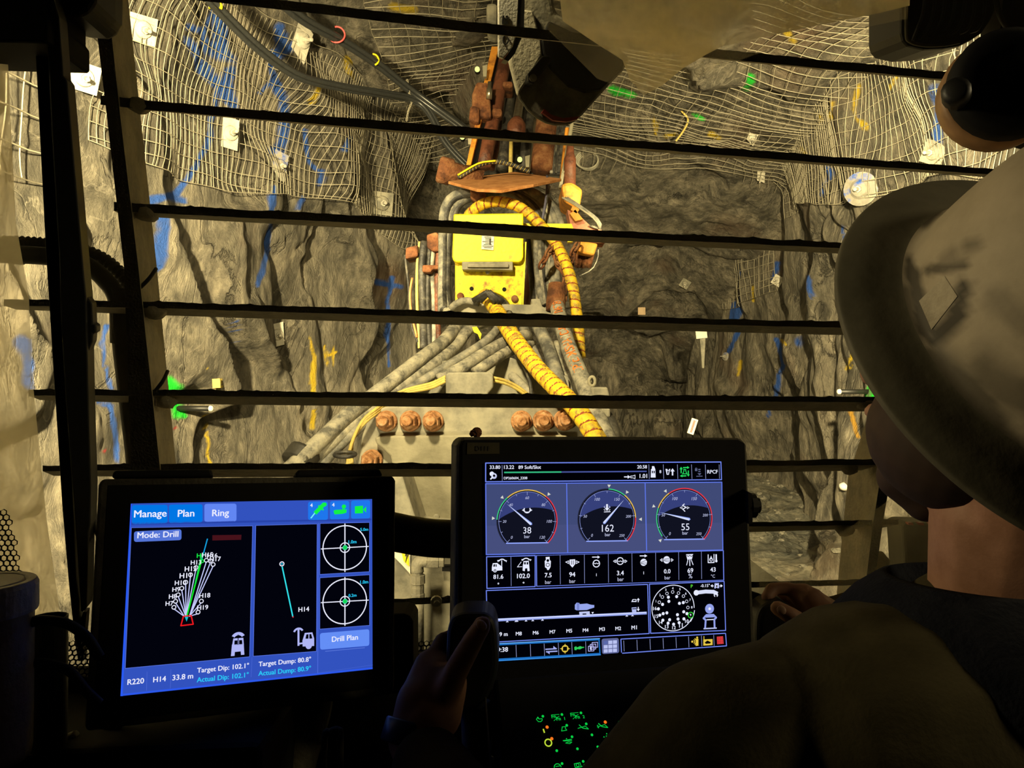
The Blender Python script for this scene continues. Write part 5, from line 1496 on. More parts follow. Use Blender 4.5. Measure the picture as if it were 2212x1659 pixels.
# ================================================================== DISPLAYS
class Plane:
    """A flat display: reads photograph pixels onto its own surface."""
    def __init__(self, o, u, v, zx0, zy0, zs):
        self.o = Vector(o); self.u = Vector(u).normalized()
        v = Vector(v); self.v = (v - self.u * v.dot(self.u)).normalized()
        self.n = self.u.cross(self.v) * 1.0
        if self.n.dot(Vector((0, 0, CZ)) - self.o) < 0: self.n = -self.n
        self.zx0, self.zy0, self.zs = zx0, zy0, zs
        self.bm = bmesh.new(); self.mats = []; self.h = 0.0
    def st_px(self, px, py):
        d = W(px, py, 1.0) - Vector((0, 0, CZ))
        e = Vector((0, 0, CZ))
        t = (self.o - e).dot(self.n) / d.dot(self.n)
        q = e + d * t - self.o
        return q.dot(self.u), q.dot(self.v)
    def st(self, x, y): return self.st_px(self.zx0 + x / self.zs, self.zy0 + y / self.zs)
    def P(self, s, t, h=0.0): return self.o + self.u * s + self.v * t + self.n * h
    def mi(self, col):
        m = emit(*col) if not isinstance(col, bpy.types.Material) else col
        if m not in self.mats: self.mats.append(m)
        return self.mats.index(m)
    def H(self, lay): return 0.0004 + 0.00022 * lay
    def poly_st(self, st, col, lay=1):
        k = self.mi(col)
        a = sum(st[i][0] * st[(i + 1) % len(st)][1] - st[(i + 1) % len(st)][0] * st[i][1] for i in range(len(st)))
        if a < 0: st = list(reversed(st))
        f = self.bm.faces.new([self.bm.verts.new(self.P(s, t, self.H(lay))) for s, t in st])
        f.material_index = k
        bmesh.ops.triangulate(self.bm, faces=[f]) if len(st) > 4 else None
    def poly(self, pts, col, lay=1): self.poly_st([self.st(*p) for p in pts], col, lay)
    def line(self, pts, w, col, lay=3):
        Q = [Vector(self.st(*p)) for p in pts]
        w = w / self.zs / F * self.dep(pts[0]) / 2
        for a, b in zip(Q[:-1], Q[1:]):
            d = (b - a).normalized(); nn = Vector((-d.y, d.x)) * w
            e = d * w * 0.5
            self.poly_st([a - nn - e, b - nn + e, b + nn + e, a + nn - e], col, lay)
    def dep(self, p): return self.P(*self.st(*p)).y
    def arc(self, c, r, w, col, a0=0, a1=360, lay=3, n=None):
        """Ring or arc; degrees clockwise from straight up."""
        cs = Vector(self.st(*c)); k = self.dep(c) / self.zs / F
        r, w = r * k, w * k / 2
        n = n or max(8, int(abs(a1 - a0) / 7))
        A = np.radians(np.linspace(a0, a1, n + 1))
        for x, y in zip(A[:-1], A[1:]):
            q = [(cs.x + math.sin(t) * rr, cs.y + math.cos(t) * rr) for t, rr in ((x, r - w), (x, r + w), (y, r + w), (y, r - w))]
            self.poly_st(q, col, lay)
    def disc(self, c, r, col, lay=3, n=18, a0=0, a1=360, sx=1.0):
        cs = Vector(self.st(*c)); r = r * self.dep(c) / self.zs / F
        A = np.radians(np.linspace(a0, a1, n, endpoint=(a1 - a0) < 360))
        self.poly_st([(cs.x + math.sin(t) * r * sx, cs.y + math.cos(t) * r) for t in A], col, lay)
    def text(self, s, x0, x1, yb, col, lay=4, bold=0.02, shear=0.0):
        """Fitted between x0 and x1 on base line yb (zoomed pixels)."""
        a = Vector(self.st(x0, yb)); b = Vector(self.st(x1, yb))
        cu = bpy.data.curves.new('t', 'FONT'); cu.body = s; cu.size = 1; cu.shear = shear
        cu.resolution_u = 3
        o = bpy.data.objects.new('t', cu); COL.objects.link(o)
        bpy.context.view_layer.update()
        me = o.evaluated_get(bpy.context.evaluated_depsgraph_get()).to_mesh()
        co = [v.co.copy() for v in me.vertices]
        mn, mx = min(c.x for c in co), max(c.x for c in co)
        sc = (b.x - a.x) / (mx - mn)
        if len(s) == 1:
            sc = (b.x - a.x) / 0.5
            a.x = (a.x + b.x) / 2 - (mx - mn) * sc / 2
        k = self.mi(col); h = self.H(lay)
        for ox, oy in ([(0, 0)] if bold <= 0 else [(-bold, 0), (bold, 0), (0, bold * 0.6), (0, -bold * 0.6)]):
            V = [self.bm.verts.new(self.P(a.x + (c.x - mn + ox) * sc, a.y + (c.y + oy) * sc, h)) for c in co]
            for p in me.polygons:
                f = self.bm.faces.new([V[i] for i in p.vertices]); f.material_index = k
            h += 0.00001
        bpy.data.objects.remove(o); bpy.data.curves.remove(cu)
    def build(self, name, parent):
        return new_obj(name, self.bm, self.mats, parent)
    def solid(self, bm, st, h0, h1, mi=0):
        return prism(bm, [self.P(s, t, h1) for s, t in st], [self.P(s, t, h0) for s, t in st], mi)
    def px_solid(self, bm, pts, h0, h1, mi=0):
        return self.solid(bm, [self.st_px(*p) for p in pts], h0, h1, mi)

def rounded(poly, r, n=4):
    """Round the corners of an outline."""
    out = []
    P = [Vector(p) for p in poly]
    for i in range(len(P)):
        a, b, c = P[i - 1], P[i], P[(i + 1) % len(P)]
        d0, d1 = (a - b), (c - b)
        rr = min(r, d0.length * 0.45, d1.length * 0.45)
        p0, p1 = b + d0.normalized() * rr, b + d1.normalized() * rr
        for k in range(n + 1):
            t = k / n
            out.append(((1 - t) ** 2 * p0 + 2 * t * (1 - t) * b + t * t * p1).to_tuple())
    return out

# ------------------------------------------------------------------ left display
LP = Plane(W(540, 1290, 0.93), (4195, 1650, -145), (-371, 1650, 7834), 200, 1000, 2028 / 660)
dl = thing('display', W(520, 1700, 1.0), 'left-hand display with blue drill plan screen and target circles', 'display')
bm = bmesh.new()
cpts = [(226, 1058), (846, 1030), (852, 1040), (892, 1470), (884, 1482), (188, 1578), (183, 1566), (215, 1070)]
cpts = [(224, 1036), (846, 1030), (851, 1040), (848, 1490), (838, 1498), (190, 1576), (186, 1566), (215, 1046)]
LP.px_solid(bm, cpts, -0.045, 0.010)
bevel(new_obj('case', bm, M_caseedge, dl), 0.005, 3)
bm = bmesh.new()
LP.px_solid(bm, [(236, 1050), (834, 1041), (836, 1480), (205, 1560)], 0.002, 0.0106)
new_obj('bezel', bm, M_blackmatte, dl)
bm = bmesh.new()
LP.px_solid(bm, [(240, 1032), (246, 1016), (456, 1013), (462, 1030)], -0.03, 0.0)
bevel(new_obj('hood_tab', bm, M_blackmatte, dl), 0.003, 2)
bm = bmesh.new()
LP.px_solid(bm, [(636, 1030), (644, 1014), (820, 1012), (828, 1028)], -0.03, 0.0)
bevel(new_obj('hood_tab', bm, M_blackmatte, dl), 0.003, 2)
bm = bmesh.new()
tube(bm, catmull([W(668, 1480, 1.02), W(664, 1530, 1.02), W(650, 1580, 1.01), W(632, 1640, 1.0), W(615, 1740, 0.99)], 8), 0.032, 12); new_obj('support_arm', bm, M_caseedge, dl, True)
LP.o = LP.o + LP.n * 0.0108
C_BAR, C_BTN, C_SEL, C_BLK, C_WHT, C_CYN = (50, 82, 190), (0, 118, 228), (98, 134, 242), (2, 3, 12), (236, 238, 255), (40, 205, 250)
L = LP
L.poly([(255, 270), (1855, 240), (1858, 1368), (185, 1547)], C_BAR, 0)
L.poly([(254, 272), (262, 272), (200, 1547), (186, 1547)], (40, 90, 245), 1)
L.poly([(186, 1534), (1858, 1356), (1858, 1368), (185, 1547)], (44, 88, 235), 1)
for q, c in [([(262, 280), (498, 278), (498, 400), (262, 408)], C_BTN), ([(507, 277), (730, 274), (730, 395), (507, 400)], C_BTN), ([(742, 272), (955, 270), (955, 388), (742, 392)], C_SEL),
             ([(1430, 258), (1562, 255), (1562, 378), (1430, 380)], (30, 118, 236)), ([(1575, 254), (1703, 252), (1703, 373), (1575, 376)], (30, 118, 236)), ([(1715, 250), (1842, 247), (1842, 368), (1715, 371)], (30, 118, 236)),
             ([(1508, 1130), (1836, 1103), (1836, 1213), (1510, 1240)], (100, 142, 245))]:
    L.poly_st(rounded([L.st(*p) for p in q], 0.003), c, 1)
L.poly([(258, 396), (1852, 370), (1852, 380), (256, 412)], (40, 68, 170), 1)
for q in ([(258, 430), (1062, 418), (1042, 1286), (217, 1363)], [(1083, 415), (1490, 405), (1485, 1250), (1066, 1283)], [(1509, 402), (1838, 395), (1836, 722), (1507, 740)], [(1508, 762), (1838, 742), (1838, 1078), (1507, 1103)]):
    L.poly(q, C_BLK, 1)
    L.line(q + [q[0]], 3, (92, 118, 225), 2)
L.poly_st(rounded([L.st(*p) for p in [(275, 455), (590, 440), (590, 512), (275, 525)]], 0.003), (84, 116, 214), 2)
T = L.text
T('Manage', 276, 490, 362, C_WHT); T('Plan', 566, 674, 358, C_WHT); T('Ring', 794, 904, 354, C_WHT)
T('Mode: Drill', 298, 568, 500, C_WHT)
T('4', 1443, 1460, 293, C_WHT); T('4', 1588, 1605, 290, C_WHT)
G = (20, 240, 70)
L.poly([(1444, 366), (1452, 369), (1478, 335), (1472, 330)], (120, 240, 250), 3)
L.poly([(1466, 325), (1484, 344), (1548, 280), (1530, 262)], G, 3); L.disc((1540, 276), 13, G, 3)
L.line([(1500, 285), (1530, 312)], 10, G, 3)
L.poly([(1598, 318), (1610, 312), (1685, 308), (1684, 330), (1660, 338), (1605, 342)], G, 3); L.line([(1662, 318), (1668, 288)], 10, G, 3); L.disc((1667, 290), 14, G, 3)
L.poly([(1740, 288), (1794, 284), (1794, 334), (1740, 336)], G, 3); L.poly([(1796, 310), (1815, 290), (1815, 330)], G, 3)
L.poly([(795, 480), (988, 477), (986, 510), (795, 515)], (70, 18, 26), 2)
# drill fan
org = (620, 1020)
for hx, hy in [(540, 958), (551, 918), (568, 875), (592, 832), (618, 792), (650, 742), (686, 694), (755, 646), (782, 650), (800, 674), (722, 917), (700, 990)]:
    b = (620 + (hx - 620) * 0.02 + (20 if hx > 690 else (-10 if hx < 560 else 0)), 1018)
    L.line([(hx, hy + 10), b], 6, (196, 202, 250), 3)
    L.arc((hx, hy), 12, 5, C_WHT, lay=4)
L.line([(735, 600), (628, 1008)], 9, (16, 226, 40), 4)
L.line([(762, 505), (724, 645)], 7, (20, 160, 225), 4)
L.line([(722, 610), (680, 800)], 5, (30, 215, 90), 5)
L.arc((727, 652), 10, 5, G, lay=5)
for s, x0, x1, y in [('H7', 485, 535, 948), ('H8', 507, 558, 902), ('H9', 530, 580, 855), ('H10', 546, 620, 812), ('H11', 578, 652, 766), ('H12', 612, 690, 720), ('H13', 652, 720, 676), ('H15', 726, 798, 626), ('H16', 760, 828, 630), ('H17', 778, 850, 654), ('H18', 708, 780, 896), ('H19', 694, 766, 976)]:
    T(s, x0, x1, y, C_WHT, 6)
T('H', 694, 716, 630, G, 6)
L.line([(603, 1018), (654, 1012), (668, 1070), (586, 1080), (603, 1018)], 8, (235, 24, 30), 4)
L.poly([(612, 1020), (636, 1020), (624, 1052)], (20, 190, 210), 5)
# vehicle glyphs
V_ = (176, 182, 244)
L.poly([(918, 1282), (925, 1205), (1003, 1200), (1007, 1272), (985, 1274), (983, 1250), (944, 1254), (942, 1280)], V_, 3)
L.poly([(934, 1165), (1000, 1160), (1004, 1208), (926, 1212)], V_, 2); L.poly([(942, 1178), (962, 1177), (962, 1206), (940, 1208)], C_BLK, 3); L.poly([(972, 1176), (992, 1175), (994, 1205), (972, 1206)], C_BLK, 3)
L.arc((966, 1170), 36, 20, V_, -60, 60, 3); L.line([(966, 1140), (966, 1205)], 5, C_BLK, 5)
L.poly([(1392, 1180), (1408, 1128), (1458, 1124), (1470, 1165), (1470, 1214), (1394, 1218)], V_, 3); L.poly([(1412, 1166), (1418, 1138), (1432, 1136), (1432, 1166)], C_BLK, 4); L.poly([(1438, 1166), (1438, 1136), (1450, 1135), (1458, 1164)], C_BLK, 4)
L.disc((1434, 1214), 20, V_, 4); L.line([(1366, 1100), (1366, 1210)], 12, V_, 3); L.line([(1366, 1200), (1400, 1195)], 10, V_, 3); L.arc((1366, 1130), 30, 12, V_, -70, 60, 3)
# single hole
L.line([(1258, 690), (1328, 1018)], 8, (50, 225, 235), 3); L.arc((1256, 670), 13, 6, C_WHT, lay=4); L.disc((1256, 670), 5, C_CYN, 4); L.disc((1330, 1022), 5, RED, 4)
T('H14', 1366, 1436, 988, C_WHT)
# targets
for cx, cy, ra, t1, t1y, t2, t2y in [(1674, 562, 143, '5.0m', 452, '1.0m', 535), (1674, 918, 143, '1.0m', 802, '0.2m', 890)]:
    L.arc((cx, cy), ra, 7, C_WHT); L.arc((cx, cy), 31, 6, C_WHT)
    L.line([(cx - 158, cy + 9), (cx + 156, cy - 8)], 6, C_WHT); L.line([(cx, cy - 158), (cx, cy + 160)], 7, C_WHT)
    L.disc((cx, cy), 14, (20, 215, 80), 5); L.arc((cx, cy), 14, 4, (60, 220, 170), lay=6)
    T(t1, 1776, 1828, t1y, C_CYN); T(t2, 1698, 1750, t2y, C_CYN)
T('Drill Plan', 1588, 1760, 1187, C_WHT)
L.line([(1544, 1250), (1806, 1226)], 2, (120, 150, 245), 2)
T('R220', 232, 340, 1472, C_WHT); T('H14', 403, 486, 1455, C_WHT); T('33.8 m', 530, 666, 1442, C_WHT)
T('Target Dip: 102.1°', 694, 1036, 1392, C_WHT); T('Actual Dip: 102.1°', 692, 1034, 1455, C_CYN)
T('Target Dump: 80.8°', 1102, 1448, 1350, C_WHT); T('Actual Dump: 80.9°', 1100, 1448, 1412, C_CYN)
for x, y in [(362, 1385), (520, 1370)]: L.line([(x, y), (x - 4, y + 125)], 2, (84, 110, 215), 2)
L.line([(1058, 1290), (1052, 1420)], 4, (66, 96, 205), 2); L.line([(1498, 400), (1494, 1395)], 4, (80, 108, 220), 2); L.line([(1858, 1340), (1494, 1394)], 2, (70, 100, 210), 2)
L.build('screen', dl)['label'] = 'lit blue drill plan screen'

# ------------------------------------------------------------------ right display
RP = Plane(W(1306, 1210, 0.96), (8420, 1650, -137), (-204, 1650, 23700), 980, 930, 1991 / 660)
dr = thing('display', W(1300, 1700, 1.0), 'right-hand display with three round pressure gauges on its screen', 'display')
bm = bmesh.new()
o_ = [(984, 962), (1000, 944), (1590, 944), (1608, 950), (1613, 966), (1628, 1400), (1610, 1420), (990, 1505), (978, 1490)]
o_ = [(985, 962), (990, 948), (1002, 944), (1300, 943), (1594, 946), (1606, 950), (1612, 962), (1629, 1380), (1622, 1462), (1604, 1470), (1000, 1500), (980, 1490)]
RP.px_solid(bm, o_, -0.055, 0.004)
bevel(new_obj('case', bm, M_caseedge, dr), 0.007, 3)
bm = bmesh.new()
RP.px_solid(bm, [(998, 962), (1004, 950), (1590, 950), (1604, 958), (1618, 1380), (1612, 1458), (1004, 1490), (996, 1480)], 0.0, 0.0056)
bez = new_obj('bezel', bm, M_blackmatte, dr)
bm = bmesh.new(); RP.px_solid(bm, [(1008, 956), (1077, 956), (1077, 980), (1007, 981)], 0.005, 0.0064); sticker = new_obj('sticker', bm, plain('old_tape', (0.045, 0.036, 0.012, 1), 0.7), dr)
RP.o = RP.o + RP.n * 0.0068
X = RP
X.text('D111', 145, 230, 130, M_ink, 0); X.build('print', sticker); X.bm = bmesh.new(); X.mats = []
# lower label, maker's mark too dark to read
bm = bmesh.new(); RP.px_solid(bm, [(1212, 1470), (1350, 1462), (1351, 1478), (1214, 1486)], -0.003, 0.0005); new_obj('label_strip', bm, plain('dark_label', (0.05, 0.042, 0.018, 1), 0.7), dr)
# catch on the right edge and a wing nut on the top
bm = bmesh.new(); lathe(bm, W(1624, 1092, 0.99), (1, 0.1, 0), [(0.016, -0.004), (0.016, 0.003), (0.010, 0.005), (0.010, 0.009), (0.006, 0.010)], 16); slab(bm, [(1616, 1062), (1624, 1066), (1626, 1130), (1617, 1132)], 0.975, 1.0); new_obj('side_catch', bm, M_black, dr)
bm = bmesh.new(); lathe(bm, W(1030, 946, 0.97), (0, 0, 1), [(0.004, 0), (0.004, 0.006), (0.0055, 0.007), (0.0055, 0.010), (0.003, 0.012)], 12); lathe(bm, W(1024, 940, 0.97), (-0.5, -0.2, 1), [(0.0045, 0), (0.005, 0.004), (0.002, 0.007)], 10); tube(bm, [W(1030, 934, 0.97) + Vector((math.cos(t) * 0.005, 0, math.sin(t) * 0.005)) for t in np.linspace(0, 6.28, 14)], 0.0018, 6, cap=False)
new_obj('top_screw', bm, M_rust, dr, True)
BLU, DKB, LIN = (64, 74, 118), (1, 1, 6), (112, 134, 236)
W1, DIM = (232, 236, 255), (150, 158, 205)
X.poly([(208, 212), (1740, 205), (1776, 1405), (230, 1505)], DKB, 0)
fr = [(208, 212), (1740, 205), (1744, 320), (208, 334)]
X.line(fr + [fr[0]], 7, LIN, 1)
X.poly([(208, 346), (1745, 336), (1752, 778), (212, 808)], BLU, 0.6)
X.poly([(209, 620), (1749, 600), (1752, 778), (212, 808)], (70, 78, 124), 0.7)
for a, b in [((208, 346), (1745, 336)), ((212, 808), (1752, 778)), ((208, 346), (212, 808)), ((735, 346), (742, 796)), ((1246, 342), (1256, 784)), ((1745, 336), (1752, 778))]: X.line([a, b], 7, (92, 116, 226), 2)
rows = [(214, 822), (530, 814), (530, 1016), (216, 1028)]
X.line(rows + [rows[0]], 6, LIN, 2)
rows = [(538, 814), (1754, 782), (1756, 972), (540, 1012)]
X.line([(538, 814), (540, 1014)], 6, LIN, 2); X.line([(1755, 782), (1758, 974)], 6, LIN, 2); X.line([(538, 814), (1754, 782)], 3, LIN, 2); X.line([(540, 1014), (1758, 974)], 4, LIN, 2)
for x, y0, y1 in [(372, 824, 1012), (692, 812, 1000), (850, 808, 994), (1006, 804, 990), (1160, 800, 984), (1314, 796, 978), (1464, 792, 972), (1612, 788, 966)]: X.line([(x, y0), (x + 2, y1)], 3, (136, 146, 200), 2)
rows = [(212, 1042), (1262, 1002), (1272, 1322), (222, 1380)]
X.line(rows + [rows[0]], 6, LIN, 2)
rows = [(1274, 1000), (1760, 982), (1770, 1302), (1282, 1320)]
X.line(rows + [rows[0]], 6, LIN, 2)
# top bar
T = X.text
T('33.80', 234, 302, 250, W1); T('13.22', 327, 392, 250, W1); T('89 Soft/Slot', 421, 567, 250, W1); T('20.58', 1194, 1257, 247, W1); T('1.01', 1210, 1258, 309, W1); T('DP260604_2208', 326, 478, 318, W1)
T('RPCF', 1650, 1718, 280, W1); T('8', 1338, 1351, 277, W1)
X.line([(315, 226), (316, 326)], 3, DIM, 2)
for x in (1270, 1364, 1456, 1548, 1638): X.line([(x, 222), (x + 3, 314)], 3, DIM, 2)
X.line([(1728, 222), (1730, 312)], 3, DIM, 2)
X.line([(330, 273), (1254, 266)], 9, (70, 82, 150), 2); X.line([(330, 273), (698, 270)], 9, (54, 190, 130), 3)
X.disc((248, 282), 15, W1, 3); X.disc((262, 296), 19, (190, 196, 235), 3); X.line([(240, 316), (270, 286)], 9, W1, 4); X.disc((262, 294), 8, DKB, 5)
X.line([(1110, 302), (1140, 302)], 7, W1, 3); X.poly([(1132, 290), (1150, 302), (1132, 314)], W1, 3); X.line([(1152, 296), (1166, 296), (1180, 290), (1180, 314), (1166, 308), (1152, 308), (1152, 296)], 4, W1, 3)
X.poly([(1290, 232), (1304, 232), (1304, 248), (1312, 252), (1314, 306), (1282, 306), (1284, 252), (1290, 248)], W1, 3); X.poly([(1289, 262), (1308, 262), (1308, 278), (1289, 278)], DKB, 4); X.line([(1298, 262), (1298, 280)], 5, W1, 5)
X.poly([(1378, 250), (1390, 250), (1392, 258), (1400, 258), (1402, 250), (1410, 250), (1404, 268), (1400, 288), (1386, 288), (1382, 268)], W1, 3); X.poly([(1390, 262), (1400, 262), (1396, 282), (1390, 282)], DKB, 4)
X.line([(1424, 290), (1424, 262)], 10, W1, 3); X.poly([(1410, 266), (1424, 246), (1438, 266)], W1, 3)
GG = (40, 220, 96)
for a, b, tip in [((1480, 276), (1480, 250), [(1470, 252), (1480, 236), (1490, 252)]), ((1494, 242), (1520, 241), [(1520, 232), (1534, 241), (1520, 250)]), ((1527, 262), (1527, 288), [(1518, 286), (1527, 300), (1536, 286)]), ((1512, 295), (1484, 296), [(1488, 286), (1472, 296), (1488, 304)])]:
    X.line([a, b], 7, GG, 3); X.poly(tip, GG, 3)
X.line([(1497, 254), (1510, 254), (1510, 264), (1518, 282), (1490, 282), (1498, 264), (1497, 254)], 5, GG, 3)
for q in [[(1570, 250), (1586, 250), (1586, 264), (1570, 264)], [(1592, 250), (1606, 250), (1606, 258), (1592, 258)], [(1592, 264), (1606, 264), (1606, 270), (1592, 270)]]: X.poly(q, (92, 98, 132), 3)
X.arc((1578, 250), 6, 4, (92, 98, 132), -90, 90); X.poly([(1586, 278), (1612, 278), (1600, 292)], (92, 98, 132), 3); X.line([(1580, 298), (1618, 297)], 5, (92, 98, 132), 3)
# gauges
def gauge(cx, cy, r, val, vmax, segs, ticks, num, marks, numx):
    a0, a1 = -137, 137
    A = lambda v: a0 + (a1 - a0) * v / vmax
    # dial face with flat foot
    pts = []
    ks = X.dep((cx, cy)) / X.zs / F
    c = X.st(cx, cy)
    for a in np.radians(np.linspace(a0, a1, 40)): pts.append((c[0] + math.sin(a) * r * ks, c[1] + math.cos(a) * r * ks))
    X.poly_st(pts, (16, 18, 32), 1.5)
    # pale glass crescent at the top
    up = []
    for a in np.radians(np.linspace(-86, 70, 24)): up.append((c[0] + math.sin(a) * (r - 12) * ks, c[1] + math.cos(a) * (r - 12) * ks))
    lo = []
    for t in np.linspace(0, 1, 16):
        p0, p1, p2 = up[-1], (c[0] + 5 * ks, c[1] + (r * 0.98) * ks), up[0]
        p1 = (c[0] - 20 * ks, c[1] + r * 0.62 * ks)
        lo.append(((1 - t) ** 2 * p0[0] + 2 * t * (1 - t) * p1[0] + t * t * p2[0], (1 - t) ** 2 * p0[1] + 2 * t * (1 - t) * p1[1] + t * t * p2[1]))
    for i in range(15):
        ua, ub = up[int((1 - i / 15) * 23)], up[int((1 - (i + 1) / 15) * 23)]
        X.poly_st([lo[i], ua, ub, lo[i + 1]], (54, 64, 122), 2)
    X.arc((cx, cy), r, 7, (34, 36, 54), a0, a1, 2); X.arc((cx, cy), r - 12, 3, (128, 140, 205), a0, a1, 3)
    X.line([(cx + math.sin(math.radians(a0)) * r, cy - math.cos(math.radians(a0)) * r), (cx + math.sin(math.radians(a1)) * r, cy - math.cos(math.radians(a1)) * r - 4)], 8, (140, 160, 245), 3)
    for v0, v1, col in segs: X.arc((cx, cy), r, 7, col, A(v0), A(v1), 3)
    for i in range(2 * len(ticks) - 1):
        v = vmax * i / (2 * len(ticks) - 2)
        a = math.radians(A(v)); k = 20 if i % 2 == 0 else 12
        X.line([(cx + math.sin(a) * (r - 12), cy - math.cos(a) * (r - 12)), (cx + math.sin(a) * (r - 12 - k), cy - math.cos(a) * (r - 12 - k))], 3, DIM, 4)
    for i, s in enumerate(ticks):
        a = math.radians(A(vmax * i / (len(ticks) - 1))); w = 5.5 * len(s) + 1
        tx, ty = cx + math.sin(a) * (r - 52 - (4 if len(s) > 2 else 0)), cy - math.cos(a) * (r - 50)
        if i in (0, len(ticks) - 1): ty -= 2
        T(s, tx - w, tx + w, ty + 9, (188, 194, 230), 4, 0.0, 0.2)
    a = math.radians(A(val))
    tip = (cx + math.sin(a) * (r - 26), cy - math.cos(a) * (r - 26)); tail = (cx - math.sin(a) * r * 0.16, cy + math.cos(a) * r * 0.16)
    nx, ny = math.cos(a), math.sin(a)
    X.poly([tip, (tail[0] + nx * 9, tail[1] + ny * 9), (tail[0] - math.sin(a) * 8, tail[1] + math.cos(a) * 8), (tail[0] - nx * 9, tail[1] - ny * 9)], (150, 172, 250), 6)
    X.poly([tip, (tail[0] + nx * 3, tail[1] + ny * 3), (tail[0] - nx * 9, tail[1] - ny * 9)], (215, 224, 255), 6.5)
    w = 13.0 * len(num)
    T(num, numx - w, numx + w, cy + r * 0.41, W1, 7, 0.0); T('bar', numx - 18, numx + 18, cy + r * 0.56, (200, 206, 240), 4, 0.0)
    for v in marks:
        a = math.radians(A(v)); q = []
        for da, dr_ in ((0, 10), (-0.05, 30), (0.05, 30)):
            q.append((cx + math.sin(a + da) * (r + dr_), cy - math.cos(a + da) * (r + dr_)))
        X.poly(q, (214, 216, 205), 4)
GRE, YLW, CRD = (60, 200, 130), (226, 186, 84), (226, 58, 72)
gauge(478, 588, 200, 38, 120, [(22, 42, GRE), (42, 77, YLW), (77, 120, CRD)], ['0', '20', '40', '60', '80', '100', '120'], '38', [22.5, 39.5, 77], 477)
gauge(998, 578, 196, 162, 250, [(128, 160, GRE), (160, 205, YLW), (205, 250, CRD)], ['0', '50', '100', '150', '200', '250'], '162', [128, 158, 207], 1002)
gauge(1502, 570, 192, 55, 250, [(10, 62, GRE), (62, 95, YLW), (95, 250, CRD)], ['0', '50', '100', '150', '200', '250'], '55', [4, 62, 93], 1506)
X.arc((477, 515), 20, 7, W1, 60, 300, 5)
for s in (-1, 1): X.poly([(477 + s * 22, 510), (477 + s * 34, 518), (477 + s * 22, 526)], W1, 5); X.line([(462 + 15 - s * 15, 530), (477 + s * 14, 532)], 5, W1, 5)
X.line([(997, 482), (997, 508)], 12, W1, 5); X.poly([(982, 504), (1012, 504), (997, 524)], W1, 5); X.line([(978, 530), (1018, 528)], 5, W1, 5)
for s in (-1, 1): X.poly([(997 + s * 12, 488), (997 + s * 24, 498), (997 + s * 12, 508)], DIM, 5); X.line([(997 + s * 12, 520), (997 + s * 20, 514)], 4, W1, 5)
X.line([(1500, 478), (1488, 488), (1512, 500), (1490, 512), (1504, 526)], 6, W1, 5)
for s in (-1, 1): X.line([(1502 + s * 16, 496), (1502 + s * 30, 502), (1502 + s * 16, 510), (1502 + s * 16, 496)], 3, W1, 5)
# number row
for s, x0, x1, y in [('81.6', 258, 322, 966), ('102.0', 412, 494, 962), ('7.5', 592, 636, 956), ('94', 752, 790, 952), ('1', 922, 934, 948), ('3.4', 1062, 1106, 942), ('1', 1230, 1242, 936), ('0.0', 1368, 1410, 930), ('69', 1522, 1558, 926), ('43', 1670, 1704, 919)]: T(s, x0, x1, y, W1, 4, 0.02)
for s, x0, x1, y in [('bar', 594, 634, 998), ('bar', 752, 792, 992), ('bar', 1066, 1106, 980), ('bar', 1372, 1410, 969), ('%', 1530, 1550, 962), ('°C', 1674, 1700, 958)]: T(s, x0, x1, y, (206, 210, 240), 4, 0.0)
X.arc((290, 996), 4, 3, W1, lay=4); X.arc((454, 990), 4, 3, W1, lay=4)
for bx_, by_ in [(0, 0)]:
    X.poly([(248, 890), (254, 864), (282, 862), (286, 888), (316, 888), (316, 910), (248, 914)], W1, 3); X.poly([(256, 886), (260, 870), (268, 870), (268, 886)], DKB, 4); X.poly([(272, 886), (272, 870), (278, 870), (280, 886)], DKB, 4)
    X.disc((268, 910), 13, W1, 5); X.disc((268, 910), 8, DKB, 6); X.disc((268, 910), 4, W1, 7); X.line([(312, 904), (312, 846)], 5, W1, 4); X.arc((314, 862), 24, 7, W1, -60, 60, 4); X.poly([(282, 844), (296, 842), (288, 858)], W1, 4); X.poly([(332, 842), (346, 846), (342, 858)], W1, 4)
X.poly([(448, 912), (450, 870), (490, 868), (494, 914), (480, 916), (478, 896), (464, 898), (462, 916)], W1, 3); X.poly([(454, 850), (488, 848), (490, 874), (452, 876)], W1, 3); X.poly([(458, 856), (468, 856), (468, 872), (458, 872)], DKB, 4); X.poly([(474, 856), (484, 856), (484, 872), (474, 872)], DKB, 4)
X.line([(444, 886), (414, 888), (438, 856)], 4, W1, 4); X.arc((470, 860), 28, 7, W1, -55, 55, 4); X.poly([(440, 838), (452, 836), (444, 850)], W1, 4); X.poly([(494, 836), (506, 840), (498, 850)], W1, 4)
X.poly([(598, 824), (624, 822), (624, 842), (632, 850), (630, 888), (618, 898), (618, 908), (608, 908), (606, 898), (594, 890), (592, 850), (600, 842)], W1, 3); X.disc((612, 846), 9, DKB, 4); X.arc((612, 874), 11, 4, DKB, lay=4)
X.poly([(754, 840), (790, 838), (790, 870), (772, 892), (754, 872)], W1, 3); X.line([(766, 846), (766, 872)], 4, DKB, 4); X.line([(778, 846), (778, 872)], 4, DKB, 4)
for s in (-1, 1): X.line([(772 + s * 24, 848), (772 + s * 44, 856), (772 + s * 24, 866), (772 + s * 24, 848)], 4, W1, 4)
X.arc((928, 866), 22, 6, W1, lay=3); X.line([(912, 862), (920, 868), (928, 862), (936, 868), (944, 862)], 4, W1, 4); X.line([(902, 824), (940, 824)], 6, W1, 3); X.poly([(936, 814), (952, 824), (936, 834)], W1, 3)
X.arc((1083, 850), 22, 6, W1, lay=3); X.line([(1066, 848), (1076, 854), (1084, 848), (1092, 854), (1100, 848)], 4, W1, 4)
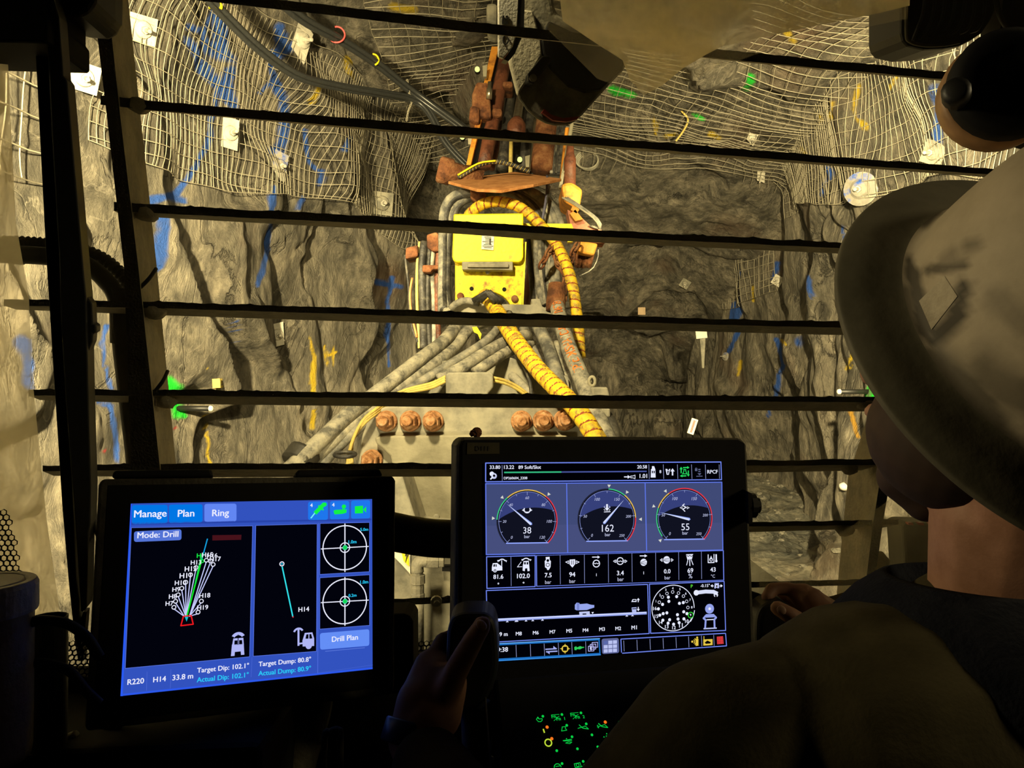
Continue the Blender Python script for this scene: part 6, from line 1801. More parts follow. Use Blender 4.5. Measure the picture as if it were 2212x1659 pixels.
for s in (-1, 1): X.line([(1083 + s * 30, 842), (1083 + s * 44, 850), (1083 + s * 30, 860), (1083 + s * 30, 842)], 4, W1, 4)
X.disc((1236, 858), 23, W1, 3); X.line([(1216, 858), (1256, 844)], 3, DKB, 4); X.line([(1216, 862), (1258, 862)], 3, DKB, 4); X.line([(1218, 866), (1254, 876)], 3, DKB, 4); X.line([(1212, 816), (1246, 816)], 6, W1, 3); X.poly([(1242, 806), (1260, 816), (1242, 826)], W1, 3)
X.disc((1386, 842), 24, W1, 3); X.line([(1368, 838), (1406, 830)], 3, DKB, 4); X.line([(1364, 844), (1410, 843)], 3, DKB, 4); X.line([(1368, 848), (1404, 856)], 3, DKB, 4)
for s in (-1, 1): X.line([(1386 + s * 30, 834), (1386 + s * 42, 842), (1386 + s * 30, 852), (1386 + s * 30, 834)], 4, W1, 4)
X.poly([(1512, 806), (1558, 804), (1550, 838), (1520, 840)], W1, 3); X.line([(1516, 812), (1526, 820), (1536, 812), (1546, 820), (1556, 812)], 4, DKB, 4); X.line([(1524, 842), (1516, 876)], 5, W1, 3); X.line([(1536, 842), (1537, 880)], 6, W1, 3); X.line([(1546, 842), (1558, 874)], 5, W1, 3)
X.line([(1656, 808), (1656, 860), (1694, 859), (1694, 806)], 6, W1, 3); X.disc((1675, 840), 12, W1, 3); X.poly([(1668, 834), (1682, 833), (1675, 814)], W1, 3); X.disc((1675, 842), 6, DKB, 4); X.line([(1708, 808), (1709, 852)], 10, W1, 3); X.disc((1709, 850), 8, W1, 3)
# feed view
X.line([(268, 1234), (1252, 1188)], 18, (150, 166, 238), 3); X.line([(270, 1230), (1252, 1184)], 7, (214, 222, 255), 4)
X.poly([(788, 1134), (800, 1120), (816, 1122), (820, 1130), (866, 1126), (892, 1134), (914, 1136), (914, 1152), (894, 1158), (866, 1168), (800, 1170), (788, 1164)], (150, 166, 236), 4)
X.poly([(800, 1122), (816, 1122), (816, 1170), (800, 1170)], (120, 134, 205), 5); X.poly([(816, 1180), (884, 1176), (886, 1200), (864, 1201), (862, 1190), (838, 1191), (838, 1203), (818, 1204)], (190, 198, 240), 4); X.poly([(896, 1182), (912, 1181), (904, 1194)], W1, 4)
for x, y in [(348, 1240), (404, 1238), (412, 1237), (470, 1235), (514, 1233), (577, 1230), (1126, 1203), (1163, 1201)]: X.poly([(x - 9, y + 8), (x + 9, y + 7), (x, y - 6)], (206, 210, 240), 4)
X.poly([(1156, 1116), (1164, 1098), (1188, 1098), (1190, 1116)], W1, 3); X.poly([(1164, 1110), (1168, 1102), (1184, 1102), (1184, 1110)], DKB, 4); X.line([(1201, 1116), (1201, 1102)], 6, W1, 3); X.poly([(1191, 1104), (1201, 1090), (1211, 1104)], W1, 3)
X.poly([(1157, 1152), (1189, 1150), (1187, 1186), (1161, 1188)], (180, 190, 240), 5); X.line([(1162, 1160), (1186, 1159)], 6, DKB, 6); X.line([(1201, 1150), (1201, 1164)], 6, W1, 3); X.poly([(1191, 1162), (1201, 1176), (1211, 1162)], W1, 3)
for s, x0, x1, y in [('69 m', 280, 350, 1340), ('M8', 404, 442, 1334), ('M6', 515, 552, 1328), ('M7', 624, 661, 1322), ('M5', 733, 770, 1316), ('M4', 840, 876, 1311), ('M3', 947, 983, 1305), ('M2', 1052, 1088, 1300), ('M1', 1157, 1191, 1295)]: T(s, x0, x1, y, W1, 4, 0.02)
# rod carousel
X.arc((1428, 1155), 150, 5, W1, 98, 128, 3); X.arc((1428, 1155), 146, 5, W1, 120, 452, 3, 60)
holes = [(1338, 1118, 0), (1358, 1084, 0), (1388, 1061, 0), (1425, 1051, 0), (1463, 1058, 0), (1495, 1078, 0), (1516, 1112, 0), (1524, 1152, 0),
         (1359, 1132, 1), (1332, 1161, 1), (1341, 1202, 1), (1363, 1192, 1), (1387, 1187, 1), (1361, 1235, 1), (1395, 1254, 1), (1405, 1232, 1), (1431, 1261, 1), (1467, 1251, 1), (1460, 1227, 1), (1456, 1199, 1), (1498, 1226, 1), (1497, 1180, 1), (1518, 1192, 1),
         (1397, 1085, 1), (1400, 1112, 1), (1451, 1081, 1), (1469, 1125, 1), (1494, 1120, 1)]
for x, y, f in holes:
    if f: X.disc((x, y), 10, W1, 3)
    else: X.arc((x, y), 9, 3, W1, lay=3)
for s, x, y in [('1', 1316, 1118), ('2', 1342, 1078), ('3', 1380, 1044), ('4', 1425, 1034), ('5', 1472, 1040), ('6', 1510, 1068), ('7', 1538, 1110), ('8', 1549, 1158), ('16', 1309, 1169), ('15', 1319, 1220), ('14', 1347, 1260), ('13', 1386, 1288), ('12', 1433, 1294), ('11', 1478, 1282), ('10', 1517, 1252), ('9', 1541, 1208)]:
    w = 5 if len(s) == 1 else 11
    T(s, x - w, x + w, y, W1, 4, 0.02)
X.arc((1542, 1201), 18, 5, (50, 220, 50), lay=4)
T('P', 1542, 1556, 1024, (90, 220, 60), 4); T('-0.15°', 1606, 1666, 1020, W1, 4)
X.poly([(1698, 994), (1726, 993), (1728, 1026), (1716, 1027), (1716, 1018), (1706, 1018), (1706, 1028), (1696, 1028)], (180, 188, 240), 3); X.disc((1711, 1012), 10, W1, 4); X.disc((1711, 1012), 6, DKB, 5)
for s in (-1, 1): X.line([(1711 + s * 20, 1012), (1711 + s * 28, 1011)], 5, W1, 3); X.poly([(1711 + s * 26, 1000), (1711 + s * 40, 1011), (1711 + s * 26, 1022)], W1, 3)
X.line([(1578, 1056), (1640, 1048), (1690, 1050), (1712, 1060)], 24, (216, 222, 248), 3); X.disc((1578, 1056), 18, W1, 4); X.arc((1706, 1070), 12, 6, W1, -150, 150, 4)
X.disc((1665, 1160), 31, (146, 160, 232), 3, 24); X.disc((1665, 1160), 9, W1, 4)
X.poly([(1640, 1196), (1694, 1194), (1694, 1216), (1640, 1218)], (146, 160, 232), 3)
X.line([(1640, 1206), (1626, 1222), (1640, 1234), (1636, 1290)], 12, (146, 160, 232), 3); X.line([(1694, 1204), (1708, 1218), (1696, 1230), (1698, 1286)], 12, (146, 160, 232), 3); X.line([(1628, 1290), (1710, 1286)], 8, (190, 198, 240), 3); X.line([(1648, 1232), (1690, 1230)], 6, W1, 3)
# bottom bar
X.poly([(232, 1390), (950, 1354), (956, 1460), (236, 1502)], (30, 110, 190), 2); X.poly([(232, 1402), (942, 1366), (948, 1448), (236, 1488)], DKB, 2.5)
X.line([(232, 1390), (950, 1354)], 5, (110, 180, 250), 3); X.line([(236, 1502), (956, 1460)], 5, (60, 150, 240), 3)
for x, y in [(405, 1396), (498, 1392), (588, 1388), (680, 1383), (768, 1378), (858, 1374)]: X.line([(x, y), (x + 3, y + 78)], 3, DIM, 3)
T('9:38', 284, 352, 1442, W1, 4)
X.line([(598, 1424), (668, 1420)], 8, (160, 170, 235), 4); X.poly([(648, 1402), (672, 1420), (648, 1424)], (160, 170, 235), 4); X.line([(602, 1440), (672, 1436)], 8, (160, 170, 235), 4); X.poly([(624, 1436), (600, 1440), (624, 1456)], (160, 170, 235), 4)
YY = (226, 196, 70)
X.arc((724, 1420), 20, 7, YY, lay=4)
for a in range(4):
    t = math.radians(a * 90); X.poly([(724 + math.sin(t) * 34, 1420 - math.cos(t) * 34), (724 + math.sin(t + .5) * 15, 1420 - math.cos(t + .5) * 15), (724 + math.sin(t - .5) * 15, 1420 - math.cos(t - .5) * 15)], YY, 4)
X.disc((724, 1420), 8, DKB, 5)
X.poly([(784, 1410), (796, 1404), (802, 1412), (822, 1403), (836, 1408), (848, 1408), (848, 1414), (836, 1416), (822, 1424), (802, 1422), (796, 1430), (786, 1428)], (46, 205, 90), 4)
for k in range(3):
    o2 = (k * 12, -k * 12); q = [(876 + o2[0], 1404 + o2[1]), (912 + o2[0], 1402 + o2[1]), (912 + o2[0], 1434 + o2[1]), (876 + o2[0], 1436 + o2[1]), (876 + o2[0], 1404 + o2[1])]
    X.line(q, 4, (190, 190, 250), 4)
X.line([(893, 1410), (893, 1428)], 7, W1, 4)
X.poly_st(rounded([X.st(*p) for p in [(962, 1356), (1074, 1350), (1078, 1448), (966, 1456)]], 0.003), (92, 100, 150), 2)
for i in range(3):
    for j in range(3):
        x, y = 976 + i * 30, 1370 + j * 27 - i * 2
        X.poly([(x, y), (x + 26, y - 1), (x + 26, y + 21), (x, y + 23)], (186, 194, 240) if (i or j) else (90, 104, 170), 3)
X.line([(1090, 1358), (1768, 1320)], 6, LIN, 2); X.line([(1098, 1450), (1776, 1402)], 6, LIN, 2); X.line([(1088, 1358), (1092, 1444)], 6, LIN, 2); X.line([(1770, 1322), (1776, 1402)], 6, LIN, 2)
for x, y in [(1106, 1368), (1192, 1363), (1277, 1358), (1362, 1352), (1446, 1347), (1528, 1342), (1612, 1336), (1692, 1332)]: X.line([(x, y), (x + 3, y + 68)], 3, DIM, 3)
X.disc((1552, 1374), 7, YY, 4); X.arc((1552, 1374), 16, 5, YY, 40, 140, 4); X.arc((1552, 1374), 26, 5, YY, 40, 140, 4); X.disc((1584, 1348), 7, YY, 4); X.poly([(1576, 1356), (1592, 1356), (1592, 1400), (1586, 1400), (1584, 1380), (1580, 1402), (1574, 1402)], YY, 4)
X.poly([(1624, 1360), (1684, 1357), (1684, 1396), (1624, 1400)], YY, 4); X.line([(1628, 1362), (1628, 1340)], 5, YY, 4); X.poly([(1632, 1380), (1650, 1366), (1674, 1378), (1668, 1386), (1640, 1388)], DKB, 5)
X.poly([(1712, 1342), (1752, 1339), (1756, 1388), (1714, 1391)], (226, 60, 62), 4)
for i in range(3):
    for j in range(4): X.disc((1720 + i * 13, 1350 + j * 11), 3, DKB, 5, 8)
X.build('screen', dr)['label'] = 'lit screen with gauges and symbols'

# ------------------------------------------------------------------ keypad console
KP = Plane(W(1270, 1600, 0.80), RX, Vector((-0.1951, 0.9808, 0)) * 0.72 + Vector((0, 0, 0.69)), 800, 1280, 2212 / 700)
con = thing('control_console', W(1270, 1659, 0.85) - Vector((0, 0, 0.4)), 'black control console with green lit symbol keys under the right display', 'console')
bm = bmesh.new(); KP.solid(bm, [(-0.10, -0.16), (0.17, -0.16), (0.17, 0.075), (-0.09, 0.075)], -0.05, 0.0); bevel(new_obj('keypad', bm, M_blackmatte, con), 0.004, 2)
bm = bmesh.new()
slab(bm, [(1110, 1520), (1450, 1500), (1450, 2300), (1110, 2300)], 0.90, 1.10); new_obj('console_body', bm, M_blackmatte, con)
bm = bmesh.new(); tube(bm, [KP.P(-0.102, 0.07, 0.001), KP.P(-0.112, -0.16, 0.001)], 0.0012, 6); new_obj('trim_strip', bm, M_caseedge, con)
KP.o = KP.o + KP.n * 0.0006
K = KP
KG, KO, KY = (10, 205, 70), (255, 120, 30), (200, 230, 60)
for x, y, c in [(1177, 846, KG), (1307, 834, KG), (1437, 823, KG), (1206, 920, KO), (1340, 908, KG), (1473, 898, KG), (1603, 886, KO), (1734, 874, KG), (1238, 999, KO), (1376, 986, KG), (1512, 973, KG), (1645, 962, KG), (1272, 1081, KG), (1413, 1068, KG), (1552, 1055, KG), (1308, 1169, KG), (1452, 1154, KG)]:
    K.disc((x, y), 9 if c is not KO else 11, c, 1, 12)
K.line([(1132, 868), (1140, 858), (1150, 866), (1172, 864), (1172, 876), (1162, 884), (1146, 884), (1132, 868)], 4, KG); K.line([(1138, 860), (1142, 852), (1150, 864)], 4, KG)
for dx, dy, n_ in [(0, 0, '1'), (130, -12, '2')]:
    K.line([(1240 + dx, 838 + dy), (1288 + dx, 834 + dy)], 3, KG); K.text('Fn', 1238 + dx, 1266 + dx, 860 + dy, KG, 2); K.line([(1252 + dx, 878 + dy), (1288 + dx, 846 + dy)], 3, KG); K.text('Fn', 1272 + dx, 1300 + dx, 876 + dy, KG, 2); K.text(n_, 1320 + dx, 1334 + dx, 872 + dy, KG, 2)
K.line([(1180, 936), (1187, 958)], 9, KY); K.arc((1214, 1027), 23, 8, KY, lay=2)
K.line([(1308, 928), (1304, 948), (1340, 942), (1330, 930), (1332, 918), (1308, 920), (1308, 928)], 4, KG)
for dx, dy in [(0, 0), (132, -10), (268, -24)]:
    K.line([(1424 + dx, 906 + dy), (1448 + dx, 928 + dy), (1486 + dx, 934 + dy)], 5, KG); K.line([(1416 + dx, 930 + dy), (1466 + dx, 914 + dy), (1488 + dx, 934 + dy)], 4, KG)
for x, y in [(1550, 910), (1560, 900), (1556, 924)]: K.disc((x, y), 4, KG, 2, 8)
K.line([(1314, 1014), (1338, 1010), (1372, 1004)], 5, KG); K.line([(1320, 1016), (1374, 1012)], 4, KG); K.disc((1338, 1000), 4, KG, 2, 8); K.line([(1332, 1030), (1350, 1022), (1374, 1024), (1360, 1034), (1332, 1030)], 4, KG)
K.line([(1608, 982), (1638, 978), (1640, 992), (1610, 996), (1608, 982)], 4, KG); K.disc((1594, 988), 6, KG, 2, 3); K.disc((1656, 984), 6, KG, 2, 3); K.disc((1612, 966), 6, KG, 2, 3); K.disc((1634, 1004), 6, KG, 2, 3)
K.arc((1278, 1196), 24, 5, KG, -90, 90, 2); K.line([(1264, 1190), (1292, 1186)], 4, KG)
K.line([(1390, 1172), (1430, 1164), (1438, 1192), (1398, 1198), (1390, 1172)], 4, KG); K.arc((1414, 1180), 10, 4, KG, lay=2); K.line([(1440, 1190), (1480, 1186)], 4, KG); K.disc((1460, 1178), 6, KG, 2, 4)
K.line([(1524, 1172), (1545, 1162), (1536, 1160), (1540, 1176)], 5, KG)
K.build('lit_symbol', con)
# rotary knob behind the keys
bm = bmesh.new(); lathe(bm, W(1306, 1518, 0.90), KP.n, [(0.024, 0), (0.024, 0.012), (0.017, 0.014), (0.016, 0.026), (0.012, 0.028)], 24); new_obj('knob', bm, M_black, con, True)
# ================================================================== OPERATOR
def capsule(bm, a, b, ra, rb, seg=16):
    """Tapered limb piece with round ends."""
    a, b = Vector(a), Vector(b)
    ax = (b - a); L = ax.length
    ax = ax.normalized() if L > 1e-6 else Vector((0, 0, 1))
    prof = []
    for t in np.linspace(-math.pi / 2, 0, 6): prof.append((ra * math.cos(t), ra * math.sin(t)))
    for t in np.linspace(0, math.pi / 2, 6): prof.append((rb * math.cos(t), L + rb * math.sin(t)))
    lathe(bm, a, ax, prof, seg)

def ellipsoid(bm, c, ax, ay, az, seg=24):
    b2 = bmesh.ops.create_uvsphere(bm, u_segments=seg, v_segments=seg // 2, radius=1.0)
    c = Vector(c)
    for v in b2['verts']:
        v.co = c + ax * v.co.x + ay * v.co.y + az * v.co.z

def fuse(name, bm, voxel, mat, parent, smooth=2, label=None):
    """Grow one continuous skin over the overlapping pieces."""
    me = bpy.data.meshes.new(name); bm.to_mesh(me); bm.free()
    o = bpy.data.objects.new(name, me); COL.objects.link(o)
    m = o.modifiers.new('r', 'REMESH'); m.mode = 'VOXEL'; m.voxel_size = voxel; m.use_smooth_shade = True
    s = o.modifiers.new('s', 'SMOOTH'); s.factor = 0.5; s.iterations = smooth
    bpy.context.view_layer.update()
    me2 = bpy.data.meshes.new_from_object(o.evaluated_get(bpy.context.evaluated_depsgraph_get()))
    bpy.data.objects.remove(o); bpy.data.meshes.remove(me)
    me2.name = name
    return mesh_obj(name, me2, mat, parent, True, label)

pelvis = W(1950, 2480, 0.78)
person = thing('person', pelvis - Vector((0, 0, 0.12)), 'operator seen from behind in worn white hard hat and olive shirt, hands on joysticks', 'person')

# head: U is the crown direction of the tipped-back hat, FD the way the face points
HC = W(2316, 718, 0.58)
U = Vector((0.12, -0.83, 0.55)).normalized()
FD = Vector((-0.10, 0.50, 0.80)); FD = (FD - U * FD.dot(U)).normalized()
SD = FD.cross(U).normalized()
def hp(f, s, u): return HC + FD * f + SD * s + U * u
UH = Vector((0.05, -0.45, 0.89)).normalized()      # the head itself tips less than the hat
FH = Vector((-0.50, 0.74, 0.38)); FH = (FH - UH * FH.dot(UH)).normalized()
SH = FH.cross(UH).normalized()
HB = HC - U * 0.035 + Vector((-0.012, 0, 0))
def hq(f, s, u): return HB + FH * f + SH * s + UH * (u + 0.03)
neck = W(2165, 1330, 0.68)
skull = hp(0.0, 0, -0.035)

bm = bmesh.new()
ellipsoid(bm, hq(0.0, 0, -0.03), FH * 0.094, SH * 0.078, UH * 0.095)
ellipsoid(bm, hq(0.035, 0, -0.10), FH * 0.062, SH * 0.060, UH * 0.075)
capsule(bm, hq(0.02, 0, -0.16), hq(0.06, 0, -0.165), 0.030, 0.024)       # chin
capsule(bm, hq(0.095, 0, -0.065), hq(0.118, 0, -0.095), 0.010, 0.014)    # nose
for s in (-1, 1):
    ellipsoid(bm, hq(0.088, 0.030 * s, -0.05), FH * 0.016, SH * 0.018, UH * 0.011, 12)   # brow and eye
    ellipsoid(bm, hq(-0.005, 0.080 * s, -0.075), FH * 0.018, SH * 0.010, UH * 0.031, 14) # ear
capsule(bm, hq(0.098, -0.02, -0.122), hq(0.098, 0.02, -0.122), 0.008, 0.008)            # lips
capsule(bm, hq(-0.035, 0, -0.10), neck, 0.052, 0.058)
capsule(bm, W(2152, 1120, 0.655), neck, 0.052, 0.060)
chest = W(2010, 1720, 0.72)
dn = Vector((0, 0.02, -0.06))
shL, elL, wrL = W(1545, 1615, 0.61), W(1165, 2040, 0.60), W(893, 1598, 0.80)
shR, elR, wrR = W(2640, 1560, 0.80), W(2420, 1900, 1.00), W(1835, 1395, 1.07)
capsule(bm, neck + dn, chest, 0.06, 0.11)
capsule(bm, chest, pelvis, 0.12, 0.13)
capsule(bm, shL, elL, 0.052, 0.042); capsule(bm, elL, wrL, 0.042, 0.027)
capsule(bm, shR, elR, 0.052, 0.042); capsule(bm, elR, wrR, 0.042, 0.027)
capsule(bm, neck + dn, shL, 0.045, 0.045); capsule(bm, neck + dn, shR, 0.045, 0.045)

def finger(bm, pts, r0, r1):
    n = len(pts)
    for i in range(n - 1):
        capsule(bm, pts[i], pts[i + 1], r0 + (r1 - r0) * i / (n - 1), r0 + (r1 - r0) * (i + 1) / (n - 1), 12)
# left hand closed round the grip, thumb along its top
capsule(bm, wrL, W(915, 1520, 0.815), 0.027, 0.030)
capsule(bm, W(905, 1530, 0.815), W(930, 1440, 0.838), 0.026, 0.019)
capsule(bm, W(945, 1545, 0.805), W(968, 1470, 0.82), 0.026, 0.022)
capsule(bm, W(925, 1560, 0.80), W(950, 1455, 0.83), 0.028, 0.022)
finger(bm, [W(935, 1432, 0.838), W(955, 1385, 0.858), W(985, 1372, 0.885), W(1020, 1388, 0.895)], 0.0105, 0.0085)
finger(bm, [W(928, 1452, 0.845), W(950, 1420, 0.880), W(990, 1412, 0.900), W(1030, 1425, 0.900)], 0.0105, 0.0085)
finger(bm, [W(925, 1480, 0.845), W(950, 1455, 0.882), W(992, 1450, 0.900), W(1028, 1462, 0.898)], 0.0100, 0.0080)
finger(bm, [W(922, 1510, 0.84), W(945, 1492, 0.872), W(985, 1490, 0.890), W(1018, 1500, 0.888)], 0.0090, 0.0072)
finger(bm, [W(962, 1505, 0.80), W(985, 1450, 0.795), W(1018, 1390, 0.797), W(1042, 1350, 0.802)], 0.0150, 0.0100)
# right hand over its grip
capsule(bm, wrR, W(1785, 1345, 1.07), 0.028, 0.030)
capsule(bm, W(1805, 1375, 1.06), W(1752, 1300, 1.085), 0.030, 0.021)
capsule(bm, W(1800, 1340, 1.08), W(1735, 1288, 1.095), 0.026, 0.019)
finger(bm, [W(1748, 1288, 1.085), W(1705, 1272, 1.10), W(1668, 1272, 1.10), W(1657, 1290, 1.09)], 0.0110, 0.0090)
finger(bm, [W(1742, 1295, 1.10), W(1695, 1285, 1.125), W(1662, 1298, 1.125), W(1652, 1320, 1.11)], 0.0105, 0.0085)
finger(bm, [W(1745, 1310, 1.11), W(1700, 1308, 1.14), W(1668, 1325, 1.135), W(1660, 1345, 1.12)], 0.0100, 0.0080)
finger(bm, [W(1755, 1330, 1.115), W(1712, 1335, 1.14), W(1685, 1350, 1.13), W(1676, 1368, 1.12)], 0.0088, 0.0072)
finger(bm, [W(1775, 1385, 1.045), W(1740, 1352, 1.035), W(1705, 1328, 1.035), W(1680, 1314, 1.04)], 0.0150, 0.0105)
KL, KR = Vector((0.30, 0.93, 1.48)), Vector((0.58, 0.93, 1.48))
for k, (a, b, ra, rb) in enumerate([(W(1760, 2560, .76), KL, 0.085, 0.06), (W(2180, 2560, .78), KR, 0.085, 0.06), (KL, Vector((KL.x, 0.95, 1.2)), 0.055, 0.045), (KR, Vector((KR.x, 0.95, 1.2)), 0.055, 0.045)]):
    capsule(bm, a, b, ra, rb)
for a in (Vector((KL.x, 0.95, 1.2)), Vector((KR.x, 0.95, 1.2))):
    f0 = Vector((a.x, a.y, 1.045)); capsule(bm, a, f0, 0.045, 0.04); capsule(bm, f0, f0 + Vector((-0.02, 0.10, 0.0)), 0.042, 0.036)
body = fuse('body', bm, 0.0042, M_skin, person, 3)
# thumb nails
for c, d in [(W(1040, 1350, 0.7925), Vector((0.35, -0.6, 0.7))), (W(1688, 1318, 1.029), Vector((-0.3, -0.8, 0.4)))]:
    bm = bmesh.new(); up = d.normalized(); e1 = up.orthogonal().normalized(); e2 = up.cross(e1)
    ellipsoid(bm, c, e1 * 0.006, e2 * 0.0065, up * 0.002, 12); new_obj('thumb_nail', bm, plain('nail', (0.45, 0.28, 0.2, 1), 0.35), body, True)
# beard and hair
bm = bmesh.new()
ellipsoid(bm, hq(0.030, 0, -0.118), FH * 0.074, SH * 0.070, UH * 0.066)
capsule(bm, hq(0.055, 0, -0.175), hq(0.035, 0, -0.19), 0.030, 0.02)
fuse('beard', bm, 0.004, M_beard, person, 3)
bm = bmesh.new(); ellipsoid(bm, hq(-0.012, 0, -0.04), FH * 0.098, SH * 0.084, UH * 0.088); new_obj('hair', bm, M_beard, person, True)

# shirt with sleeves to the wrist
bm = bmesh.new()
nk = neck + Vector((-0.01, 0.0, -0.055))
capsule(bm, nk, chest, 0.100, 0.150); capsule(bm, chest, pelvis, 0.150, 0.150)
capsule(bm, nk + Vector((-0.02, 0, -0.01)), shL, 0.072, 0.070); capsule(bm, nk + Vector((0.02, 0, -0.02)), shR, 0.075, 0.070)
capsule(bm, W(1850, 1560, 0.66), shL, 0.085, 0.070)
capsule(bm, shL, elL, 0.070, 0.058); capsule(bm, elL, wrL.lerp(elL, 0.16), 0.058, 0.038)
capsule(bm, shR, elR, 0.070, 0.055); capsule(bm, elR, wrR.lerp(elR, 0.10), 0.055, 0.040)
capsule(bm, W(1900, 1640, 0.64), W(2300, 1640, 0.68), 0.13, 0.13)
shirt = fuse('shirt', bm, 0.006, M_shirt, person, 6)
# collar: a navy band standing round the neck
bm = bmesh.new()
ca = (neck - hp(-0.035, 0, -0.10)).normalized() * -1
cb = Vector((0.02, 0.05, 1)).normalized()
cc_ = W(2140, 1345, 0.675)
lathe(bm, cc_ - cb * 0.03, cb, [(0.150, -0.03), (0.146, 0.0), (0.134, 0.025), (0.112, 0.050), (0.090, 0.066), (0.083, 0.068), (0.080, 0.05), (0.080, 0.0)], 40)
fuse_c = new_obj('collar', bm, M_navy, person, True)
# cuff and wristband on the left wrist
bm = bmesh.new()
ax = (W(915, 1520, 0.815) - wrL).normalized()
lathe(bm, wrL + ax * 0.004, ax, [(0.0325, -0.012), (0.034, -0.010), (0.034, 0.010), (0.0325, 0.012)], 28)
wb = new_obj('wristband', bm, plain('blue_band', (0.02, 0.05, 0.16, 1), 0.35), person, True)
bm = bmesh.new(); lathe(bm, wrR.lerp(W(1785, 1345, 1.07), -0.35), (W(1785, 1345, 1.07) - wrR).normalized(), [(0.043, -0.03), (0.044, 0.0), (0.040, 0.012)], 24)
new_obj('cuff', bm, plain('blue_cuff', (0.01, 0.06, 0.13, 1), 0.9), person, True)
bm = bmesh.new(); lathe(bm, wrR.lerp(W(1785, 1345, 1.07), -0.1), (W(1785, 1345, 1.07) - wrR).normalized(), [(0.0445, -0.012), (0.0445, 0.004)], 24)
new_obj('reflective_stripe', bm, plain('lime_stripe', (0.35, 0.42, 0.04, 1), 0.8), person, True)

M_hat = dirty('grimy_white_hat', (0.42, 0.36, 0.27, 1), (0.34, 0.29, 0.21, 1), (0.16, 0.13, 0.09, 1), scale=6.5, rough=0.65, bump=0.08, lo=0.36, hi=0.70, bscale=40, spec=0.3)
# hard hat with full brim
bm = bmesh.new()
ns_ = 160
prof0 = [(0.0, 0.142), (0.03, 0.140), (0.058, 0.131), (0.080, 0.114), (0.096, 0.089), (0.104, 0.055), (0.108, 0.028), (0.110, 0.010), (0.114, 0.002), (0.124, -0.002), (0.140, -0.006), (0.152, -0.012), (0.1545, -0.015), (0.153, -0.018), (0.140, -0.012), (0.124, -0.008), (0.106, -0.004), (0.100, 0.030), (0.085, 0.085), (0.0, 0.118)]
prof = [(p.x, p.y) for p in catmull([Vector((r, h, 0)) for r, h in prof0], 5)]
rings = []
for r, h in prof:
    ring = []
    for k in range(ns_):
        a = 2 * math.pi * k / ns_
        el = 1.20 if r < 0.118 else 1.19
        rdg = 0.0045 * max(0, 1 - abs(math.sin(a)) / 0.16) * (1 if 0.02 < r < 0.1 and h > 0.05 else 0)
        ring.append(bm.verts.new(hp(math.cos(a) * max(r, 1e-4) * el, math.sin(a) * max(r, 1e-4) * 1.13, h * 1.06 + rdg)))
    rings.append(ring)
for a, b in zip(rings[:-1], rings[1:]):
    for k in range(ns_):
        k2 = (k + 1) % ns_
        bm.faces.new((a[k], a[k2], b[k2], b[k])).smooth = True
bm.faces.new(rings[0]); bm.faces.new(list(reversed(rings[-1])))
bmesh.ops.recalc_face_normals(bm, faces=bm.faces[:])
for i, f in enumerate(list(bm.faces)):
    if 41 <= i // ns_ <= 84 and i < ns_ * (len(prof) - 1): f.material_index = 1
hat_tree = BVHTree.FromBMesh(bm)
M_brim = dirty('dark_olive_brim', (0.085, 0.078, 0.052, 1), (0.13, 0.118, 0.08, 1), scale=7, rough=0.7, bump=0.1)  # brim darker than the shell all over
# grime marks on the shell, and broad darker strokes low on the crown
gb = M_hat.node_tree; bs = gb.nodes['Principled BSDF']; old = bs.inputs['Base Color'].links[0].from_socket
ga = N(gb, 'ShaderNodeAttribute', attribute_name='grime'); gm = N(gb, 'ShaderNodeMix', data_type='RGBA'); gm.inputs[7].default_value = (0.035, 0.030, 0.022, 1)
gb.links.new(ga.outputs['Fac'], gm.inputs[0]); gb.links.new(old, gm.inputs[6]); gb.links.new(gm.outputs[2], bs.inputs['Base Color'])
hv = np.array([v.co[:] for v in bm.verts])
hx = 1106 + hv[:, 0] / hv[:, 1] * F; hy = 829.5 - (hv[:, 2] - CZ) / hv[:, 1] * F
gn = fbm(hv[:, 0] * 55, hv[:, 2] * 55, 4, 31); gr = np.zeros(len(hv))
for w, k, pts in [(20, 0.9, [(1962, 560), (1984, 640), (2000, 722)]), (22, 0.95, [(2082, 620), (2062, 690), (2018, 738)]), (13, 0.8, [(2006, 582), (2080, 574)]), (20, 0.7, [(2098, 530)]), (24, 0.45, [(2040, 560), (2060, 545)]),
                  (18, 0.8, [(1996, 480), (2040, 420), (2066, 372)]), (60, 0.75, [(2010, 790), (2090, 850), (2160, 960)]), (60, 0.6, [(2130, 800), (2230, 860)]), (40, 0.7, [(1960, 640), (1975, 740), (2010, 830)]), (30, 0.35, [(2150, 640), (2220, 700)])]:
    d = np.full(len(hv), 1e9); P = np.array(pts + ([(pts[0][0] + .5, pts[0][1])] if len(pts) == 1 else []), float)
    for a, b in zip(P[:-1], P[1:]):
        ab = b - a; t = np.clip(((hx - a[0]) * ab[0] + (hy - a[1]) * ab[1]) / (ab @ ab), 0, 1)
        d = np.minimum(d, np.hypot(hx - a[0] - t * ab[0], hy - a[1] - t * ab[1]))
    gr = np.maximum(gr, k * np.clip((w * 1.15 - d) / (w * 0.7) + gn * 0.45, 0, 1) * (d < w * 1.6))
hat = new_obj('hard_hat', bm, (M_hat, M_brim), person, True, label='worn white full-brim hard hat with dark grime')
hat.data.attributes.new('grime', 'FLOAT', 'POINT').data.foreach_set('value', gr.astype(np.float32))
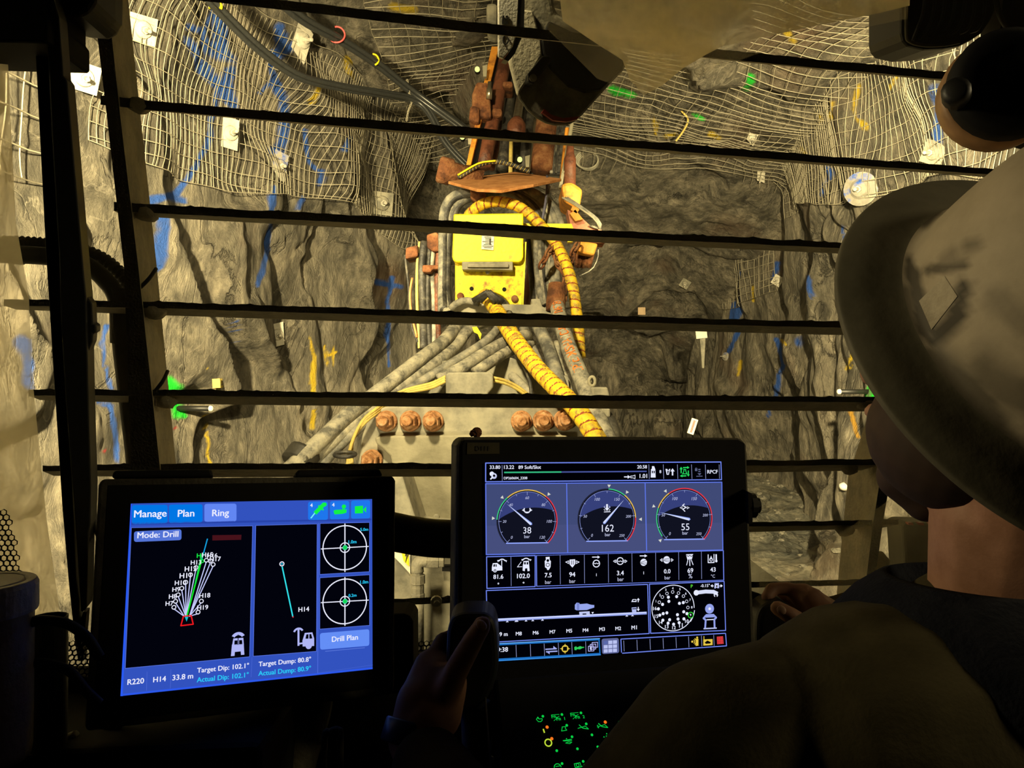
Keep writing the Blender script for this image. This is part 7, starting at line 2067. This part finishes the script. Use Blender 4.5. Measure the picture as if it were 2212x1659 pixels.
def decal(name, quad, mat, n=8, lift=0.0007, label=None):
    bm = bmesh.new(); e = Vector((0, 0, CZ)); g = []
    q = [Vector(p) for p in quad]
    for i in range(n + 1):
        for j in range(n + 1):
            a, b = i / n, j / n
            p = (q[0] * (1 - a) + q[1] * a) * (1 - b) + (q[3] * (1 - a) + q[2] * a) * b
            d = (W(p.x, p.y, 1) - e).normalized(); h, nn, _, _ = hat_tree.ray_cast(e, d)
            g.append(bm.verts.new(h - d * lift) if h else None)
    for i in range(n):
        for j in range(n):
            f = [g[i * (n + 1) + j], g[(i + 1) * (n + 1) + j], g[(i + 1) * (n + 1) + j + 1], g[i * (n + 1) + j + 1]]
            if all(f): bm.faces.new(f)
    return new_obj(name, bm, mat, hat, True, label)
decal('sticker', [(2040, 596), (2068, 640), (2012, 712), (1985, 650)], dirty('worn_sticker', (0.30, 0.26, 0.19, 1), (0.42, 0.37, 0.28, 1), scale=50), label='worn pale diamond sticker')
# ear muff folded up against the hat
mc = W(2165, 195, 0.58)
ma_ = Vector((-0.22, -0.97, 0.04)).normalized()
muff = mc
bm = bmesh.new()
lathe(bm, mc, ma_, [(0.010, -0.036), (0.030, -0.034), (0.041, -0.020), (0.0425, -0.004), (0.039, 0.0)], 28)
em = new_obj('ear_muff', bm, plain('tan_muff_shell', (0.34, 0.19, 0.085, 1), 0.5), hat, True, label='tan ear muff cup with black cushion')
bm = bmesh.new(); lathe(bm, mc, ma_, [(0.036, -0.003), (0.041, 0.004), (0.041, 0.016), (0.034, 0.022), (0.016, 0.018), (0.006, 0.004)], 28); new_obj('ear_cushion', bm, M_blackmatte, hat, True)
bm = bmesh.new(); tube(bm, catmull([W(2066, 205, 0.575), W(2110, 262, 0.60), W(2180, 300, 0.63), W(2290, 330, 0.62)], 8), 0.005, 8)
lathe(bm, W(2066, 205, 0.568), Vector((-0.5, -0.8, 0.1)), [(0.010, -0.004), (0.010, 0.008), (0.006, 0.010)], 14); new_obj('muff_arm', bm, M_black, hat, True)

# grips
def grip(name, c, ax, label):
    t = thing(name, c, label, 'joystick')
    return t
gl_ = thing('joystick', W(1030, 1640, 0.87), 'black left joystick held under the thumb in front of the right display', 'joystick')
bm = bmesh.new()
g = rounded([(962, 1440), (966, 1360), (976, 1334), (1000, 1326), (1050, 1326), (1066, 1338), (1074, 1362), (1078, 1430), (1072, 1470), (1040, 1540), (985, 1540)], 14, 3)
slab(bm, g, 0.815, 0.872)
bevel(new_obj('grip', bm, M_black, gl_), 0.010, 3)
bm = bmesh.new(); lathe(bm, W(1030, 1540, 0.843), (0, 0, -1), [(0.018, -0.01), (0.016, 0.05), (0.03, 0.06), (0.036, 0.10)], 20); new_obj('boot', bm, M_rubber, gl_, True)
bm = bmesh.new(); lathe(bm, W(1040, 1338, 0.84), (0, -0.35, 1), [(0.010, -0.004), (0.010, 0.004), (0.006, 0.006)], 14); new_obj('thumb_button', bm, M_rubber, gl_, True)
gr_ = thing('joystick', W(1690, 1560, 1.09), 'black right joystick held by the far hand right of the display', 'joystick')
bm = bmesh.new()
g = rounded([(1636, 1335), (1646, 1312), (1670, 1300), (1700, 1302), (1730, 1330), (1735, 1390), (1720, 1480), (1650, 1480), (1634, 1380)], 14, 3)
slab(bm, g, 1.065, 1.115); bevel(new_obj('grip', bm, M_black, gr_), 0.010, 3)
bm = bmesh.new(); lathe(bm, W(1688, 1480, 1.09), (0, 0, -1), [(0.018, -0.01), (0.016, 0.03), (0.034, 0.05), (0.04, 0.12)], 20); new_obj('boot', bm, M_rubber, gr_, True)
bm = bmesh.new(); tube(bm, [W(1560, 1268, 1.12), W(1628, 1286, 1.12), W(1668, 1300, 1.115)], 0.0055, 8); tube(bm, [W(1560, 1290, 1.12), W(1628, 1300, 1.12), W(1668, 1306, 1.115)], 0.0055, 8)
new_obj('lever', bm, M_black, gr_, True)
# armrest consoles under the grips, and the seat
seat = thing('operator_seat', W(1950, 2640, 0.75), 'dark operator seat under the person', 'seat')
bm = bmesh.new(); abox(bm, 0.10, 0.72, 0.52, 1.05, 1.28, 1.44); bevel(new_obj('cushion', bm, M_blackmatte, seat), 0.03, 3)
bm = bmesh.new(); abox(bm, 0.25, 0.58, 0.62, 0.95, 1.0, 1.28); new_obj('pedestal', bm, M_blackmatte, seat)
rc_ = thing('side_console', W(1690, 1900, 1.10), 'black console carrying the right joystick', 'console')
bm = bmesh.new(); slab(bm, [(1600, 1556), (2020, 1556), (2020, 2350), (1600, 2350)], 1.03, 1.17); bevel(new_obj('pedestal', bm, M_blackmatte, rc_), 0.008, 2)

# ------------------------------------------------------------------ things at the lower left
jar = thing('jar', W(0, 1640, 0.80), 'large pale jar with dark lid at the lower left edge', 'jar')
jc = W(-28, 1640, 0.80); rj = 0.046
top = W(-28, 1262, 0.80).z - jc.z
bm = bmesh.new(); lathe(bm, jc, (0, 0, 1), [(rj * 0.86, 0), (rj * 0.9, 0.01), (rj * 0.93, top - 0.035), (rj * 0.95, top - 0.015)], 36); new_obj('body', bm, dirty('scuffed_pale_plastic', (0.34, 0.28, 0.17, 1), (0.44, 0.37, 0.23, 1), scale=12, rough=0.5), jar, True)
bm = bmesh.new(); lathe(bm, jc, (0, 0, 1), [(rj * 1.0, top - 0.030), (rj * 1.02, top - 0.026), (rj * 1.02, top - 0.002), (rj * 0.97, top + 0.003), (rj * 0.80, top + 0.003), (rj * 0.78, top + 0.0005), (rj * 0.74, top + 0.0005), (rj * 0.72, top + 0.003), (0.002, top + 0.0035)], 40); bevel(new_obj('lid', bm, dirty('slate_lid', (0.45, 0.43, 0.39, 1), (0.6, 0.57, 0.5, 1), scale=14, rough=0.45), jar), 0.001)
cup = thing('tube_holder', W(108, 1640, 0.86), 'tall open black tube standing beside the pale jar', 'tube')
tc_ = W(106, 1600, 0.86); rt = 0.0192; tt = W(106, 1332, 0.86).z - tc_.z
bm = bmesh.new(); lathe(bm, tc_, (0.0, 0, 1), [(rt * 0.9, -0.02), (rt * 0.95, 0), (rt, tt), (rt * 0.9, tt), (rt * 0.85, 0.02)], 32); new_obj('tube', bm, M_black, cup)
def cable(pts, Y, r, label, mat=M_rubber):
    bm = bmesh.new(); tube(bm, catmull([W(*p) if len(p) == 3 else W(p[0], p[1], Y) for p in pts], 8), r, 10)
    return tag(new_obj('cable', bm, mat, smooth=True), label, 'cable')
cable([(-60, 1375), (20, 1352), (60, 1345), (100, 1340), (140, 1346), (170, 1362), (192, 1382), (215, 1420)], 0.81, 0.0055, 'upper black cable looping past the tube to the left display')
cable([(-60, 1450), (20, 1440), (70, 1432), (110, 1434), (150, 1450), (170, 1472), (186, 1492), (215, 1520)], 0.82, 0.0052, 'lower black cable looping past the tube to the left display')
cable([(-20, 1690), (60, 1645), (120, 1620), (180, 1598), (250, 1566), (300, 1545)], 0.90, 0.0050, 'dusty cable lying along the sill at the bottom left', M_caseedge)
cable([(20, 1670), (90, 1628), (130, 1606), (165, 1590)], 0.88, 0.0070, 'short thick dusty cable end at the bottom left', M_caseedge)
bm = bmesh.new(); slab(bm, [(-200, 1640), (560, 1610), (560, 2300), (-200, 2300)], 0.84, 1.06)
tag(bevel(new_obj('dashboard', bm, M_blackmatte), 0.01, 2), 'dark dashboard ledge along the bottom left of the cab', 'dashboard')
bm = bmesh.new(); slab(bm, [(-200, 1462), (330, 1462), (330, 1640), (-200, 1640)], 1.02, 1.06)
tag(new_obj('sill_pipe', bm, M_cabin), 'dark steel sill behind the tall black tube', 'sill')
rec = thing('cap_bottle', W(710, 1690, 0.88), 'dark rounded handle top beside the support arm below the left display', 'handle')
bm = bmesh.new(); tube(bm, catmull([W(700, 1780, 0.9), W(701, 1600, 0.9), W(712, 1582, 0.9), W(730, 1577, 0.9), W(735, 1600, 0.9), W(733, 1780, 0.9)], 8), 0.004, 8); new_obj('handle_loop', bm, M_caseedge, rec, True)
# side mirror behind the right pillar and a rag hung beside it
mir = thing('mirror', W(1985, 1220, 1.75), 'olive side mirror housing right of the guard pillar', 'mirror')
bm = bmesh.new(); slab(bm, rounded([(1950, 1134), (1962, 1128), (2090, 1132), (2090, 1260), (1958, 1260)], 8), 1.72, 1.80); bevel(new_obj('housing', bm, dirty('olive_plastic', (0.045, 0.045, 0.030, 1), (0.07, 0.068, 0.045, 1), scale=8), mir), 0.006, 2)
bm = bmesh.new()
for x in (1962, 1985, 2008): slab(bm, [(x, 1129), (x + 10, 1129), (x + 12, 1135), (x + 1, 1134)], 1.712, 1.725)
new_obj('red_clip', bm, M_redtape, mir, label='small red clips')
bm = bmesh.new(); ellipsoid(bm, W(1895, 1222, 1.62), Vector((0.024, 0, 0)), Vector((0, 0.02, 0)), Vector((0, 0, 0.034)), 20)
for v in bm.verts: v.co += Vector((math.sin(v.co.z * 210) * 0.003, 0, math.sin(v.co.x * 160) * 0.003))
tag(new_obj('cable_boot', bm, M_yellowcable, smooth=True), 'dusty yellow cable boot right of the right guard pillar', 'cable boot')
bm = bmesh.new(); tube(bm, catmull([W(1893, 1250, 1.62), W(1892, 1300, 1.62), W(1890, 1380, 1.62)], 4), 0.017, 10); tag(new_obj('cable', bm, M_yellowcable, smooth=True), 'yellow cable rising to the boot by the right pillar', 'cable')
bm = bmesh.new(); f = [W(1560, 1330, 1.30), W(1690, 1318, 1.30), W(1800, 1290, 1.28), W(1960, 1240, 1.24), W(2000, 1290, 1.2), W(1800, 1330, 1.25), W(1690, 1350, 1.28), W(1560, 1360, 1.28)]
prism(bm, f, [p - Vector((0, 0, 0.02)) for p in f]); tag(new_obj('window_ledge', bm, dirty('dusty_ledge', (0.10, 0.085, 0.05, 1), (0.17, 0.145, 0.085, 1), scale=9)), 'dusty tan window ledge behind the right hand', 'ledge')
